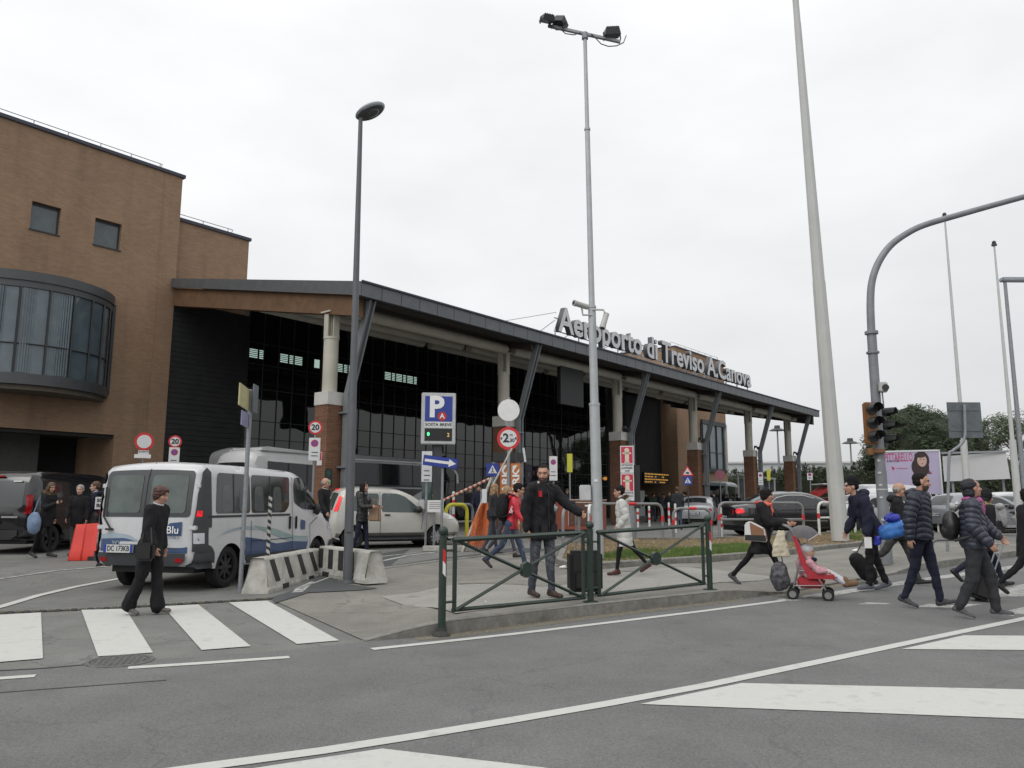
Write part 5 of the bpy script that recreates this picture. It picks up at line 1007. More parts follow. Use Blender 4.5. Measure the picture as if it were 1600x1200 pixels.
# ================================================================ VEHICLES   (local x forward, origin on the ground under the rear bumper)
def chaikin(P, n=2, closed=False):
    for _ in range(n):
        o = [P[0]]
        for a, b_ in zip(P[:-1], P[1:]): o += [(a[0] * .75 + b_[0] * .25, a[1] * .75 + b_[1] * .25), (a[0] * .25 + b_[0] * .75, a[1] * .25 + b_[1] * .75)]
        P = o + [P[-1]]
    return P
def roundpoly(P, r, n=4):
    o = []; m = len(P)
    for i in range(m):
        a, p, c = Vector(P[i - 1]), Vector(P[i]), Vector(P[(i + 1) % m]); u, v_ = (a - p), (c - p); k = min(r, u.length * .45, v_.length * .45); a1, c1 = p + u.normalized() * k, p + v_.normalized() * k
        for j in range(n + 1): t = j / n; q = a1 * (1 - t) ** 2 + p * 2 * t * (1 - t) + c1 * t * t; o.append((q.x, q.y))
    return o
class Car:
    def __init__(s, name, label, prof, W, wheels, wr, body, zb=.28, zbelt=.95, tum=.12, Rr=.12, endr=.16, endl=.5, bow=.04, loc=(0, 0, 0), rz=0, cat='car', group=None, arch=1.14, sm=2, step=.09, tyre_w=.2):
        s.t = thing(name, label, cat, loc, rz, group); s.W = W / 2; s.zb = zb; s.zbelt = zbelt; s.tum = tum; s.R = Rr; s.endr = endr; s.endl = endl; s.bow = bow; s.body = body; s.wheels = wheels; s.wr = wr; s.tw = tyre_w
        top = chaikin(prof, sm); s.top = top = [tuple(p) for p in densify(top, .09, False)]; s.A = np.array(top)
        s.L = max(p[0] for p in top); bot = []
        ra = wr * arch
        for wx in sorted(wheels, reverse=True):
            h = zb - wr; h = max(min(h, ra - .01), -ra + .01); a0 = math.asin(h / ra); n = 14
            bot += [(wx + ra * math.cos(a), wr + ra * math.sin(a)) for a in [a0 + (math.pi - 2 * a0) * i / n for i in range(n + 1)]]
        s.poly = top + bot; s.cl = np.array(top)
        v, f = cdt(densify(s.poly, .1), step); b = MB()
        n = len(v); b.add([(x, -s.w(x, z), z) for x, z in v], f); b.add([(x, s.w(x, z), z) for x, z in v], [q[::-1] for q in f])
        K = 8; vs = []
        s.arc = [0.]
        for i in range(1, len(top)): s.arc.append(s.arc[-1] + math.hypot(top[i][0] - top[i - 1][0], top[i][1] - top[i - 1][1]))
        for i in range(len(top)): vs += [s.sp(s.arc[i], -1 + 2 * k / K) for k in range(K + 1)]
        b.add(vs, [(i * (K + 1) + k, i * (K + 1) + k + 1, (i + 1) * (K + 1) + k + 1, (i + 1) * (K + 1) + k) for i in range(len(top) - 1) for k in range(K)])
        o = b.build('body', body, s.t, smooth=0, fix=False)
        bm = bmesh.new(); bm.from_mesh(o.data); bmesh.ops.remove_doubles(bm, verts=bm.verts, dist=.004); bmesh.ops.recalc_face_normals(bm, faces=bm.faces); bm.to_mesh(o.data); bm.free(); o.data.shade_smooth(); o.data.set_sharp_from_angle(angle=R(38)); s.bodyo = o
        b = MB(); w = s.W - .22
        b.box(.25, s.L - .25, -w, w, zb - .06, zb + .35); b.build('underbody', BLACKP, s.t, smooth=0)
        b = MB()
        for wx in wheels:
            for sg in (-1, 1): b = MB(); b.lathe([(.01, s.W - .10 - s.tw), (ra * .99, s.W - .10 - s.tw), (ra * .99, s.W - .075)], (wx, 0, wr), (0, sg, 0), 28); b.v = [(q[0], q[1], max(q[2], zb - .03)) for q in b.v]; b.build('wheel_arch', mat('wheelhouse_black', (.008, .008, .008), .9, var=0), s.t, fix=False)
    def w(s, x, z, off=0):
        W = s.W - (s.tum * (z - s.zbelt) if z > s.zbelt else 0) - (.05 * max(0, .5 - z)) + (.015 * math.sin(min(max((z - .3) / .6, 0), 1) * math.pi))
        a = s.A; p0, p1 = a[:-1], a[1:]; d = p1 - p0; t = np.clip(((x - p0[:, 0]) * d[:, 0] + (z - p0[:, 1]) * d[:, 1]) / (d ** 2).sum(1).clip(1e-9), 0, 1)
        q = p0 + d * t[:, None]; dd = float(np.sqrt(((q - (x, z)) ** 2).sum(1)).min())
        if dd < s.R: W -= s.R - math.sqrt(max(s.R ** 2 - (s.R - dd) ** 2, 0))
        # plan rounding at the ends
        zz = min(z, s.zbelt)
        for e, sg in ((s.endx(zz, 0), 1), (s.endx(zz, 1), -1)):
            dx = (x - e) * sg
            if dx < s.endl and z <= s.zbelt + .9: W -= s.endr * (1 - max(dx, 0) / s.endl) ** 2.2 * (1 if z <= s.zbelt else max(0, 1 - (z - s.zbelt) / .9) * .8 + .0)
        return W + off
    def endx(s, z, front):
        xs = []
        a = s.A
        for p, q in zip(a[:-1], a[1:]):
            if (p[1] - z) * (q[1] - z) <= 0 and abs(q[1] - p[1]) > 1e-6: t = (z - p[1]) / (q[1] - p[1]); xs.append(p[0] + t * (q[0] - p[0]))
        if not xs: return s.L if front else 0
        return max(xs) if front else min(xs)
    def sp(s, a, u, off=0):
        """point of the centre strip at arc length a, u from -1 (right side) to 1"""
        i = min(max(np.searchsorted(s.arc, a) - 1, 0), len(s.top) - 2); p, q = s.top[i], s.top[i + 1]; l = max(s.arc[i + 1] - s.arc[i], 1e-6); t = (a - s.arc[i]) / l
        x, z = p[0] + (q[0] - p[0]) * t, p[1] + (q[1] - p[1]) * t; d = Vector((q[0] - p[0], q[1] - p[1])).normalized(); n = Vector((-d.y, d.x))
        e = min(a, s.arc[-1] - a); k = s.bow * (1 - u * u) * min(1, e / .3) + off
        return (x + n.x * k, u * s.w(x, z), z + n.y * k)
    def side(s, name, poly, m, off=.006, sides=(-1, 1), step=.12, parent=None, sm=1, per=True):
        P = roundpoly(poly, .075 * sm) if sm else poly; v, f = cdt(densify(P, .04 if len(poly) < 9 and sm == 0 else .08), step); out_ = []
        for sg in sides:
            b = MB(); b.add([(x, sg * s.w(x, z, off), z) for x, z in v], f if sg < 0 else [q[::-1] for q in f]); out_.append(b.build(name, m, parent or s.t, smooth=60, fix=False))
        return out_
    def line(s, name, pts, m, w=.012, off=.004, sides=(-1, 1), parent=None): return s.side(name, strip(pts, w), m, off, sides, 0, parent, 0)
    def end(s, name, poly, m, front=False, off=.008, parent=None, mi=None, sm=0, step=.14):
        """poly in (y, z) on the tail or the nose/windscreen"""
        P = roundpoly(poly, .07 * sm) if sm else poly; v, f = cdt(densify(P, .08), step); b = MB(); vs = []
        for y, z in v:
            a = s.arc_at(z, front); x, _, z2 = s.sp(a, 0); i = min(max(np.searchsorted(s.arc, a) - 1, 0), len(s.top) - 2); W = s.w(*s.interp(a))
            vs.append(s.sp(a, max(-1, min(1, y / W)), off))
        b.add(vs, f if not front else [q[::-1] for q in f]); return b.build(name, m, parent or s.t, smooth=60, fix=False)
    def interp(s, a):
        i = min(max(np.searchsorted(s.arc, a) - 1, 0), len(s.top) - 2); p, q = s.top[i], s.top[i + 1]; t = (a - s.arc[i]) / max(s.arc[i + 1] - s.arc[i], 1e-6); return p[0] + (q[0] - p[0]) * t, p[1] + (q[1] - p[1]) * t
    def arc_at(s, z, front):
        rng = range(len(s.top) - 1) if not front else range(len(s.top) - 2, -1, -1)
        for i in rng:
            z0, z1 = s.top[i][1], s.top[i + 1][1]
            if min(z0, z1) <= z <= max(z0, z1) and abs(z1 - z0) > 1e-6: return s.arc[i] + (z - z0) / (z1 - z0) * (s.arc[i + 1] - s.arc[i])
        return s.arc[0] if not front else s.arc[-1]
    def wheel(s, x, side, rim=RIM, spokes=7, hub=.6):
        wr = s.wr; w = thing('wheel', None, None, (x, side * (s.W - .04 - s.tw / 2), wr)); w.parent = s.t; ax = (0, side, 0); t2 = s.tw / 2
        b = MB(); b.lathe([(wr * hub, -t2), (wr * .9, -t2 * 1.0), (wr, -t2 * .75), (wr * 1.0, t2 * .75), (wr * .93, t2), (wr * .72, t2 * 1.02), (wr * hub, t2 * .8)], (0, 0, 0), ax, 32); b.build('tyre', RUB, w)
        b = MB(); rr = wr * (hub + .02); b.lathe([(0, t2 * .15), (rr * .98, t2 * .1), (rr, t2 * .75), (rr * .93, t2 * .8), (rr * .90, t2 * .3)], (0, 0, 0), ax, 28); b.mi = 0
        for k in range(spokes):
            a = 2 * math.pi * k / spokes; d = Vector((math.cos(a), 0, math.sin(a))); e = Vector((-math.sin(a), 0, math.cos(a))); y0, y1 = side * t2 * .35, side * t2 * .72
            b.mi = 1; q = [d * rr * .12 + e * .035, d * rr * .12 - e * .035, d * rr * .93 - e * .02, d * rr * .93 + e * .02]; b.add([Vector((p.x, y1 if i in (0, 1) else y1 * .95, p.z)) for i, p in enumerate(q)] + [Vector((p.x, y0, p.z)) for p in q], [(0, 1, 2, 3), (0, 4, 5, 1), (2, 6, 7, 3), (1, 5, 6, 2), (3, 7, 4, 0)])
        b.mi = 1; b.lathe([(rr * .90, t2 * .3), (rr * .93, t2 * .8), (rr, t2 * .75)], (0, 0, 0), ax, 28); b.lathe([(0, t2 * .8), (rr * .2, t2 * .75), (rr * .22, t2 * .3)], (0, 0, 0), ax, 16)
        b.build('rim', [mat('rim_shadow_black', (.02, .02, .02), .6, var=0), rim], w, smooth=25)
    def all_wheels(s, **k):
        for x in s.wheels:
            for sd_ in (-1, 1): s.wheel(x, sd_, **k)
    def plate(s, z, txt, front=False, y=0, w=.52, h=.11, off=.02):
        m = mat('number_plate', (.55, .56, .55), .5, var=.05); a = s.arc_at(z, front); x = s.sp(a, y / s.W)[0]; sg = 1 if front else -1; b = MB(); b.cbox((x + sg * off, y, z), (.012, w, h)); o = b.build('number_plate', m, s.t)
        rot = (R(90), 0, R(90) if front else R(-90)); text(txt, h * .95, BLKTXT, o, (x + sg * (off + .009), y, z), rot, bold=.01, fitw=w * .74); 
        for e in (-1, 1): b = MB(); b.cbox((x + sg * (off + .007), y + e * w * .45, z), (.004, w * .09, h)); b.build('blue_band', BLUEP, o)
    def mirror(s, x, z, m, side=-1, sz=(.1, .2, .16)):
        b = MB(); y = side * (s.w(x, z) + sz[1] * .55); b.ell((x, y, z + .04), (sz[0], sz[1] * .55, sz[2] * .6), 12, 8); b.box(x - .03, x + .03, min(y, side * s.w(x, z)), max(y, side * s.w(x, z)), z - .04, z); o = b.build('mirror', m, s.t); return o
    def handle(s, x, z, m, sides=(-1, 1), ln=.18, vert=False):
        for sg in sides: b = MB(); b.cbox((x, sg * (s.w(x, z) + .02), z), (ln, .03, .035) if not vert else (.045, .03, ln)); b.build('door_handle', m, s.t, bevel=.01)
def paint(nm, c, rough=.28, coat=.7, metal=0., dirt=None, da=.3): return mat(nm, c, rough, metal, var=.04, scale=2, coat=coat, dirt=dirt or tuple(x * .6 for x in c), dirt_amt=da, dscale=1.2)
VANW = paint('van_white', (.56, .565, .575), .3, .5); SEAM = mat('panel_gap', (.02, .02, .02), .8, var=0)
SWB = mat('livery_blue', (.05, .085, .18), .3, coat=.5, var=.1); SWL = mat('livery_pale_blue', (.33, .40, .45), .3, coat=.5, var=.1); SWG = mat('livery_green', (.26, .37, .34), .3, coat=.5, var=.1)
def at_side(c, x, y0): return c
# ---- white shuttle van
hd = R(90 - 12.5); fwd = Vector((math.cos(hd), math.sin(hd))); rt = Vector((fwd.y, -fwd.x)); rw = Vector(flat(356, 918)); org = rw - fwd * .86 - rt * .95
v = Car('passenger_van', 'white passenger shuttle van with blue wave livery, stopped on the left with brake lights lit',
        [(.02, .40), (.0, .55), (.0, 1.10), (.035, 1.5), (.085, 1.84), (.17, 1.94), (.5, 1.975), (2.9, 1.965), (3.3, 1.90), (3.62, 1.68), (4.02, 1.28), (4.35, 1.10), (4.66, .98), (4.80, .78), (4.84, .42)], 1.90, (.86, 3.96), .335, VANW, zb=.34, zbelt=1.05, tum=.08, Rr=.09, endr=.11, endl=.35, bow=.05, loc=(org.x, org.y, gz(*org)), rz=hd, cat='van', step=.1)
v.all_wheels(rim=mat('steel_wheel', (.05, .05, .052), .5, .4), spokes=8, hub=.62); T = v.t
SLG = mat('van_tinted_glass', (.02, .024, .026), .05, var=0, spec=.8)
w_ = v.side('side_window', [(.42, 1.192), (1.42, 1.192), (1.42, 1.840), (.47, 1.840)], SLG, .008, sm=1); v.side('side_window', [(1.47, 1.192), (2.62, 1.192), (2.78, 1.314), (2.80, 1.840), (1.47, 1.840)], SLG, .008)
v.side('door_window', [(2.97, 1.370), (3.30, 1.248), (3.92, 1.220), (3.93, 1.276), (3.52, 1.709), (3.28, 1.840), (3.02, 1.850), (2.95, 1.690)], SLG, .009)
for nm, q in (('window_divider', [(.92, 1.201), (.92, 1.831)]), ('window_divider', [(2.08, 1.201), (2.08, 1.831)]), ('quarter_bar', [(3.42, 1.239), (3.44, 1.746)])): v.line(nm, q, BLACKP, .035 if 'div' in nm else .03, .011)
# seats glimpsed through the glass as paler shapes
for x in (.75, 1.25, 1.72, 2.35): v.side('seat_back', [(x - .17, 1.22), (x + .15, 1.22), (x + .13, 1.60), (x + .08, 1.65), (x - .10, 1.65), (x - .15, 1.58)], mat('seat_behind_glass', (.055, .062, .064), .12, var=.25, spec=.8), .0095)
v.side('rub_rail', [(.22, 1.13), (2.80, 1.13), (2.80, 1.165), (.22, 1.165)], BLACKP, .012, sm=0)
v.side('lower_trim', [(.03, .36), (.42, .36), (.40, .60), (.28, .72), (.04, .72)], GREYP, .012); v.side('sill', [(1.30, .36), (3.50, .36), (3.50, .50), (1.30, .50)], GREYP, .010, sm=0)
v.side('front_trim', [(4.38, .40), (4.80, .40), (4.78, .62), (4.42, .62)], GREYP, .012)
v.side('pillar_trim', [(.015, .62), (.24, .62), (.24, .98), (.31, .98), (.30, 1.84), (.22, 1.91), (.12, 1.83), (.052, 1.5), (.015, 1.08)], GREYP, .010, sm=0, step=.05); v.side('brake_light', [(.03, 1.15), (.10, 1.15), (.105, 1.24), (.04, 1.24)], LIGHTRED, .016, sm=0, step=.04)
v.side('rear_bumper', [(.015, .41), (.34, .41), (.34, .60), (.015, .60)], GREYP, .05, sm=0, step=.05); v.side('tail_light', [(.02, .74), (.16, .74), (.16, .90), (.02, .90)], CLEARL, .014, sm=0, step=.05)
for e in (-1, 1):
    for z in (.98, 1.62): b = MB(); x = v.endx(z, 0); b.cbox((x + .045, e * .79, z), (.07, .17, .07)); b.build('hinge', VANW, T, bevel=.01)
v.end('rear_surround', [(-.78, 1.14), (.78, 1.14), (.78, 1.80), (.74, 1.85), (-.74, 1.85), (-.78, 1.80)], mat('rear_glass_band', (.045, .05, .052), .25, var=0), off=.006, sm=1)
RG = mat('rear_van_glass', (.06, .08, .072), .08, var=.4, scale=3, spec=.7)
v.end('rear_window', [(.08, 1.20), (.69, 1.20), (.69, 1.78), (.08, 1.78)], RG, off=.012, sm=1); v.end('rear_window', [(-.69, 1.20), (-.08, 1.20), (-.08, 1.78), (-.69, 1.78)], RG, off=.012, sm=1)
v.end('rear_bumper', [(-.9, .41), (.9, .41), (.9, .60), (-.9, .60)], GREYP, off=.05); v.end('lower_panel', [(-.70, .60), (.70, .60), (.70, .68), (-.70, .68)], GREYP, off=.004)
v.end('door_seam', [(-.006, .6), (.006, .6), (.006, 1.93), (-.006, 1.93)], SEAM, off=.010)
b = MB(); b.cbox((.11, .03, 1.90), (.05, .17, .06)); b.build('high_brake_light', LIGHTRED, T, bevel=.015)
b = MB(); xw = v.endx(1.05, 0) - .05; b.tube([(xw + .01, .58, .95), (xw, .72, 1.15), (xw + .05, .74, 1.6)], .014, 6); b.cbox((xw - .0, .60, .95), (.04, .12, .03)); b.build('wiper', BLACKP, T)
b = MB(); b.cbox((-.06, 0.02, .745), (.05, .7, .05)); b.build('number_plate_lamp_bar', VANW, T, bevel=.01)
v.plate(.66, 'DC 173KB', y=.36, off=.07, h=.12)
for e in (-1, 1): v.end('reflector', [(e * .72, .47), (e * .60, .47), (e * .60, .53), (e * .72, .53)][::1 if e < 0 else -1], REDLENS, off=.056)
x = v.endx(.9, 0) - .065
o = v.end('logo_patch', [(-.66, .86), (-.40, .86), (-.40, 1.0), (-.47, 1.05), (-.66, 1.07)], SWB, off=.012); text('Blu', .16, WHTTXT, o, (x, -.53, .945), (R(90), 0, R(-90)), bold=.01, fitw=.2); text('HOTELS', .05, SWB, o, (x + .0, -.53, .83), (R(90), 0, R(-90)), bold=.01, fitw=.24)
text('www.bluhotels.it', .12, mat('grey_lettering', (.25, .27, .3), .6), o, (x - .012, .02, .76), (R(90), 0, R(-90)), bold=.005, fitw=.98)
v.end('livery_wave', [(.83, .62), (-.15, .62), (-.5, .60), (-.83, .60), (-.83, .70), (-.5, .66), (-.15, .70), (.3, .82), (.83, .80)], SWB, off=.006, sm=1); v.end('livery_wave', [(.83, .80), (.3, .82), (.05, .76), (.2, .86), (.5, .90), (.83, .87)], SWL, off=.009, sm=1)
v.side('livery_wave', [(1.20, .50), (3.5, .50), (3.52, .72), (3.0, .66), (2.3, .64), (1.8, .74), (1.25, .80), (1.3, .62)], SWB, .005, sides=(-1,), sm=1)
v.side('livery_wave', [(.25, .74), (.8, .94), (1.4, .98), (2.1, .82), (2.8, .66), (3.5, .62), (3.5, .72), (2.9, .72), (2.2, .88), (1.5, .91), (1.1, .93), (.6, .86)], SWL, .007, sides=(-1,), sm=1)
v.side('livery_wave', [(1.5, .985), (2.3, .9), (2.9, .76), (3.6, .72), (3.0, .70), (2.3, .80), (1.8, .90)], SWG, .009, sides=(-1,), sm=1)
for q in ([(2.90, .5), (2.89, 1.86)], [(1.46, .5), (1.455, 1.06)], [(3.60, .95), (3.92, 1.09)], [(3.60, .50), (3.60, .95)], [(1.46, .72), (2.88, .72)]): v.line('door_seam', q, SEAM, .012, .011)
v.handle(2.78, 1.0, BLACKP, ln=.24, vert=True); v.handle(3.02, 1.0, BLACKP, ln=.24, vert=True)
v.mirror(3.78, 1.2, BLACKP, sz=(.06, .13, .19)); v.mirror(3.78, 1.2, BLACKP, side=1, sz=(.06, .13, .19)); o = v.side('logo_patch', [(3.22, .86), (3.40, .86), (3.40, 1.02), (3.22, 1.05)], SWB, .012, sides=(-1,), sm=0)
v.side('headlight', [(4.35, .85), (4.72, .80), (4.66, .96), (4.40, 1.03)], CLEARL, .01); v.end('windscreen', [(-.72, 1.32), (.72, 1.32), (.66, 1.84), (-.66, 1.84)], SLG, True, .01, sm=1)
b = MB(); b.tube([(.4, -.80, 1.93), (2.8, -.80, 1.945)], .008, 4); b.build('roof_gutter', mat('gutter_grey', (.3, .3, .3), .5), T)
# ---- black van on the far left
hd = R(90 - 5); p = Vector((-13.05, 18.6)); p = Vector((-12.28, 18.7)); BLKP = paint('black_paint', (.010, .010, .012), .18, .8, da=.0)
v = Car('black_van', 'black van parked on the far left behind the people and the red barrier', [(.02, .36), (.0, .5), (.0, 1.0), (.06, 1.4), (.16, 1.80), (.3, 1.93), (.7, 1.97), (3.0, 1.96), (3.35, 1.88), (3.66, 1.68), (4.1, 1.26), (4.65, 1.0), (4.8, .8), (4.84, .42)], 1.92, (.86, 3.96), .34, BLKP, zb=.30, zbelt=1.05, Rr=.10, loc=(p.x, p.y, gz(*p)), rz=hd, cat='van', step=.14)
v.all_wheels(spokes=5, rim=mat('steel_wheel')); v.end('rear_window', [(-.74, 1.10), (.74, 1.10), (.70, 1.72), (-.70, 1.72)], SLG, off=.008, sm=1); v.end('rear_bumper', [(-.90, .34), (.90, .34), (.90, .58), (-.90, .58)], mat('dull_black_bumper', (.03, .03, .032), .5), off=.05); v.side('rear_bumper', [(.015, .34), (.34, .34), (.34, .58), (.015, .58)], mat('dull_black_bumper'), .05, sm=0, step=.05)
v.side('tail_light', [(.02, .95), (.13, .95), (.16, 1.40), (.06, 1.40)], REDLENS, .012, sm=0, step=.05)
v.side('side_window', [(.42, 1.12), (1.5, 1.12), (1.5, 1.74), (.47, 1.74)], SLG, .008); v.side('side_window', [(1.58, 1.12), (2.8, 1.12), (2.8, 1.74), (1.58, 1.74)], SLG, .008); v.side('door_window', [(2.97, 1.2), (3.9, 1.14), (3.5, 1.62), (3.05, 1.76)], SLG, .009)
for q in ([(2.90, .5), (2.89, 1.86)], [(1.54, .5), (1.54, 1.8)]): v.line('door_seam', q, SEAM, .014, .009)
v.plate(.76, 'CX 482', off=.06); b = MB(); b.cbox((.12, .0, 1.84), (.04, .3, .035)); b.build('high_brake_light', REDLENS, v.t); b = MB(); b.cbox((-.06, .62, .86), (.02, .24, .045)); b.cbox((-.06, -.50, .88), (.02, .4, .04)); b.build('badge', RIM, v.t); b = MB(); b.cbox((.09, -.52, 1.72), (.03, .2, .03)); b.build('sticker', WHITE, v.t)
# white board SOSTA BREVE lettering by the black van
Y = 18.6; q = D(160, Y); t = thing('notice_board', 'small white notice board with black letters between black van and white van', 'notice', q, face(q)); z = hz(157, 786, Y) - q.z; b = MB(); b.cyl((0, 0.03, 0), (0, 0.03, z + .2), .025); b.build('pole', GALV, t); b = MB(); b.cbox((0, 0, z), (.40, .02, .28)); o = b.build('board', OFFW, t); text('SOSTA', .11, BLKTXT, o, (0, -.015, z + .06), bold=.03, fitw=.34); text('BREVE', .11, BLKTXT, o, (0, -.015, z - .06), bold=.03, fitw=.34)
# ---- cream hatchback
def place(px_r, Yr, px_f, Yf, L):
    a = Vector((ray(px_r, 850)[0] / ray(px_r, 850)[1] * Yr, Yr)); c = Vector((ray(px_f, 850)[0] / ray(px_f, 850)[1] * Yf, Yf)); return a, math.atan2(c.y - a.y, c.x - a.x)
def glassy(v, win, door=(), wind=None, rear=None, g=SLG):
    for q in win: v.side('side_window', q, g, .008)
    if rear: v.end('rear_window', rear, g, off=.008, sm=1)
    if wind: v.end('windscreen', wind, g, True, .008, sm=1)
CRM = paint('cream_paint_car', (.46, .45, .41), .3, .6)
p = Vector((-5.0, 21.0)); hd = R(25)
v = Car('cream_hatchback', 'cream compact hatchback with brake light lit, behind the lamp post', [(.03, .34), (.0, .45), (.02, .78), (.10, .95), (.20, 1.25), (.34, 1.50), (.65, 1.565), (1.6, 1.56), (2.1, 1.48), (2.75, 1.08), (2.95, 1.0), (3.42, .88), (3.60, .72), (3.65, .55), (3.62, .32)], 1.64, (.62, 2.92), .295, CRM, zb=.24, zbelt=.93, tum=.22, Rr=.10, endr=.16, endl=.45, bow=.06, loc=(p.x, p.y, gz(*p)), rz=hd)
v.all_wheels(spokes=10, rim=mat('silver_rim', (.42, .42, .43), .35, .5)); glassy(v, ([(.62, .98), (1.28, .96), (1.30, 1.44), (.72, 1.44), (.52, 1.2)], [(1.36, .96), (2.50, .94), (2.44, 1.02), (2.02, 1.36), (1.80, 1.44), (1.38, 1.45)]), rear=[(-.60, 1.0), (.60, 1.0), (.54, 1.42), (-.54, 1.42)], wind=[(-.66, 1.10), (.66, 1.10), (.56, 1.46), (-.56, 1.46)], g=mat('car_glass', (.035, .05, .048), .06, var=.2, scale=2, spec=.8))
v.side('tail_light', [(.125, .98), (.22, .98), (.33, 1.36), (.265, 1.36)], LIGHTRED, .012, sm=0, step=.05)
v.end('rear_bumper', [(-.76, .28), (.76, .28), (.76, .60), (-.76, .60)], CRM, off=.05); v.end('bumper_trim', [(-.74, .46), (.74, .46), (.74, .58), (-.74, .58)], GREYP, off=.056); b = MB()
for e in (-1, 1): v.end('reverse_light', [(e * .66, .47), (e * .5, .47), (e * .5, .55), (e * .66, .55)][::1 if e < 0 else -1], CLEARL, off=.062)
b = MB(); b.cbox((.36, 0, 1.545), (.05, .34, .04)); b.build('high_brake_light', LIGHTRED, v.t)
for q in ([(1.33, .34), (1.33, 1.48)], [(2.46, .5), (2.50, .92)], [(.60, .6), (.62, .95)], [(1.33, .36), (2.44, .36)]): v.line('door_seam', q, SEAM, .010, .009)
v.handle(1.52, .88, BLACKP, ln=.16); v.handle(.82, .90, BLACKP, ln=.16); v.mirror(2.35, .98, BLACKP); v.side('headlight', [(3.05, .78), (3.42, .76), (3.30, .90), (3.08, .93)], CLEARL, .01); v.side('sill', [(1.0, .25), (2.55, .25), (2.55, .33), (1.0, .33)], GREYP, .008, sm=0)
# ---- white minibus and long coach behind
WB = paint('bus_white', (.50, .505, .51), .3, .5)
hd = R(58); a_ = Vector((-8.85 - .91, 26.6 + .55))
v = Car('minibus', 'white minibus with roof fairing behind the white van', [(.05, .4), (.0, .6), (.02, 1.6), (.08, 2.4), (.22, 2.78), (.7, 2.86), (4.3, 2.84), (4.8, 2.5), (5.2, 1.7), (5.5, 1.2), (5.6, .4)], 2.1, (1.1, 4.6), .36, WB, zb=.4, zbelt=1.5, tum=.08, Rr=.16, bow=.1, loc=(a_.x, a_.y, .3), rz=hd, cat='bus', step=.25)
v.all_wheels(spokes=6); v.side('side_window', [(.8, 1.45), (4.7, 1.45), (4.45, 2.42), (.8, 2.5)], BUSGL, .010, sm=0); v.end('rear_window', [(-.75, 1.5), (.75, 1.5), (.72, 2.42), (-.72, 2.42)], BUSGL, off=.02, sm=1)
for x in (1.7, 2.6, 3.5): v.line('window_divider', [(x, 1.45), (x + .05, 2.45)], mat('dark_rubber', (.02, .02, .02), .6, var=0), .07, .014)
v.side('tail_light', [(.02, 1.0), (.12, 1.0), (.12, 1.5), (.02, 1.5)], REDLENS, .012, sm=0, step=.06)
b = MB()
for y_ in (-.85, .75): b.prism([(.6, y_, 2.86), (3.4, y_, 2.86), (3.2, y_, 2.94), (.9, y_, 3.02), (.65, y_, 2.98)], (0, .1, 0))
b.box(.65, .9, -.75, .75, 2.86, 2.98); b.build('roof_rack', WB, v.t, bevel=.02)
cu, cn = Vector((math.cos(BROT), math.sin(BROT))), Vector((-math.sin(BROT), math.cos(BROT))); a_ = Vector((PX, PY)) + cu * -.9 + cn * 4.78
v = Car('coach', 'long grey and white coach parked in front of the glass hall behind the cream car', [(.05, .35), (.0, .6), (.0, 2.6), (.1, 2.9), (.4, 2.98), (8.9, 2.98), (9.3, 2.85), (9.5, 2.3), (9.6, 1.2), (9.6, .35)], 2.5, (1.9, 7.2), .48, paint('coach_silver', (.20, .21, .22), .3, .5), zb=.35, zbelt=1.5, tum=.04, Rr=.15, bow=.1, loc=(a_.x, a_.y, .3), rz=BROT, cat='bus', step=.3)
v.all_wheels(spokes=6); v.side('side_window', [(.4, 1.80), (8.7, 1.80), (8.7, 2.68), (.4, 2.68)], BUSGL, .010, sm=0); v.side('window_band', [(.2, 1.74), (9.2, 1.74), (9.2, 1.80), (.2, 1.80)], BLACKP, .012, sm=0)
for x in (.8, 2.5, 4.4, 6.4, 8.2): v.line('window_divider', [(x, 1.8), (x, 2.68)], mat('dark_rubber'), .07, .014)
v.line('roof_line', [(.3, 2.80), (9.2, 2.80)], mat('roof_line_pale', (.5, .5, .5), .4), .05, .014); v.side('livery_black', [(7.0, .8), (8.9, 1.66), (6.5, 1.68), (6.1, 1.60)], mat('livery_black', (.025, .025, .03), .3), .012, sides=(-1,), sm=0); v.side('livery_blue', [(4.0, 1.1), (4.9, 1.1), (4.9, 1.68), (4.3, 1.68), (4.0, 1.5)], mat('livery_sky_blue', (.06, .19, .38), .4), .012, sides=(-1,), sm=1)
v.side('livery_blue', [(5.8, 1.3), (5.92, 1.3), (6.1, 1.68), (5.8, 1.68)], mat('livery_navy', (.03, .05, .14), .4), .012, sides=(-1,), sm=0); v.side('lower_panel', [(.05, .42), (9.4, .42), (9.4, 1.7), (.05, 1.7)], mat('coach_lower', (.36, .37, .38), .4, var=.1), .006, sm=0)
v.end('windscreen', [(-1.1, 1.2), (1.1, 1.2), (1.05, 2.7), (-1.05, 2.7)], mat('green_windscreen', (.06, .13, .11), .08, spec=.8), True, .015, sm=1); v.side('door_window', [(8.75, .7), (9.45, .7), (9.4, 2.4), (8.75, 2.6)], mat('green_windscreen'), .014, sm=0)
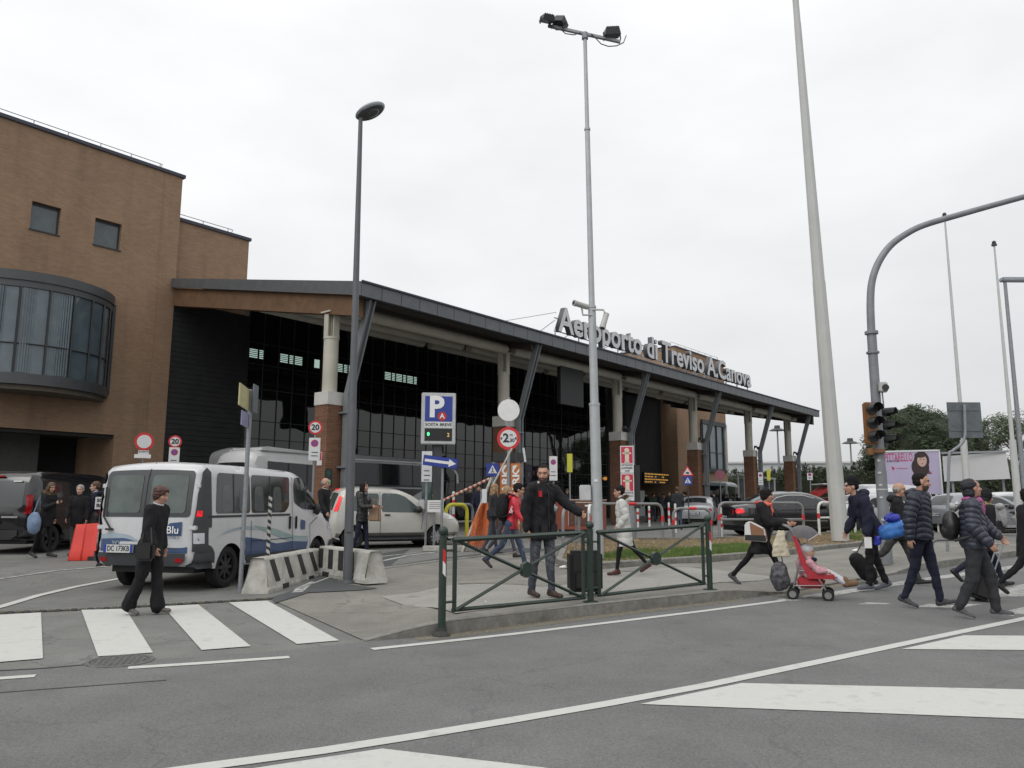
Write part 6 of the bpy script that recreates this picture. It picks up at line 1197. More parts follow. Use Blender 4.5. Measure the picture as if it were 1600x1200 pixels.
# ---- generic three-box and hatch bodies
SAL = [(.03, .36), (.0, .5), (.0, .82), (.06, .98), (.55, 1.04), (.95, 1.14), (1.45, 1.38), (1.9, 1.44), (2.6, 1.44), (3.0, 1.36), (3.55, 1.06), (3.75, .98), (4.5, .84), (4.78, .66), (4.85, .5), (4.82, .32)]
HAT = [(.03, .34), (.0, .5), (.03, .85), (.12, 1.0), (.30, 1.30), (.55, 1.45), (1.1, 1.50), (2.0, 1.48), (2.5, 1.36), (3.05, 1.02), (3.7, .88), (4.0, .66), (4.05, .5), (4.0, .32)]
def sedan(name, label, loc, hd, col, L=4.85, H=1.44, W=1.84, tail='sal', wr=.33, grp=None, rim=None, plate=None, det=True):
    base = SAL if tail == 'sal' else HAT; bl = 4.85 if tail == 'sal' else 4.05; bh = 1.44 if tail == 'sal' else 1.5; kx, kz = L / bl, H / bh
    pr = [(x * kx, z * (kz if z > .6 else 1)) for x, z in base]; wx = (.98 * kx, 3.86 * kx) if tail == 'sal' else (.68 * kx, 3.24 * kx)
    v = Car(name, label, pr, W, wx, wr, col, zb=.24, zbelt=.93 * kz, tum=.30, Rr=.10, endr=.2, endl=.6, bow=.06, loc=(loc[0], loc[1], gz(*loc)), rz=hd, group=grp, step=.14)
    v.all_wheels(spokes=10 if rim else 5, rim=rim or RIM, hub=.68)
    S = lambda P: [(x * kx, z * kz) for x, z in P]
    if tail == 'sal': win = (S([(1.12, 1.02), (2.05, .99), (2.06, 1.33), (1.80, 1.34), (1.50, 1.26)]), S([(2.14, .99), (3.30, .97), (3.24, 1.04), (2.86, 1.28), (2.62, 1.34), (2.15, 1.35)])); rw_ = [(-.56, 1.10 * kz), (.56, 1.10 * kz), (.50, 1.34 * kz), (-.50, 1.34 * kz)]; ww = [(-.66, 1.08 * kz), (.66, 1.08 * kz), (.56, 1.36 * kz), (-.56, 1.36 * kz)]
    else: win = (S([(.50, 1.06), (1.35, 1.02), (1.36, 1.38), (.75, 1.38)]), S([(1.43, 1.01), (2.72, .99), (2.66, 1.06), (2.3, 1.30), (2.0, 1.37), (1.44, 1.38)])); rw_ = [(-.58, 1.04 * kz), (.58, 1.04 * kz), (.50, 1.38 * kz), (-.50, 1.38 * kz)]; ww = [(-.66, 1.08 * kz), (.66, 1.08 * kz), (.56, 1.38 * kz), (-.56, 1.38 * kz)]
    glassy(v, win, rear=rw_, wind=ww)
    for e in (-1, 1): v.end('tail_light', [(e * .84, .72 * kz), (e * .55, .72 * kz), (e * .55, .88 * kz), (e * .80, .88 * kz)][::1 if e > 0 else -1], REDLENS, off=.010)
    v.side('tail_light', S([(.04, .72), (.26, .74), (.22, .88), (.05, .88)]), REDLENS, .01); v.side('headlight', S([(4.30, .66), (4.70, .62), (4.62, .74), (4.34, .80)] if tail == 'sal' else [(3.45, .68), (3.86, .64), (3.78, .76), (3.5, .84)]), CLEARL, .01)
    xs_ = (2.10, 3.28, 1.18) if tail == 'sal' else (1.39, 2.66, .62)
    for x in xs_: v.line('door_seam', [(x * kx, .34), (x * kx, .96 * kz)], SEAM, .010, .009)
    v.handle((xs_[0] + .22) * kx, .86 * kz, col); v.handle((xs_[2] + .12) * kx, .87 * kz, col); v.mirror((xs_[1] - .2) * kx, .96 * kz, col if not det else BLACKP if col is not BLKP else col); v.mirror((xs_[1] - .2) * kx, .96 * kz, col, side=1)
    v.plate(.62 if tail == 'sal' else .7, plate or 'BX 604', off=.03); v.line('sill', [(wx[0] + .45, .29), (wx[1] - .45, .29)], BLACKP, .06, .006)
    v.end('grille', [(-.35, .5), (.35, .5), (.32, .62), (-.32, .62)], BLACKP, True, .012)
    return v
SILV = paint('silver_paint', (.42, .43, .44), .28, .5, .3); SILD = paint('dark_silver_paint', (.24, .25, .27), .28, .5, .3); BLUC = paint('blue_paint', (.03, .07, .25), .25, .6); REDC = paint('red_car_paint', (.30, .02, .02), .25, .6)
v = sedan('black_sedan', 'glossy black sedan crossing behind the woman pushing the stroller', (7.4, 27.4), R(11), BLKP, L=4.95, H=1.46, wr=.35, rim=mat('bright_rim', (.45, .45, .46), .3, .6)); v.line('chrome_trim', [(1.05, 1.0), (1.5, 1.30), (1.9, 1.38), (2.5, 1.385), (2.9, 1.28)], mat('chrome', (.5, .5, .5), .2, .9), .02, .011)
v.side('lower_trim', [(1.6, .52), (3.3, .50), (3.3, .53), (1.6, .55)], mat('chrome'), .008, sm=0)
v.side('tail_light_lit', [(.02, .76), (.30, .80), (.20, .93), (.04, .92)], LIGHTRED, .016, sides=(1, -1))
sedan('silver_sedan', 'silver sedan seen from behind between two red-banded hoops', (8.9, 38.5), R(72), SILV, L=4.4, H=1.42, W=1.74, plate='AN 881')
sedan('blue_hatchback', 'blue hatchback roof showing behind the black sedan', (15.2, 40.), R(168), BLUC, L=4.0, H=1.5, tail='hat')
v = sedan('silver_sedan', 'pale silver sedan parked just right of the tall tapered mast', (15.2, 30.2), R(200), SILV, L=4.5, H=1.42, grp='cars parked at the right')
v = sedan('silver_hatchback', 'silver hatchback parked behind the man with the beanie', (16.6, 30.9), R(12), SILD, L=4.1, H=1.50, tail='hat', grp='cars parked at the right')
WC = paint('white_car_paint', (.52, .53, .54), .3, .5)
sedan('estate_car', 'tall white estate car with roof rails behind the silver hatchback', (15.6, 36.), R(10), WC, L=4.9, H=1.78, tail='hat', wr=.36, grp='cars parked at the right')
sedan('grey_hatchback', 'grey hatchback parked left of the grey puffer jacket woman', (20.3, 33.), R(14), SILD, L=4.2, H=1.5, tail='hat', grp='cars parked at the right')
sedan('white_estate', 'white estate car partly hidden by the woman in the dark head scarf', (21.3, 36.), R(8), WC, L=4.8, H=1.62, tail='hat', wr=.36, grp='cars parked at the right')
sedan('dark_hatchback', 'dark hatchback at the right edge behind the second flagpole', (26.5, 38.), R(12), BLKP, L=4.2, H=1.5, tail='hat', grp='cars parked at the right')
v = Car('white_van', 'white delivery van parked in front of the lilac billboard', [(.02, .36), (.0, .6), (.05, 2.0), (.2, 2.15), (3.5, 2.15), (4.0, 1.9), (4.5, 1.3), (5.2, 1.1), (5.3, .5)], 1.95, (1., 4.3), .34, WC, zb=.3, zbelt=1.1, Rr=.14, bow=.06, loc=(19.3, 44, .3), rz=R(15), cat='van', step=.3)
v.all_wheels(spokes=5); v.side('door_window', [(3.5, 1.2), (4.3, 1.2), (3.95, 1.8), (3.5, 1.9)], SLG, .009); v.end('windscreen', [(-.7, 1.3), (.7, 1.3), (.65, 1.9), (-.65, 1.9)], SLG, True, .01, sm=1)
# red awning-like raised boot of a car seen between mast and sedan
Y = 34.; q = D(1288, Y); t = thing('red_hatchback', 'red car with its rear hatch raised, half hidden by the tall tapered mast', 'car', q, R(0))
zz = lambda py_: hz(1288, py_, Y) - q.z; xx = lambda px_: (px_ - 1288) * Y / 1225
b = MB(); b.prism([(xx(1277), 0, zz(781)), (xx(1281), 0, zz(773)), (xx(1304), 0, zz(757)), (xx(1304), 0, zz(764))], (0, 1.3, 0)); b.build('hatch', REDC, t, bevel=.03); b = MB(); b.cbox((xx(1300), .6, zz(756)), (.6, 1.3, .05)); b.build('spoiler', WC, t)
b = MB(); b.prism([(xx(1290), 0, .3), (xx(1292), 0, 1.0), (xx(1300), 0, 1.35), (xx(1330), 0, 1.4), (xx(1345), 0, 1.0), (xx(1360), 0, .8), (xx(1362), 0, .3)], (0, 1.5, 0)); b.build('body', REDC, t, bevel=.06)
for x_ in (1302, 1348): b = MB(); b.cyl((xx(x_), -.02, .3), (xx(x_), .2, .3), .3, n=20); b.build('wheel', RUB, t)
# ---- far bus on the right of the fourth column, two shelters
v = Car('far_bus', 'grey bus standing far off between the fourth and fifth columns', [(.05, .35), (.0, .6), (.0, 2.7), (.3, 3.0), (8.6, 3.0), (9, 2.7), (9, .35)], 2.5, (1.9, 7.), .45, paint('far_bus_grey', (.22, .24, .25), .4, .3), zb=.35, zbelt=1.5, tum=.03, Rr=.15, bow=.1, loc=(17.4, 68, .3), rz=R(68), cat='bus', step=.4)
v.all_wheels(spokes=5); v.end('rear_window', [(-1.05, 1.2), (1.05, 1.2), (1.0, 2.6), (-1.0, 2.6)], BUSGL, off=.02, sm=1); v.side('side_window', [(.4, 1.5), (8.6, 1.5), (8.6, 2.6), (.4, 2.6)], BUSGL, .012, sm=0)
def shelter(px0, px1, Y, ytop, lab):
    q = D((px0 + px1) / 2, Y); w = (px1 - px0) * Y / 1225; h = hz(px0, ytop, Y) - q.z; t = thing('bus_shelter', lab, 'shelter', q, face(q)); b = MB(); b.prism([(-w / 2 - .1, -.9, h), (w / 2 + .1, -.9, h - .15), (w / 2 + .1, .9, h - .15), (-w / 2 - .1, .9, h)], (0, 0, .12)); b.build('roof', OFFW, t)
    b = MB()
    for x in (-w / 2, w / 2):
        for y in (-.8, .8): b.box(x - .05, x + .05, y - .05, y + .05, 0, h - .1)
    b.build('post', OFFW, t); b = MB(); b.box(-w / 2, w / 2, .78, .8, .3, h - .3); b.build('glass_wall', mat('frosted_glass', (.14, .15, .155), .3, var=.4, scale=3), t)
shelter(1157, 1166, 58, 742, 'narrow white bus shelter beside the fifth column'); shelter(1192, 1213, 60, 747, 'pale bus shelter with a white roof between the last two columns')
# scooters parked at right
def scooter(px_, Y, lab, c, c2):
    q = D(px_, Y); t = thing('scooter', lab, 'scooter', q, R(200), 'scooters parked behind the walkers')
    for x in (-.6, .62):
        b = MB(); b.lathe([(.16, -.05), (.25, -.04), (.27, 0), (.25, .04), (.16, .05), (.0, .02)], (x, 0, .27), (0, 1, 0), 20); b.build('wheel', RUB, t)
    b = MB(); b.ell((-.45, 0, .62), (.42, .17, .2), 14, 8); b.cbox((.05, 0, .33), (.7, .3, .08)); b.ell((.45, 0, .68), (.1, .2, .38), 12, 8); b.ell((.5, 0, 1.02), (.14, .16, .12), 12, 8); b.build('body', c, t)
    b = MB(); b.ell((-.35, 0, .82), (.42, .15, .07), 14, 6); b.build('seat', BLACKP, t); b = MB(); b.cyl((.48, -.32, 1.08), (.48, .32, 1.08), .022); b.cyl((.48, 0, .9), (.62, 0, .3), .03); b.build('handlebar', GALV, t); b = MB(); b.cbox((-.72, 0, .98), (.34, .36, .28)); b.build('top_box', c2, t, bevel=.05)
SCW = mat('scooter_white', (.33, .33, .33), .4, var=.3, scale=9); scooter(1507, 27, 'white and red scooter parked between the two right walkers', SCW, REDC); scooter(1582, 28, 'white scooter with dark box behind the fur hooded person', SCW, BLACKP)
# ================================================================ TREES, HEDGES AND THE FAR BACKGROUND
LEAFD = mat('evergreen_leaves', (.034, .052, .022), .7, var=.45, scale=1.3); LEAFM = mat('hedge_leaves', (.038, .052, .024), .7, var=.45, scale=1.1); LEAFG = mat('pine_needles', (.050, .075, .030), .7, var=.45, scale=1.5); BARK = mat('bark', (.09, .07, .055), .9, var=.3, bump=.5)
def clump(b, c, r, n, s, rnd, fl=.75):
    for _ in range(n):
        d = Vector((rnd.gauss(0, 1), rnd.gauss(0, 1), rnd.gauss(0, 1))).normalized() * r * rnd.random() ** .4; d.z *= fl; p = Vector(c) + d
        u = Vector((rnd.uniform(-1, 1), rnd.uniform(-1, 1), rnd.uniform(-1, 1))).normalized(); w = u.orthogonal().normalized(); k = s * rnd.uniform(.6, 1.4)
        b.add([p - u * k, p + w * k * .55, p + u * k], [(0, 1, 2)])
def tree(name, lab, base, h, cr, ch, m, n, lf, sd, trunk=.25, shape='dome', grp=None, lean=0, cz=None, cat='tree', gap=0.):
    rnd = random.Random(sd); t = thing(name, lab, cat, base, 0, grp); tb = MB(); zc = cz if cz is not None else h - ch * .55
    tb.tube([(0, 0, 0), (lean * .3, 0, zc * .4), (lean * .7, .05, zc * .75), (lean, 0, zc)], [trunk, trunk * .85, trunk * .7, trunk * .4], 10)
    b = MB(); cs = []
    for i in range(n):
        a = rnd.uniform(0, 6.283); rr = math.sqrt(rnd.random()); x, y = cr * rr * math.cos(a), cr * rr * math.sin(a)
        if shape == 'dome': top = math.sqrt(max(1 - rr * rr, 0)) ** .8; z = h - ch + ch * top * rnd.uniform(.35, 1.0)
        elif shape == 'umb': top = math.sqrt(max(1 - rr * rr, 0)) ** .6; z = h - ch + ch * top * rnd.uniform(.6, 1)
        else: z = h - ch + ch * rnd.random(); f = math.sin(math.pi * min(max((z - (h - ch)) / ch, .08), .97)) ** .6; x *= f; y *= f
        if noise.noise(Vector((x, y, z)) * .6 + Vector((sd, 0, 0))) < gap - .35: continue
        cs.append((x + lean, y, z)); clump(b, (x + lean, y, z), cr * rnd.uniform(.11, .2), lf, cr * .038, rnd)
    for c in cs[::max(1, len(cs) // 22)]: tb.tube([(lean * .9, 0, zc * rnd.uniform(.72, 1)), (c[0] * .5 + lean * .4, c[1] * .5, (c[2] + zc) / 2), c], [trunk * .25, trunk * .15, trunk * .05], 5)
    tb.build('trunk', BARK, t); b.build('crown', m, t, smooth=0, fix=False)
    if shape == 'dome' and gap < .1:
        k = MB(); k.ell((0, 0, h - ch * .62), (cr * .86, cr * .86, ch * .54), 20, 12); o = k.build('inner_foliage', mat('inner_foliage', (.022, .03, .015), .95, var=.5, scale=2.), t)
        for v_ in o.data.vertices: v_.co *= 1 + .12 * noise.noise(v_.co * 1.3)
    return t
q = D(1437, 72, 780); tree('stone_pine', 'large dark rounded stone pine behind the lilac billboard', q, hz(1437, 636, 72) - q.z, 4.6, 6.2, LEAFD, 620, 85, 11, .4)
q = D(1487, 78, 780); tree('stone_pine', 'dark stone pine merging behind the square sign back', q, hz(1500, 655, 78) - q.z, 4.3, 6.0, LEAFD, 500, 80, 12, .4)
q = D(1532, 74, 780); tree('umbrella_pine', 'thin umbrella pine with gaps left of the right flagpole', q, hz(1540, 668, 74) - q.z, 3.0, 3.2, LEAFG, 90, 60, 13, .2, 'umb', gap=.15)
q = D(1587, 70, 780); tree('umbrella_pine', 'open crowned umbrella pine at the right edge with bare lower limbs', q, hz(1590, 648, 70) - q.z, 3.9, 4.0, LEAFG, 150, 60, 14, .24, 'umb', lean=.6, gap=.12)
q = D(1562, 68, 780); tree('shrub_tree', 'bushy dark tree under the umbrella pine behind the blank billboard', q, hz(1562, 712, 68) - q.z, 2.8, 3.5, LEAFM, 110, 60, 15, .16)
BARE = mat('twigs', (.13, .11, .09), .9, var=.2)
def twigs(lab, q, h, sd):
    rnd = random.Random(sd); t = thing('bare_tree', lab, 'tree', q); b = MB(); b.cyl((0, 0, 0), (0, 0, h * .4), .16, .1, 8)
    def br(p, d, l, r, k):
        e = p + d * l; b.tube([p, (p + e) / 2 + Vector((rnd.gauss(0, .03), rnd.gauss(0, .03), .02)) * l, e], [r, r * .8, r * .6], 4)
        if k:
            for _ in range(3): br(e, (d + Vector((rnd.gauss(0, .5), rnd.gauss(0, .5), rnd.gauss(.15, .3)))).normalized(), l * .72, r * .6, k - 1)
    for _ in range(5): br(Vector((0, 0, h * .38)), Vector((rnd.gauss(0, .5), rnd.gauss(0, .5), 1)).normalized(), h * .2, .07, 4)
    b.build('branches', BARE, t, smooth=0, fix=False)
twigs('bare winter tree showing sky between twigs at the right', D(1572, 66, 780), 5.4, 21); twigs('second bare winter tree beside the right flagpole', D(1598, 62, 780), 4.6, 22)
def hedge(lab, a, c, h, dep, sd, n, spiky=.5):
    rnd = random.Random(sd); A_, C_ = Vector(a), Vector(c); L = (C_ - A_).length; ang = math.atan2(C_.y - A_.y, C_.x - A_.x); t = thing('hedge', lab, 'hedge', (A_.x, A_.y, .3), ang); b = MB()
    hf = lambda x: h * (1 + .10 * noise.noise(Vector((x * .35, sd, 0))) + .12 * noise.noise(Vector((x * 1.3, sd, 3))))
    for _ in range(n):
        x = rnd.uniform(0, L); z = rnd.random() ** .7 * hf(x); clump(b, (x, rnd.uniform(-dep / 2, dep / 2), z), rnd.uniform(.3, .55), 34, .17, rnd, 1)
    for _ in range(int(L * 5 * spiky)):
        x = rnd.uniform(0, L); z0 = hf(x); s_ = rnd.uniform(.2, .75); y = rnd.uniform(-.4, .4)
        for k in range(9): z = z0 + s_ * k / 9; clump(b, (x + rnd.gauss(0, .04), y, z), .10, 3, .12, rnd, 1)
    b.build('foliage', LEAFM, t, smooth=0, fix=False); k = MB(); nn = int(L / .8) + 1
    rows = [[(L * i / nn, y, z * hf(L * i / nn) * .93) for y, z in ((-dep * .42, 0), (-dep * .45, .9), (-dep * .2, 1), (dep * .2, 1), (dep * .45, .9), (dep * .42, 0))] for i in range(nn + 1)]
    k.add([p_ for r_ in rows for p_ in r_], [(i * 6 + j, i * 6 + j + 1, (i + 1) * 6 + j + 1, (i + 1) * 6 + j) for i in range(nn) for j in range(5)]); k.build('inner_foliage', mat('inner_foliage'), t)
P_ = lambda px_, Y: (ray(px_, 790)[0] / ray(px_, 790)[1] * Y, Y)
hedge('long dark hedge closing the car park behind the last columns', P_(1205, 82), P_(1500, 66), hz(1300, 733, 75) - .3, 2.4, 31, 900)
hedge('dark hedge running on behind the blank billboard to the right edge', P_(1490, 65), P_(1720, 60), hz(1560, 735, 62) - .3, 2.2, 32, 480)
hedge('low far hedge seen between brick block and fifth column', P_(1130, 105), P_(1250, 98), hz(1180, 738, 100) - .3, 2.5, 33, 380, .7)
# far pale hangar roof above the hedge
q = D(1330, 170, 780); t = thing('distant_hangar', 'long pale flat roofed hangar far off above the hedge', 'building', (q.x, q.y, 0), R(-6)); ht = hz(1330, 724, 170)
b = MB(); b.box(-26, 24, 0, 20, 0, ht); b.build('wall', mat('hangar_wall', (.40, .42, .42), .7, var=.05, scale=.3), t, smooth=0); b = MB(); b.box(-26.5, 24.5, -.4, 20.4, ht, ht + .4); b.build('roof', mat('hangar_roof', (.5, .5, .5), .6, var=.05), t, smooth=0)
# far tree line round the airfield so that the horizon is never bare, and the town side behind the viewer
def treeline(lab, pts, h, sd, n, cl=.9):
    rnd = random.Random(sd); b = MB(); P2 = [Vector(p) for p in pts]
    for _ in range(n):
        i = rnd.randrange(len(P2) - 1); p = P2[i].lerp(P2[i + 1], rnd.random()); hh_ = h * (.7 + .5 * noise.noise(Vector((p.x * .03, p.y * .03, sd))) + .2 * rnd.random()); z = rnd.random() * hh_
        clump(b, (p.x, p.y + rnd.uniform(-2, 2), z), 1.6 * cl, 26, .75 * cl, rnd, 1)
    return tag(b.build('tree_line', LEAFM, smooth=0, fix=False), lab, 'trees', kind='stuff')
treeline('distant dark tree line along the horizon beyond the car park', [(70, 210), (120, 190), (190, 160), (260, 100)], 7, 41, 1100, 1.3)
treeline('row of trees across the road behind the viewer', [(-60, -22), (-20, -26), (30, -24), (75, -5), (80, 20)], 5.2, 42, 1300, .8)
# ================================================================ PEOPLE   (local x forward, y left; each a skeleton of tapered limbs fused into one surface)
def fuse(mb, name, voxel, mats, parent, smooth=3, post=None, paint=None, shade=60):
    me = bpy.data.meshes.new('fuse'); me.from_pydata(mb.v, [], mb.f); bm = bmesh.new(); bm.from_mesh(me); bmesh.ops.recalc_face_normals(bm, faces=bm.faces); bm.to_mesh(me); bm.free()
    o = bpy.data.objects.new('fuse', me); COL.objects.link(o); md = o.modifiers.new('r', 'REMESH'); md.mode = 'VOXEL'; md.voxel_size = voxel
    if smooth: ms = o.modifiers.new('s', 'SMOOTH'); ms.factor = .5; ms.iterations = smooth
    dg = bpy.context.evaluated_depsgraph_get(); dg.update(); m2 = bpy.data.meshes.new_from_object(o.evaluated_get(dg)); bpy.data.objects.remove(o); bpy.data.meshes.remove(me); m2.name = name
    n = len(m2.vertices); co = np.empty(n * 3); m2.vertices.foreach_get('co', co); co = co.reshape(-1, 3); no = np.empty(n * 3); m2.vertices.foreach_get('normal', no); no = no.reshape(-1, 3)
    if post: co = post(co, no); m2.vertices.foreach_set('co', co.ravel()); m2.update()
    m2.materials.clear(); ml = mats if isinstance(mats, (list, tuple)) else [mats]
    for m in ml: m2.materials.append(m)
    if paint:
        c = np.empty(len(m2.polygons) * 3); m2.polygons.foreach_get('center', c); m2.polygons.foreach_set('material_index', paint(c.reshape(-1, 3)).astype(np.int32))
    m2.shade_smooth(); o = bpy.data.objects.new(name, m2); COL.objects.link(o); o.parent = parent; return o
def seg(p, a, b):
    d = b - a; t = np.clip(((p - a) @ d) / max(d @ d, 1e-9), 0, 1); return np.sqrt(((p - a - t[:, None] * d) ** 2).sum(1)), t * np.sqrt(d @ d)
def folds(co, no, amp, sc, sd=0):
    """cloth folds: a few crossed waves"""
    r = np.random.RandomState(sd); d = np.zeros(len(co))
    for i in range(5):
        k = r.normal(size=3); k /= np.linalg.norm(k); w = co @ (k * sc * r.uniform(.5, 1.4)) + r.uniform(0, 6) + 1.3 * np.sin(co @ (r.normal(size=3) * sc * .6)); d += np.sin(w)
    return co + no * (d * amp / 2.2)[:, None]
SKIN = mat('skin', (.42, .235, .165), .55, var=.06, scale=20); SKINB = mat('skin_light', (.50, .31, .24), .55, var=.05, scale=20); LIP = mat('lips', (.32, .10, .085), .5, var=0); EYE = mat('eyes', (.05, .03, .025), .3, var=0)
def cloth(n, c=None, r=.85, v=.18): return mat('cloth_' + n, c, r, var=v, scale=16, bump=.25, bscale=160, spec=.25)
HBLK = mat('hair_black', (.012, .010, .009), .8, spec=.2, var=.4, scale=40, bump=.4, bscale=90); HBRN = mat('hair_brown', (.07, .035, .018), .5, var=.4, scale=40, bump=.4, bscale=90); HRED = mat('hair_auburn', (.055, .016, .012), .5, var=.4, scale=40, bump=.4); HBLD = mat('hair_blonde', (.27, .17, .08), .5, var=.35, scale=40, bump=.4, bscale=90); HGRY = mat('hair_grey', (.25, .23, .21), .6, var=.3, scale=40)
V = Vector
BROW = mat('eyebrow', (.10, .052, .036), .8, var=0); STUB = mat('stubble', (.085, .055, .042), .8, var=.3, scale=60)
def person(label, at, head, H=1.72, wid=1., lean=0, L=(0, 0), Rg=(0, 0), la=(0, 8, 10), ra=(0, 8, 10), yaw=0, nod=0, top=None, leg=None, shoe=(.02, .02, .02), hair=None, group=None, skin=None, vox=.0085, fem=False, tw=0, scarf=None, sole=None, foot_pitch=(None, None), beard=False, hand_up=None, aim=None):
    """L/R = (thigh swing, knee bend) in degrees; la/ra = (arm swing, out, elbow)"""
    s = H / 1.75; t = thing('person', label, 'person', at, R(head), group); skin = skin or SKIN
    hipz = .93 * s; SY = {1: 1, -1: -1}
    def rotx(v, a): return V((v.x * math.cos(a) + v.z * math.sin(a), v.y, -v.x * math.sin(a) + v.z * math.cos(a)))
    hip = {}; knee = {}; ank = {}; toe = {}; heel = {}
    for sg, (th, kb), fp in ((1, L, foot_pitch[0]), (-1, Rg, foot_pitch[1])):
        h = V((0, sg * .092 * s, hipz)); a = R(th); k = h + V((math.sin(a), 0, -math.cos(a))) * .435 * s; a2 = R(th - kb); an = k + V((math.sin(a2), 0, -math.cos(a2))) * .415 * s
        f = R(fp) if fp is not None else (a2 * .75 if a2 < R(-12) else a2 * .7 if a2 > R(10) else 0)
        fd = V((math.cos(f), sg * .12, math.sin(f))).normalized(); dn = V((math.sin(f), 0, -math.cos(f)))
        hip[sg] = h; knee[sg] = k; ank[sg] = an; heel[sg] = an + dn * .055 * s - fd * .045 * s; toe[sg] = an + dn * .060 * s + fd * .165 * s
    low = min(min(heel[g].z, toe[g].z) for g in (1, -1)) - .028 * s; dz = -low
    for d_ in (hip, knee, ank, toe, heel):
        for g in d_: d_[g] = d_[g] + V((0, 0, dz))
    H0 = V((0, 0, hipz + dz)); al = R(lean)
    def up(x, y, z): # point above the hip in the leaning torso frame
        p = rotx(V((x, y, z)) * s, al); return H0 + p
    wd = wid; sh = {g: up(0, g * (.178 if not fem else .158) * (.5 + .5 * wd), .495) for g in (1, -1)}
    ez = {}; wr = {}; hd_ = {}
    for g, (sw, ab, el) in ((1, la), (-1, ra)):
        sw0 = R(sw); e = R(ab); d = V((math.sin(sw0) * math.cos(e), g * math.sin(e), -math.cos(sw0) * math.cos(e))); elb = sh[g] + d * .285 * s
        if aim and g in aim:
            tgt = V(aim[g]); v_ = tgt - elb; d2 = v_.normalized(); w = elb + d2 * min(v_.length, .27 * s)
        else:
            sw2 = R(sw + el); ab2 = R(ab * .3 - (12 if el > 45 else 0)); d2 = V((math.sin(sw2) * math.cos(ab2), g * math.sin(ab2), -math.cos(sw2) * math.cos(ab2))); w = elb + d2 * .25 * s
        ez[g] = elb; wr[g] = w; hd_[g] = d2
    neck = up(.0, 0, .545); hc = up(.035, 0, .70)  # head centre
    hy = R(yaw); hn = R(nod) + al * .25; HM = Matrix.Translation(hc) @ Matrix.Rotation(hy, 4, 'Z') @ Matrix.Rotation(hn, 4, 'Y') @ Matrix.Scale(s * (1.03 if not fem else .99), 4)
    hp = lambda x, y, z: HM @ V((x, y, z)); HR = HM.to_3x3()
    def he(b, c, r, n=14, m=10):
        k = len(b.v); b.ell((0, 0, 0), r, n, m); b.v[k:] = [tuple(HM @ (V(v) + V(c))) for v in b.v[k:]]
    def cap(b, p, q, r0, r1=None, n=12): b.cyl(p, q, r0, r1, n, True)
    # ---- body
    b = MB(); he(b, (-.012, 0, .035), (.098, .076, .086)); he(b, (.022, 0, -.025), (.068, .060, .088)); he(b, (.048, 0, -.088), (.034, .034, .026)); he(b, (.05, 0, .035), (.045, .058, .03)); he(b, (.068, 0, .024), (.022, .046, .009))
    for g in (1, -1): he(b, (.048, g * .036, -.022), (.03, .024, .024)); he(b, (-.008, g * .078, -.008), (.02, .009, .031)); 
    k = len(b.v); b.cyl((.080, 0, .012), (.106, 0, -.030), .008, .0135, 8, True); b.v[k:] = [tuple(HM @ V(v)) for v in b.v[k:]]; he(b, (.082, 0, -.058), (.012, .023, .006), 10, 6); he(b, (.080, 0, -.068), (.012, .019, .006), 10, 6)
    cap(b, neck - V((0, 0, .05 * s)), hp(-.012, 0, -.06), .056 * s, .050 * s)
    rg = [(-.07, .07, .09), (0, .088, .135), (.10, .082, .120), (.2, .078, .112), (.33, .088, .135), (.43, .085, .150), (.49, .065, .13), (.535, .05, .07)]
    def lofted(b, rg, n=22, grow=0, wx=1.):
        k = len(b.v); b.loft([((0, 0, z), rx + grow, ry * wx + grow) for z, rx, ry in rg], n); b.v[k:] = [tuple(up(*v)) for v in b.v[k:]]
    lofted(b, rg, 20, -.012, .94)
    for g in (1, -1):
        cap(b, sh[g], ez[g], .043 * s, .036 * s); cap(b, ez[g], wr[g], .035 * s, .024 * s)
        lw0 = min(1, leg.get('w', 1)) * .86; cap(b, hip[g], knee[g], .070 * s * lw0, .045 * s * lw0); cap(b, knee[g], ank[g], .044 * s * lw0, .032 * s * lw0); cap(b, ank[g], (ank[g] + toe[g]) / 2, .03 * s, .025 * s)
        # hand: palm, four bent fingers, thumb
        d = hd_[g]; side = V((1, 0, 0)) if abs(d.x) < .85 else V((0, 0, -1)); nrm = d.cross(side).normalized() * g; side = nrm.cross(d).normalized() * g
        if side.dot(V((1, 0, .3))) < 0: side = -side
        pal = V((0, -g, 0)); pal = (pal - d * pal.dot(d)).normalized(); side = d.cross(pal).normalized(); side = side if side.dot(V((1, 0, .5))) > 0 else -side
        w0 = wr[g]; pc = w0 + d * .045 * s
        for q in (-1.2, -.4, .4, 1.2): cap(b, w0 + d * .01 * s + side * q * .011 * s, w0 + d * .078 * s + side * q * .019 * s, .013 * s, .0115 * s, 8)
        for i, q in enumerate((1.35, .45, -.45, -1.35)):
            ln = (.034, .039, .036, .028)[i] * s; p0 = w0 + d * .083 * s + side * q * .0195 * s; bend = .35 + .12 * i; d1 = (d + pal * bend).normalized(); p1 = p0 + d1 * ln; d2_ = (d + pal * bend * 2.6).normalized(); p2 = p1 + d2_ * ln * .85
            cap(b, p0, p1, .0085 * s, .008 * s, 8); cap(b, p1, p2, .008 * s, .0068 * s, 8)
        t0 = w0 + d * .025 * s + side * .024 * s; t1 = t0 + (d + side * .9 + pal * .3).normalized() * .04 * s; cap(b, t0, t1, .0105 * s, .009 * s, 8); cap(b, t1, t1 + (d + side * .25 + pal * .4).normalized() * .028 * s, .009 * s, .0075 * s, 8)
    Hi = np.array(HM.inverted())
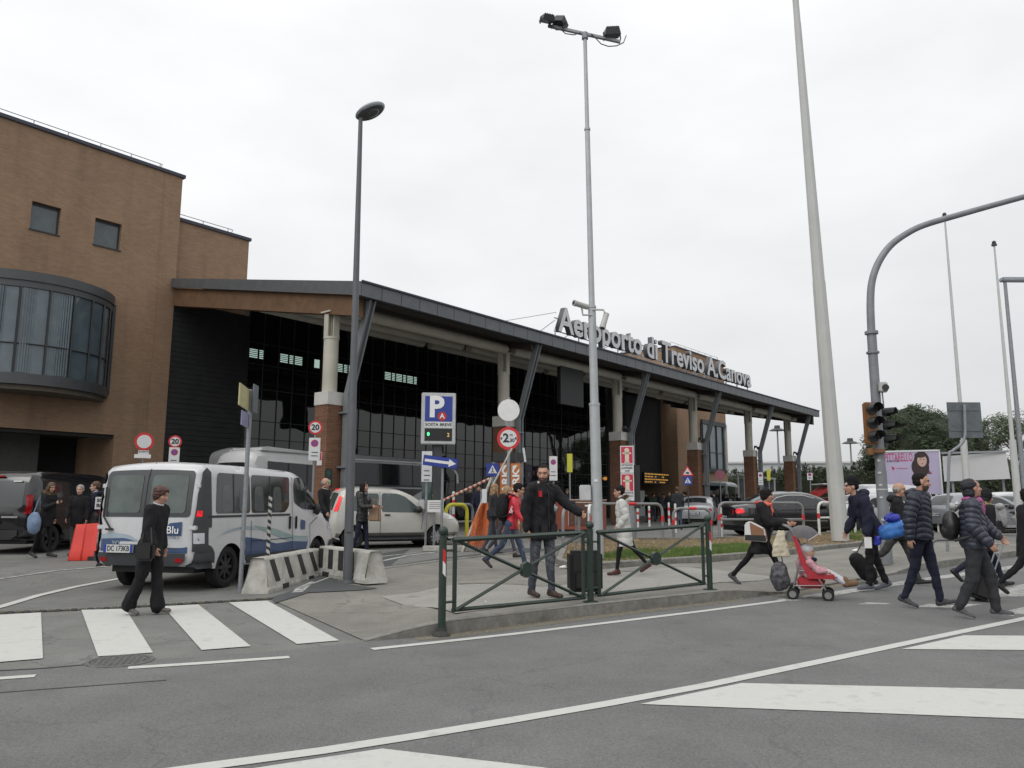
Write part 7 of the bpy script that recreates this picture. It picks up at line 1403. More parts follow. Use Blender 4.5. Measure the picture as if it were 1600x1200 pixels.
    def paintb(c):
        q = c @ Hi[:3, :3].T + Hi[:3, 3]; x, y, z = q.T; idx = np.zeros(len(c)); ay = abs(y)
        front = x > .045
        idx[front & (((ay - .031) / .012) ** 2 + ((z - .006) / .006) ** 2 < 1)] = 2
        idx[front & (ay < .024) & (abs(z + .063) < .009)] = 1
        idx[front & (abs(ay - .033) < .019) & (abs(z - .026) < .0055)] = 3
        if beard: idx[(x > .0) & (z < -.045) & (z > -.125) & (x < .12) & ~((ay < .02) & (abs(z + .063) < .007)) & (ay < .075)] = 4
        return idx
    hm = hair[1] if hair else HBLK
    o = fuse(b, 'body', vox, [skin, LIP, EYE, BROW, STUB], t, 2, None, paintb)
    # ---- legs
    lc = leg.get('m'); lw = leg.get('w', 1.); b = MB()
    for g in (1, -1):
        lo = ank[g] + (knee[g] - ank[g]) * leg.get('short', .0) + V((0, 0, .005)); fl = leg.get('flare', 1.)
        cap(b, hip[g] + V((0, 0, .02)), knee[g], .092 * s * lw, .063 * s * lw, 16); cap(b, knee[g], lo, .061 * s * lw, .046 * s * lw * fl, 16); cap(b, hip[g] + V((-.02, 0, .02)), hip[g] * .6 + knee[g] * .4, .095 * s * lw, .08 * s * lw, 16)
    lofted(b, [(-.09, .07, .11), (-.02, .095, .150), (.04, .092, .142), (.09, .085, .13)], 20, .004, .98 * (.5 + .5 * wd))
    sdn = int(abs(at[0] * 37 + at[1] * 11)) % 97
    fa = leg.get('fold', .004)
    jean = leg.get('fade')
    def paintl(c):
        idx = np.zeros(len(c))
        if jean:
            for g in (1, -1):
                p_, q_ = np.array(hip[g]), np.array(knee[g]); dd, tt = seg(c, p_ + (q_ - p_) * .25, p_ + (q_ - p_) * .9); f = (c[:, 0] - (p_[0] + (q_[0] - p_[0]) * np.clip((p_[2] - c[:, 2]) / (p_[2] - q_[2] + 1e-6), 0, 1))) > .045 * s; idx[(dd < .2) & f & (np.sin(c[:, 2] * 60 + c[:, 1] * 40) > -.6)] = 1
        return idx
    fuse(b, 'trousers', vox * 1.1, [lc] + ([leg['fade']] if jean else []), t, 3, lambda c, n: folds(c, n, fa, 34, sdn), paintl if jean else None)
    # ---- shoes
    for g in (1, -1):
        b = MB(); fd = (toe[g] - heel[g]).normalized(); u = V((0, 1, 0)); upv = fd.cross(u).normalized() * -1
        if upv.z < 0: upv = -upv
        cap(b, heel[g] + upv * .022 * s, toe[g] + upv * .008 * s, .036 * s, .033 * s, 12); cap(b, heel[g] + upv * .06 * s + fd * .01, (heel[g] * .45 + toe[g] * .55) + upv * .03 * s, .036 * s, .032 * s, 12); cap(b, ank[g] + (knee[g] - ank[g]) * .04, heel[g] + upv * .05 * s + fd * .045 * s, .042 * s, .038 * s, 12)
        nu = np.array(upv); h0 = np.array(heel[g]); lowp = float(h0 @ nu) - .026 * s
        def flatn(c, n, nu=nu, lowp=lowp): d_ = c @ nu; k_ = d_ < lowp; c[k_] += np.outer(lowp - d_[k_], nu); return c
        ms = [mat('shoe_%.2f_%.2f_%.2f' % shoe, shoe, .6, var=.1)]
        if sole: ms.append(mat('sole_%.2f' % sole[0], sole, .6, var=.05))
        fuse(b, 'shoe', .009, ms, t, 1, flatn, (lambda c, nu=nu, lowp=lowp: (c @ nu < lowp + .022 * s).astype(float)) if sole else None)
    # ---- upper garment
    if top:
        m = top['m']; gr = top.get('g', .018); ln = top.get('len', -.08); b = MB(); R2 = [z for z in rg if z[0] > -.05]
        base = [(.43, .092, .155), (.49, .072, .138), (.535, .056, .075), (.56, .05, .06)]
        bel = top.get('belly', 1.); mid = [(0, .100 * bel, .150), (.10, .094 * bel, .140), (.2, .09 * bel, .134), (.33, .096, .146)]
        fl = top.get('flare', 1.); low_ = [(ln, .100 * fl, .155 * fl), (ln * .5, .102 * (1 + (fl - 1) * .5), .153 * (1 + (fl - 1) * .5))] if ln < -.01 else []
        lofted(b, low_ + mid + base, 26, gr, (.5 + .5 * wd))
        ar = top.get('arm', 1.) * (.055 + gr * .35) * s
        for g in (1, -1):
            cap(b, sh[g] - V((0, g * .01, 0)), ez[g], ar * 1.12, ar * .98, 16); cap(b, ez[g], wr[g] - hd_[g] * .012, ar * .97, ar * .78, 16)
        if top.get('hood'): hx = up(-.095, 0, .545); b.ell(hx, (.085 * s, .12 * s, .07 * s), 16, 10)
        if top.get('collar', True):
            n0 = up(.005, 0, .53); n1 = up(.02, 0, .60); cap(b, n0, n0 * .5 + n1 * .5, .075 * s, .068 * s, 16)
        A = {k: (np.array(sh[k]), np.array(ez[k]), np.array(wr[k])) for k in (1, -1)}; pf = top.get('puff'); h0 = np.array(H0)
        def post(c, n):
            if pf:
                amp, pitch = pf; best = np.full(len(c), 9.); sv = np.zeros(len(c))
                for k in (1, -1):
                    a_, e_, w_ = A[k]; d1, t1 = seg(c, a_, e_); d2, t2 = seg(c, e_, w_); L1 = np.linalg.norm(e_ - a_)
                    for d_, t_ in ((d1, t1), (d2, L1 + t2)): k_ = d_ < best; best[k_] = d_[k_]; sv[k_] = t_[k_]
                tor = best > ar * 1.35; sv[tor] = c[tor, 2] * (1. / max(math.cos(al), .5)) + .02 * np.sin(c[tor, 1] * 9)
                q = np.abs(np.sin(math.pi * (sv + .012 * np.sin(c[:, 1] * 14 + c[:, 0] * 9)) / pitch)) ** .6; c = c + n * (amp * (q - .6))[:, None]
            return folds(c, n, top.get('fold', .005), 26, sdn + 3)
        o = fuse(b, top.get('name', 'jacket'), vox, [m], t, 3, post)
        if top.get('zip'):
            zb_ = MB(); pts = []
            for i in range(14):
                z = ln + (.50 - ln) * i / 13; rx = np.interp(z, [q_[0] for q_ in low_ + mid + base], [q_[1] for q_ in low_ + mid + base]) + gr + .004; pts.append(up(rx + .002, 0, z))
            zb_.tube(pts, .006, 6); zb_.build('zip', BLACKP, o)
    if scarf:
        b = MB(); n0 = up(.015, 0, .555); pts = [n0 + V((math.cos(a) * .085, math.sin(a) * .085, .012 * math.sin(2 * a))) * s for a in [i * .4488 for i in range(14)]]; b.tube(pts, .034 * s, 8, True); b.tube([up(.09, .03, .56), up(.125, .035, .45), up(.12, .04, .36)], [.03 * s, .04 * s, .03 * s], 8)
        fuse(b, 'scarf', .01, [scarf], t, 2, lambda c, n: folds(c, n, .006, 60, 2))
    # ---- hair
    if hair:
        kind, hmm = hair; b = MB()
        if kind in ('short', 'crop'):
            q = .004 if kind == 'crop' else .014
            he(b, (-.024, 0, .048), (.092 + q, .074 + q, .078 + q)); he(b, (-.045, 0, .0), (.062 + q, .072 + q, .06)); he(b, (.012, 0, .092), (.055, .055, .020 + q * .6))
        if kind == 'bob': he(b, (-.022, 0, .045), (.110, .094, .088)); he(b, (-.05, 0, -.01), (.07, .092, .085)); he(b, (.045, 0, .085), (.045, .06, .03)); [he(b, (-.012, g * .074, .0), (.038, .02, .055)) for g in (1, -1)]
        if kind in ('long', 'pony'):
            he(b, (-.020, 0, .042), (.106, .088, .086)); he(b, (-.05, 0, -.01), (.065, .086, .09)); [he(b, (.0, g * .074, .0), (.05, .02, .07)) for g in (1, -1)]
            if kind == 'long':
                for q_, w_ in ((0, .06), (.055, .045), (-.055, .045)): k = len(b.v); b.cyl((-.065, q_, -.02), (-.085, q_ * 1.25, -.30), w_, w_ * .5, 12, True); b.v[k:] = [tuple(HM @ V(v)) for v in b.v[k:]]
                for g in (1, -1): k = len(b.v); b.cyl((.0, g * .078, -.03), (.025, g * .095, -.26), .03, .018, 10, True); b.v[k:] = [tuple(HM @ V(v)) for v in b.v[k:]]
        if kind == 'balding': he(b, (-.052, 0, .005), (.062, .080, .062)); [he(b, (-.02, g * .068, .01), (.05, .014, .04)) for g in (1, -1)]
        if kind == 'beanie': he(b, (-.022, 0, .085), (.098, .084, .108)); he(b, (-.014, 0, .042), (.106, .089, .045)); he(b, (-.06, 0, .01), (.055, .076, .055))
        if kind == 'scarf': he(b, (-.042, 0, .050), (.108, .092, .088)); he(b, (-.065, 0, -.05), (.075, .082, .09))
        if kind == 'hood': he(b, (-.03, 0, .03), (.11, .11, .13)); he(b, (-.06, 0, -.08), (.09, .12, .09))
        fuse(b, {'beanie': 'beanie', 'scarf': 'head_scarf', 'hood': 'hood'}.get(kind, 'hair'), .008, [hmm], t, 1 if kind in ('short', 'crop') else 3, lambda c, n: folds(c, n, .0035 if kind not in ('beanie', 'crop') else .001, 110, 5))
        if kind == 'short' and top and top.get('collar_white'): pass
    if top and top.get('shirt'):
        b = MB(); n0 = up(.012, 0, .565); b.tube([n0 + V((math.cos(a) * .062, math.sin(a) * .062, .012 - .02 * math.cos(a))) * s for a in [i * .4488 for i in range(14)]], .013 * s, 6, True); b.build('shirt_collar', top['shirt'], t)
    if top and top.get('fur'):
        b = MB(); rn = random.Random(3)
        for i in range(26): a = math.pi * (.12 + 1.76 * i / 25); p = up(-.03, 0, .60) + V((-math.cos(a) * .0 + math.cos(a + math.pi / 2 + math.pi / 2) * .0, 0, 0)); p = up(.0 - .115 * math.cos(a - math.pi) * -1 * .8 - .03, .118 * math.sin(a - math.pi), .57 + .03 * math.cos(a)); clump(b, p, .042 * s, 60, .02 * s, rn, 1)
        b.build('fur_trim', top['fur'], t, smooth=0, fix=False)
    P = dict(sh=sh, el=ez, wr=wr, hd=hd_, up=up, hp=hp, neck=neck, hip=hip, t=t, s=s)
    P['world'] = lambda v: Matrix.Translation(t.location) @ Matrix.Rotation(t.rotation_euler.z, 4, 'Z') @ V(v)
    return P
def loose(name, label, cat, P, pos, group=None):
    """a carried thing: top-level, standing where the figure holds it"""
    w = P['world'](pos); return thing(name, label, cat, w, P['t'].rotation_euler.z, group)
DEN = cloth('grey_denim', (.055, .06, .075)); DENF = cloth('faded_denim', (.10, .105, .12)); DENB = cloth('blue_denim', (.045, .06, .10)); DBF = cloth('worn_blue_denim', (.12, .14, .18))
CBLK = cloth('black', (.013, .013, .015)); CCHAR = cloth('charcoal', (.028, .029, .032)); CNAVY = cloth('navy', (.016, .018, .034)); CWHT = cloth('white_coat', (.50, .50, .48), .75, .06); CLEG = cloth('black_leggings', (.010, .010, .012)); CGT = cloth('grey_trousers', (.06, .06, .058)); DKG = cloth('dark_grey_jeans', (.035, .036, .040)); NAVYP = mat('puffer_navy', (.018, .021, .036), .5, var=.12, scale=10, spec=.4); GREYPUF = mat('puffer_grey', (.030, .034, .052), .45, var=.12, scale=10, spec=.45); PBLK = mat('padded_black', (.014, .015, .014), .6, var=.2, scale=10)
# 1 woman crossing on the left
p = G(229, 961); P = person('woman with short auburn hair in black jacket and wide black trousers crossing on the zebra', p, -8, 1.56, 1.12, 5, (8, 3), (-9, 12), (-6, 5, 18), (4, 6, 22), 0, 14, dict(m=CBLK, len=-.13, g=.036, flare=1.05, arm=1.1, fold=.008, shirt=mat('pale_collar', (.45, .45, .45), .8)), dict(m=CBLK, w=1.2, flare=1.75, fold=.006), (.10, .09, .08), ('bob', HRED), fem=True, sole=(.35, .34, .32))
t = loose('handbag', 'small black shoulder bag at the hip of the woman crossing on the left', 'handbag', P, (.02, -.25, .78)); b = MB(); b.cbox((.06, 0, 0), (.24, .09, .22)); b.build('bag', mat('black_leather', (.014, .013, .013), .4), t, bevel=.03); b = MB(); b.tube([(.0, .0, .1), (.02, .06, .35), (-.02, .14, .56)], .01, 6); b.tube([(.14, 0, .1), (.08, .05, .3), (.02, .12, .54)], .01, 6); b.build('strap', BLACKP, t)
# 2 girl with backpack
p = G(66, 872); P = person('girl with long brown hair and fur collar looking at her phone, left', p, -12, 1.68, .95, 4, (9, 4), (-10, 10), (-8, 8, 20), (18, 4, 95), -20, 14, dict(m=CBLK, len=-.22, g=.025, flare=1.05, hood=True, fur=mat('beige_fur', (.20, .15, .085), .9, var=.3)), dict(m=CLEG, w=.8), (.015, .015, .015), ('long', HBRN), fem=True, vox=.010)
w = P['wr'][-1] + P['hd'][-1] * .1; t = loose('phone', 'dark phone held by the girl with the fur collar', 'phone', P, w); b = MB(); b.cbox((0, 0, .04), (.012, .07, .14)); b.build('phone_body', BLACKP, t, bevel=.004)
t = loose('backpack', 'pale blue backpack carried low by the girl with the fur collar', 'backpack', P, (-.02, -.30, .78)); b = MB(); b.ell((0, 0, 0), (.17, .11, .25), 16, 12); fuse(b, 'bag', .02, [cloth('pale_blue', (.16, .22, .32))], t, 2, lambda c, n: folds(c, n, .008, 25, 3)); b = MB(); b.tube([(-.06, .02, .2), (-.05, .1, .45), (-.02, .14, .58)], .014, 6); b.build('strap', cloth('pale_blue'), t)
# 3 older person, 4 boy
p = D(117, 18.6, 868); person('older person with pale hair in black coat facing the camera, left', p, -80, 1.62, 1.05, 0, (2, 2), (-2, 2), (2, 7, 14), (6, 5, 25), 0, 4, dict(m=CBLK, len=-.20, g=.03), dict(m=CGT, w=1.05), (.03, .02, .015), ('short', HGRY), vox=.011, skin=SKINB)
p = D(142, 18.9, 868); person('dark haired boy in navy jacket standing behind the red plastic barrier', p, 190, 1.70, .95, 0, (2, 2), (-2, 2), (2, 7, 14), (6, 5, 25), 15, 2, dict(m=CNAVY, len=-.10, g=.022, hood=True, shirt=mat('pale_collar')), dict(m=CGT, w=1.), (.03, .02, .015), ('short', HBRN), vox=.011, skin=SKINB)
# 5 grey haired man behind the van, 6 woman with tan bag
p = D(503, 19.6, 860); person('grey haired man in dark jacket and jeans between white van and cream car', p, -15, 1.80, 1.08, 0, (4, 3), (-6, 8), (-5, 8, 12), (12, 10, 22), 10, 4, dict(m=CBLK, len=-.10, g=.022, shirt=mat('pale_pink_collar', (.45, .36, .35), .8)), dict(m=DENB, w=1.05), (.03, .02, .015), ('balding', HGRY), vox=.011)
p = D(564, 19.0, 868); P = person('woman in black padded jacket with tan handbag beside the slim lamp post', p, -22, 1.70, 1.05, 0, (10, 6), (-8, 12), (25, 10, 60), (20, 5, 70), 5, -8, dict(m=PBLK, len=-.14, g=.03, puff=(.008, .09), hood=True), dict(m=CNAVY, w=.95), (.015, .015, .015), ('long', HBLK), fem=True, vox=.011, scarf=cloth('grey_scarf', (.13, .13, .15)))
t = loose('handbag', 'tan handbag on the arm of the woman beside the lamp post', 'handbag', P, (.33, .02, 1.0)); b = MB(); b.prism([(-.17, -.05, -.20), (.17, -.05, -.20), (.13, -.04, .16), (-.13, -.04, .16)], (0, .12, 0)); b.build('bag', mat('tan_leather', (.24, .15, .095), .5, var=.1), t, bevel=.03); b = MB(); b.tube([(-.1, 0, .15), (-.07, 0, .3), (.07, 0, .3), (.1, 0, .15)], .011, 6); b.build('handle', mat('tan_leather'), t)
# 7, 8 blonde girls
p = G(769, 868); P = person('girl with long blonde hair, dark jacket and grey bag near the orange net', p, 20, 1.70, .92, 2, (12, 5), (-12, 16), (6, 8, 30), (2, 8, 30), 20, 0, dict(m=CCHAR, len=-.05, g=.02), dict(m=DEN, w=.82), (.02, .02, .02), ('long', HBLD), fem=True, vox=.011, skin=SKINB)
t = loose('handbag', 'grey shoulder bag at the hip of the left blonde girl', 'handbag', P, (-.05, -.24, 1.0)); b = MB(); b.cbox((0, 0, 0), (.34, .12, .24)); b.build('bag', cloth('grey_bag', (.045, .047, .055)), t, bevel=.05); b = MB(); b.tube([(-.12, 0, .1), (-.04, .08, .4), (.1, 0, .1)], .012, 6); b.build('strap', BLACKP, t)
p = D(788, 18.2, 866); person('second blonde girl in black jacket walking right with bare ankles', p, -20, 1.66, .92, 4, (20, 6), (-20, 22), (8, 8, 30), (2, 8, 30), -10, 6, dict(m=CBLK, len=-.08, g=.02), dict(m=DEN, w=.82, short=.22), (.015, .015, .015), ('long', HBLD), fem=True, vox=.011, skin=SKINB)
# 9 red jacket with black backpack
p = G(799, 892); P = person('walker in bright red jacket and blue jeans behind the standing man', p, -12, 1.72, 1., 10, (22, 8), (-24, 24), (-18, 8, 20), (18, 8, 25), 5, 8, dict(m=mat('red_shell_jacket', (.48, .018, .035), .45, var=.1, scale=12), len=-.08, g=.022, hood=True), dict(m=DENB, w=1., fade=DBF), (.02, .02, .02), ('short', HBLK), vox=.010)
def backpack(lab, P, m, sz=(.13, .15, .24), off=(-.23, 0, .30), nm='backpack'):
    t = loose(nm, lab, 'backpack', P, P['up'](*off)); b = MB(); b.ell((0, 0, 0), sz, 18, 14); b.ell((-.05, 0, -.07), (sz[0] * .7, sz[1] * .8, sz[2] * .5), 14, 10); fuse(b, 'bag', .014, [m], t, 3, lambda c, n: folds(c, n, .006, 24, 3))
    b = MB()
    for g in (1, -1): b.tube([(.05, g * .07, .18), (.14, g * .10, .27), (.27, g * .115, .22), (.325, g * .125, .08), (.30, g * .15, -.05), (.18, g * .17, -.13), (.02, g * .13, -.18)], .016, 6)
    b.build('strap', m, t); return t
backpack('black backpack on the back of the walker in the red jacket', P, cloth('black'), (.14, .16, .28)); t = P['t']; text('SPY', .09, WHTTXT, t, P['up'](.0, -.17, .30) + V((0, -.03, 0)), (R(90), R(-70), 0), bold=.02)
# 10 man at the railing
p = G(848, 934); P = person('bearded man in black jacket standing with one hand on the green railing', p, -52, 1.75, 1.3, -1, (7, 4), (-7, 3), (42, 18, 22), (-6, 10, 14), -52, 8, dict(m=CBLK, len=-.17, g=.036, hood=True, arm=1.14, fold=.010, flare=1.04, zip=True, shirt=mat('pale_collar')), dict(m=DEN, w=1.05, fade=DENF, fold=.006), (.04, .022, .016), ('crop', HBLK), vox=.0075, beard=True)
t = P['t']; b = MB(); [b.cbox(P['up'](.135, y_, z_), (.03, .10, .025)) for y_ in (.085, -.085) for z_ in (.02,)]; [b.cbox(P['up'](.142, y_, -.03), (.02, .11, .10)) for y_ in (.085, -.085)]; b.build('pocket', CCHAR, t, bevel=.008); b = MB(); c_ = P['up'](.125, -.135, .43); b.cbox(c_, (.03, .035, .08), None); b.build('red_patch', mat('red_shell_jacket'), t)
# suitcase standing behind the railing
def suitcase(lab, p, rz, w=.42, d=.26, h=.62, tilt=0, hl=.42, m=None, grp=None):
    t = thing('suitcase', lab, 'suitcase', p, rz, grp); M = Matrix.Rotation(tilt, 4, 'X'); m = m or mat('suitcase_black', (.012, .012, .013), .65, var=.2, scale=12); b = MB(); b.box(-w / 2, w / 2, -d / 2, d / 2, .05, h, M); b.build('shell', m, t, bevel=.045)
    b = MB(); b.box(-w * .36, w * .36, -d / 2 - .03, -d / 2, .1, h * .55, M); b.build('front_pocket', m, t, bevel=.02)
    for x in (-w * .4, w * .4): b = MB(); b.cyl(M @ V((x - .015, d * .35, .035)), M @ V((x + .015, d * .35, .035)), .035, n=14); b.build('castor', RUB, t)
    b = MB(); b.tube([M @ V(q) for q in ((-w * .22, d * .3, h), (-w * .22, d * .3, h + hl), (w * .22, d * .3, h + hl), (w * .22, d * .3, h))], .011, 6); b.build('pull_handle', GALV, t); return t
suitcase('black upright suitcase standing behind the green railing near its middle post', G(914, 930), R(8), w=.46, h=.60, hl=.5)
# 11 woman in white coat
p = G(976, 899); person('woman in long white padded coat with brown fur collar walking left', p, 172, 1.52, 1.4, 4, (12, 4), (-24, 16), (-16, 10, 50), (-14, 10, 50), 8, 2, dict(m=CWHT, len=-.36, g=.04, flare=1.1, arm=1.1, puff=(.010, .11), hood=True, fur=mat('brown_fur', (.16, .10, .05), .9, var=.3)), dict(m=CLEG, w=.8), (.06, .015, .012), ('short', HBLK), fem=True, vox=.0095)
# 12 woman with stroller
p = G(1193, 918); P = person('woman in black coat with coral scarf pushing the red stroller', p, -30, 1.62, 1.6, 8, (26, 8), (-30, 12), (24, 10, 62), (28, 8, 56), 8, 2, dict(m=CBLK, len=-.30, g=.046, flare=1.06, arm=1.25, belly=1.1, fold=.008), dict(m=CLEG, w=.85), (.05, .05, .055), ('bob', HBLK), fem=True, vox=.008, scarf=mat('coral_scarf', (.75, .16, .12), .8, var=.15, scale=20))
t = loose('shoulder_bag', 'white, brown and black shoulder bag behind the woman pushing the stroller', 'handbag', P, (-.03, -.26, .88)); b = MB(); b.mi = 1; b.prism([(-.17, 0, .13), (-.08, 0, .17), (.14, 0, .06), (.17, 0, -.16), (-.18, 0, -.14)], (0, .12, 0)); b.build('bag', [mat('bag_white', (.6, .6, .6), .6), mat('bag_brown', (.23, .11, .055), .6)], t, bevel=.02)
b = MB(); b.prism([(-.155, -.006, .115), (-.085, -.006, .15), (-.07, -.006, -.05), (-.165, -.006, -.05)], (0, .005, 0)); b.build('white_panel', mat('bag_white'), t); b = MB(); b.prism([(-.165, -.007, -.052), (.155, -.007, -.052), (.16, -.007, -.145), (-.17, -.007, -.13)], (0, .006, 0)); b.build('black_base', BLACKP, t)
# stroller
p = G(1240, 935); t = thing('stroller', 'red and grey folding stroller with twin wheels pushed across the road', 'stroller', p, R(-22)); fr = mat('stroller_frame', (.22, .22, .23), .4, .4); RF = mat('stroller_red', (.36, .02, .03), .6, var=.15, scale=12)
for g in (1, -1):
    y = g * .19
    b = MB(); b.tube(spl([(-.10, y, 1.07), (-.02, y, 1.04), (.05, y, .95), (.20, y, .62), (.46, y, .14)], 3), .012, 8); b.tube([(.16, y, .70), (.06, y, .35), (.0, y, .12)], .012, 8); b.tube([(.02, y, .20), (.44, y, .22)], .009, 8); b.tube([(.10, y, .42), (.42, y, .40), (.62, y, .34)], .010, 8); b.build('side_frame', fr, t)
    for x in (0, .48):
        for dy in (-.035, .035):
            w_ = thing('wheel', None, None, (x, y + dy, .085)); w_.parent = t; b = MB(); b.lathe([(.052, -.012), (.08, -.012), (.085, 0), (.08, .012), (.052, .012)], (0, 0, 0), (0, 1, 0), 20); b.build('tyre', RUB, w_); b = MB(); b.lathe([(0, .006), (.05, .006)], (0, 0, 0), (0, -1, 0), 12); [b.cyl((0, 0, 0), (.05 * math.cos(a), 0, .05 * math.sin(a)), .008, n=5) for a in (0, 1.05, 2.1, 3.14, 4.2, 5.2)]; b.build('hub', mat('stroller_hub', (.2, .2, .2), .5), w_)
b = MB(); b.cyl((-.10, -.22, 1.07), (-.10, .22, 1.07), .017, n=10); b.build('push_bar', BLACKP, t)
b = MB(); b.prism([(.08, -.18, .88), (.05, -.18, .87), (.24, -.18, .36), (.58, -.18, .34), (.58, -.18, .38), (.28, -.18, .42)], (0, .36, 0)); b.build('seat', RF, t, bevel=.01)
for g in (-1, 1): b = MB(); b.prism([(.03, g * .19, .93), (.09, g * .19, .90), (.25, g * .19, .45), (.36, g * .19, .385), (.58, g * .19, .37), (.58, g * .19, .31), (.22, g * .19, .31), (.12, g * .19, .56)], (0, .012 * g, 0)); b.build('side_panel', RF, t)
b = MB(); b.prism([(.06, -.16, .32), (.46, -.16, .30), (.42, -.16, .17), (.08, -.16, .17)], (0, .32, 0)); b.build('basket', RF, t, bevel=.03)
vs_ = []; b = MB()
for i in range(11):
    a = R(168 - i * 13.5); r_ = .27
    for j in range(11): q_ = math.pi * j / 10; k_ = .35 + .65 * math.sin(q_) ** .5; vs_.append((.17 + r_ * math.cos(a) * k_, .20 * math.cos(q_), .80 + r_ * math.sin(a) * k_))
b.add(vs_, [(i * 11 + j, i * 11 + j + 1, (i + 1) * 11 + j + 1, (i + 1) * 11 + j) for i in range(10) for j in range(10)]); b.build('hood', mat('stroller_grey', (.10, .095, .10), .7, var=.2, scale=15), t, fix=False)
b = MB(); b.tube([(.17 + .27 * math.cos(R(33)) * (.35 + .65 * math.sin(math.pi * j / 10) ** .5), .2 * math.cos(math.pi * j / 10), .80 + .27 * math.sin(R(33)) * (.35 + .65 * math.sin(math.pi * j / 10) ** .5)) for j in range(11)], .012, 6); b.build('hood_edge', mat('hood_trim', (.35, .3, .28), .6), t)
t2 = thing('cloth_bundle', 'cream cloth hanging from the handle of the stroller', 'cloth', t.location + V((-.14, .02, .06)), R(-22)); b = MB(); b.loft([((0.02, -.12, .93), .05, .04), ((.0, -.14, .8), .085, .045), ((-.0, -.14, .66), .12, .045), ((.0, -.14, .55), .13, .035)], 16); fuse(b, 'cloth', .012, [cloth('cream', (.50, .45, .34))], t2, 2, lambda c, n: folds(c, n, .007, 40, 2))
t2 = thing('shopping_bag', 'dark patterned bag hanging behind the stroller', 'bag', t.location + V((-.16, .06, .0)), R(-22)); b = MB(); b.ell((0, -.12, .32), (.14, .1, .22), 14, 10); fuse(b, 'bag', .014, [mat('patterned_bag', (.07, .07, .08), .7, var=.8, scale=22)], t2, 2, lambda c, n: folds(c, n, .01, 30, 2)); b = MB(); b.tube([(-.05, -.12, .5), (.0, -.12, .95), (.05, -.12, .5)], .009, 6); b.build('handle', BLACKP, t2)
# child in the stroller
CH = thing('person', 'small child in pink jacket and white cap sitting in the stroller', 'person', t.location + V((.23, -.12, -.07)), R(-22)); CH.scale = (1.15, 1.15, 1.15); PINK = cloth('pink', (.50, .27, .30), .7); WL = cloth('white_leggings', (.5, .48, .52))
hx = V((-.03, 0, .66)); b = MB(); b.ell(hx, (.082, .072, .088), 16, 12); b.ell(hx + V((.03, 0, -.03)), (.055, .055, .055)); b.cyl(hx + V((.085, 0, -.005)), hx + V((.092, 0, -.02)), .009, n=8, rnd=True); b.cyl((-.04, 0, .58), (-.08, 0, .4), .06, .07, 12, True)
for g in (1, -1):
    b.cyl((-.04, g * .09, .56), (.10, g * .14, .44), .03, .025, 8, True); b.cyl((.10, g * .14, .44), (.19, g * .13, .42), .024, .018, 8, True); b.ell((.21, g * .13, .415), (.03, .018, .024)); b.cyl((.205, g * .13, .42), (.24, g * .125, .405), .008, n=6, rnd=True); b.cyl((-.02, g * .06, .38), (.22, g * .08, .38), .045, .035, 8, True); b.cyl((.22, g * .08, .38), (.42, g * .09, .27), .034, .026, 8, True)
def pc(c): q = c - np.array(hx); i = np.zeros(len(c)); i[(q[:, 0] > .05) & (abs(abs(q[:, 1]) - .028) < .012) & (abs(q[:, 2] + .0) < .008)] = 2; i[(q[:, 0] > .05) & (abs(q[:, 1]) < .018) & (abs(q[:, 2] + .048) < .006)] = 1; return i
fuse(b, 'body', .007, [SKINB, LIP, EYE], CH, 2, None, pc)
b = MB(); b.ell((-.05, 0, .48), (.12, .13, .15), 18, 12)
for g in (1, -1): b.cyl((-.04, g * .10, .56), (.09, g * .145, .44), .05, .045, 12, True); b.cyl((.09, g * .145, .44), (.17, g * .135, .42), .044, .036, 12, True)
fuse(b, 'jacket', .010, [PINK], CH, 3, lambda c, n: folds(c, n, .007, 40, 4)); b = MB(); b.ell(hx + V((-.015, 0, .03)), (.092, .085, .075), 16, 10); fuse(b, 'cap', .008, [cloth('cap_white', (.55, .55, .57))], CH, 2)
b = MB(); b.tube([hx + V((.02 + .07 * math.cos(a), .07 * math.sin(a), -.1)) for a in [i * .52 for i in range(12)]], .026, 8, True); b.build('neck_warmer', CNAVY, CH)
b = MB()
for g in (1, -1): b.cyl((-.03, g * .06, .38), (.22, g * .08, .39), .06, .048, 12, True); b.cyl((.22, g * .08, .39), (.40, g * .09, .29), .047, .036, 12, True)
fuse(b, 'leggings', .010, [WL], CH, 2)
for g in (1, -1): b = MB(); b.cyl((.40, g * .09, .27), (.52, g * .10, .29), .038, .034, 12, True); b.cyl((.40, g * .09, .32), (.42, g * .09, .28), .036, .038, 12, True); fuse(b, 'shoe', .009, [cloth('tan_boot', (.16, .10, .06))], CH, 1)
# 13 beanie man
p = G(1368, 924); P = person('man in black beanie and navy jacket leaning left with a blue duffel bag', p, 176, 1.80, 1.3, 20, (12, 8), (-8, 12), (-8, 6, 14), (2, 6, 24), 0, -6, dict(m=CNAVY, len=-.10, g=.036, fold=.011, arm=1.2, hood=True), dict(m=CBLK, w=1.05, fold=.006), (.09, .095, .12), ('beanie', cloth('beanie_black', (.008, .008, .01))), vox=.008, sole=(.3, .3, .32))
b = MB(); b.cbox(P['hp'](.09, .045, .045), (.03, .03, .015)); b.build('beanie_logo', WHITE, P['t'])
t = loose('duffel_bag', 'bright blue duffel bag on the hip of the man in the beanie', 'bag', P, (-.26, .20, 1.02)); b = MB(); b.cyl((-.10, 0, -.02), (.12, 0, -.10), .125, .12, 18, True); fuse(b, 'bag', .014, [mat('bright_blue_nylon', (.03, .14, .42), .5, var=.2, scale=8)], t, 2, lambda c, n: folds(c, n, .012, 26, 6))
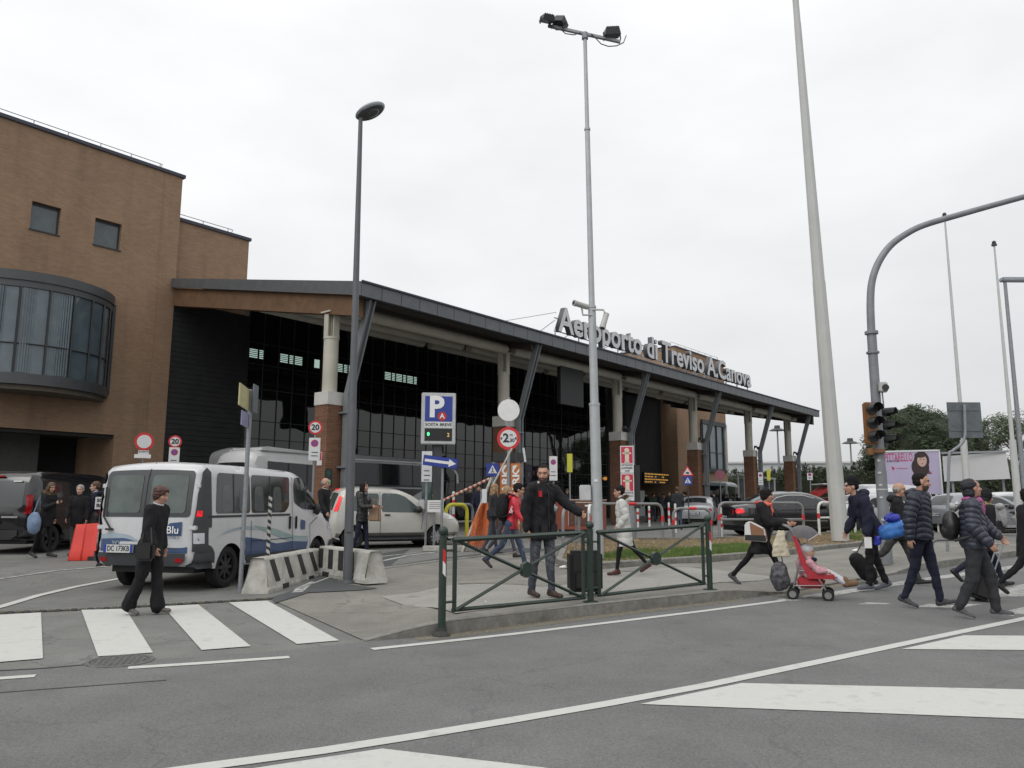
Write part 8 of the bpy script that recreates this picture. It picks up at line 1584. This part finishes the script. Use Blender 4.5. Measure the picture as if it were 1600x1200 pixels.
b = MB(); b.cyl((.18, -.02, -.05), (.26, -.02, -.25), .07, .06, 12, True); b.ell((0, 0, .13), (.12, .1, .07)); fuse(b, 'blue_wrap', .014, [mat('royal_blue_nylon', (.02, .03, .30), .5, var=.2)], t, 2, lambda c, n: folds(c, n, .012, 36, 6)); b = MB(); b.tube([(-.1, .02, .1), (.02, .03, .22), (.15, .02, .05)], .014, 6); b.build('strap', mat('royal_blue_nylon'), t)
w = P['wr'][1]; t = loose('folded_paper', 'white folded paper in the hand of the man in the beanie', 'paper', P, w + P['hd'][1] * .1 + V((0, .03, -.04))); b = MB(); b.cbox((0, 0, 0), (.11, .012, .17)); b.build('sheet', WHITE, t)
q = G(1352, 912); t = thing('wheeled_bag', 'rounded black wheeled bag trailing beside the man in the beanie', 'suitcase', q, R(170)); b = MB(); b.cyl((-.06, 0, .17), (.12, 0, .40), .15, .13, 16, True); fuse(b, 'bag', .014, [cloth('black')], t, 2, lambda c, n: folds(c, n, .006, 24, 3))
for y_ in (-.1, .1): b = MB(); b.cyl((-.14, y_ - .015, .04), (-.14, y_ + .015, .04), .04, n=14); b.build('castor', RUB, t)
b = MB(); b.tube([(.14, 0, .46), (-.12, .06, .95)], .012, 6); b.build('pull_handle', GREYP, t)
# 14 bald man behind, 15 navy puffer man
p = G(1410, 914); P = person('bald older man in black coat walking right behind the navy puffer jacket', p, -30, 1.74, 1.3, 2, (20, 6), (-34, 30), (8, 10, 60), (10, 8, 45), -6, 4, dict(m=CBLK, len=-.14, g=.03, hood=True), dict(m=CGT, w=1.), (.02, .02, .02), ('balding', HGRY), vox=.010)
p = G(1447, 951); P = person('bearded man in navy quilted puffer jacket walking right across the road', p, -42, 1.79, 1.7, 2, (13, 4), (-10, 12), (-12, 14, 10), (-12, 18, 12), 26, 4, dict(m=NAVYP, len=-.05, g=.040, puff=(.016, .075), hood=True, arm=1.15, zip=True, belly=1.05), dict(m=CNAVY, w=1.02, fold=.006), (.035, .037, .042), ('crop', HBLK), vox=.0075, beard=True, sole=(.55, .55, .55), foot_pitch=(16, None))
# 16 woman in grey puffer, her backpack and suitcase
p = G(1532, 967); P = person('woman in grey puffer jacket with dark head scarf and pink scarf walking right', p, -26, 1.68, 1.55, 0, (20, 14), (-8, 16), (30, 18, 14), (-4, 12, 42), 22, -8, dict(m=GREYPUF, len=-.06, g=.042, puff=(.015, .065), arm=1.22, belly=1.25), dict(m=DKG, w=1.25, fold=.005), (.07, .07, .075), ('scarf', mat('dark_head_scarf', (.016, .015, .022), .7, var=.3, scale=20)), fem=True, vox=.0075, skin=SKIN, sole=(.6, .6, .6), scarf=mat('pink_scarf', (.36, .08, .24), .7, var=.3, scale=12))
backpack('black backpack worn by the woman in the grey puffer jacket', P, mat('black_leather'), (.10, .13, .19), (-.25, -.03, .22))
q = G(1524, 940); suitcase('black suitcase rolled behind the legs of the woman in the grey puffer jacket', q, R(-95), w=.36, h=.5, tilt=R(-22), hl=.4)
# 17 hidden walker with fur hood, 18 right edge
p = D(1543, 13.2, 905); person('walker in black coat with fur hood mostly hidden by the grey puffer jacket', p, 0, 1.66, 1.1, 6, (28, 10), (-34, 24), (10, 8, 50), (-8, 8, 40), 0, 8, dict(m=CBLK, len=-.24, g=.035, flare=1.05, fur=mat('pale_fur', (.36, .30, .18), .9, var=.3)), dict(m=CNAVY, w=1.), (.015, .015, .015), ('hood', CBLK), vox=.011)
p = D(1612, 12.2, 905); person('person in long black coat cut off by the right edge of the photo', p, -5, 1.70, 1.15, 4, (30, 8), (-30, 20), (8, 8, 60), (8, 8, 50), 0, 0, dict(m=CBLK, len=-.26, g=.04, flare=1.08), dict(m=CLEG, w=.9), (.015, .015, .015), ('bob', HBLK), vox=.012)
# far people near the entrance
rn = random.Random(9); FAR = [(1059, 33, 1.75, CCHAR, 95, 'man in dark grey jacket seen from behind left of the silver sedan'), (1012, 46, 1.7, CBLK, 200, 'far person in black at the left end of the entrance crowd'), (1021, 48, 1.68, cloth('dark_green', (.03, .04, .03)), 280, 'far person in dark green coat in the entrance crowd'), (1029, 52, 1.78, CNAVY, 90, 'far tall person in navy in the entrance crowd'), (1038, 50, 1.66, cloth('far_grey', (.09, .09, .10)), 250, 'far person in grey in the entrance crowd'), (1045, 45, 1.72, CBLK, 300, 'far person in black just left of the man in dark grey'), (1072, 42, 1.7, CBLK, 180, 'far person in black under the bump warning sign'), (1136, 55, 1.72, CBLK, 20, 'far person in black right of the silver sedan roof'), (1148, 52, 1.7, CCHAR, 160, 'far person in charcoal coat by the grey bus'), (1153, 56, 1.75, CBLK, 90, 'far person in black beside the bus shelter'), (886, 36, 1.72, CBLK, 270, 'far person behind the rust red cabinet, left'), (914, 38, 1.66, CCHAR, 250, 'far person behind the rust red cabinet, right'), (748, 28, 1.7, CNAVY, 270, 'far person in navy behind the slanted boom'), (735, 31, 1.68, CBLK, 250, 'far person in black in the dark behind the boom gate'), (1117, 47, 1.7, CCHAR, 230, 'far person beside the fourth column strut')]
for px_, Y, h_, m_, hd, lab in FAR:
    q = D(px_, Y, 800); person(lab, q, hd, h_, 1.05, 2, (rn.uniform(0, 14), 6), (rn.uniform(-14, 0), 10), (rn.uniform(-15, 20), 8, rn.uniform(10, 50)), (rn.uniform(-15, 20), 8, rn.uniform(10, 50)), 0, 5, dict(m=m_, len=-.14, g=.03), dict(m=rn.choice((CBLK, CNAVY, DENB))), (.02, .02, .02), (rn.choice(('short', 'bob')), rn.choice((HBLK, HBRN))), 'people waiting near the terminal entrance', vox=.022)
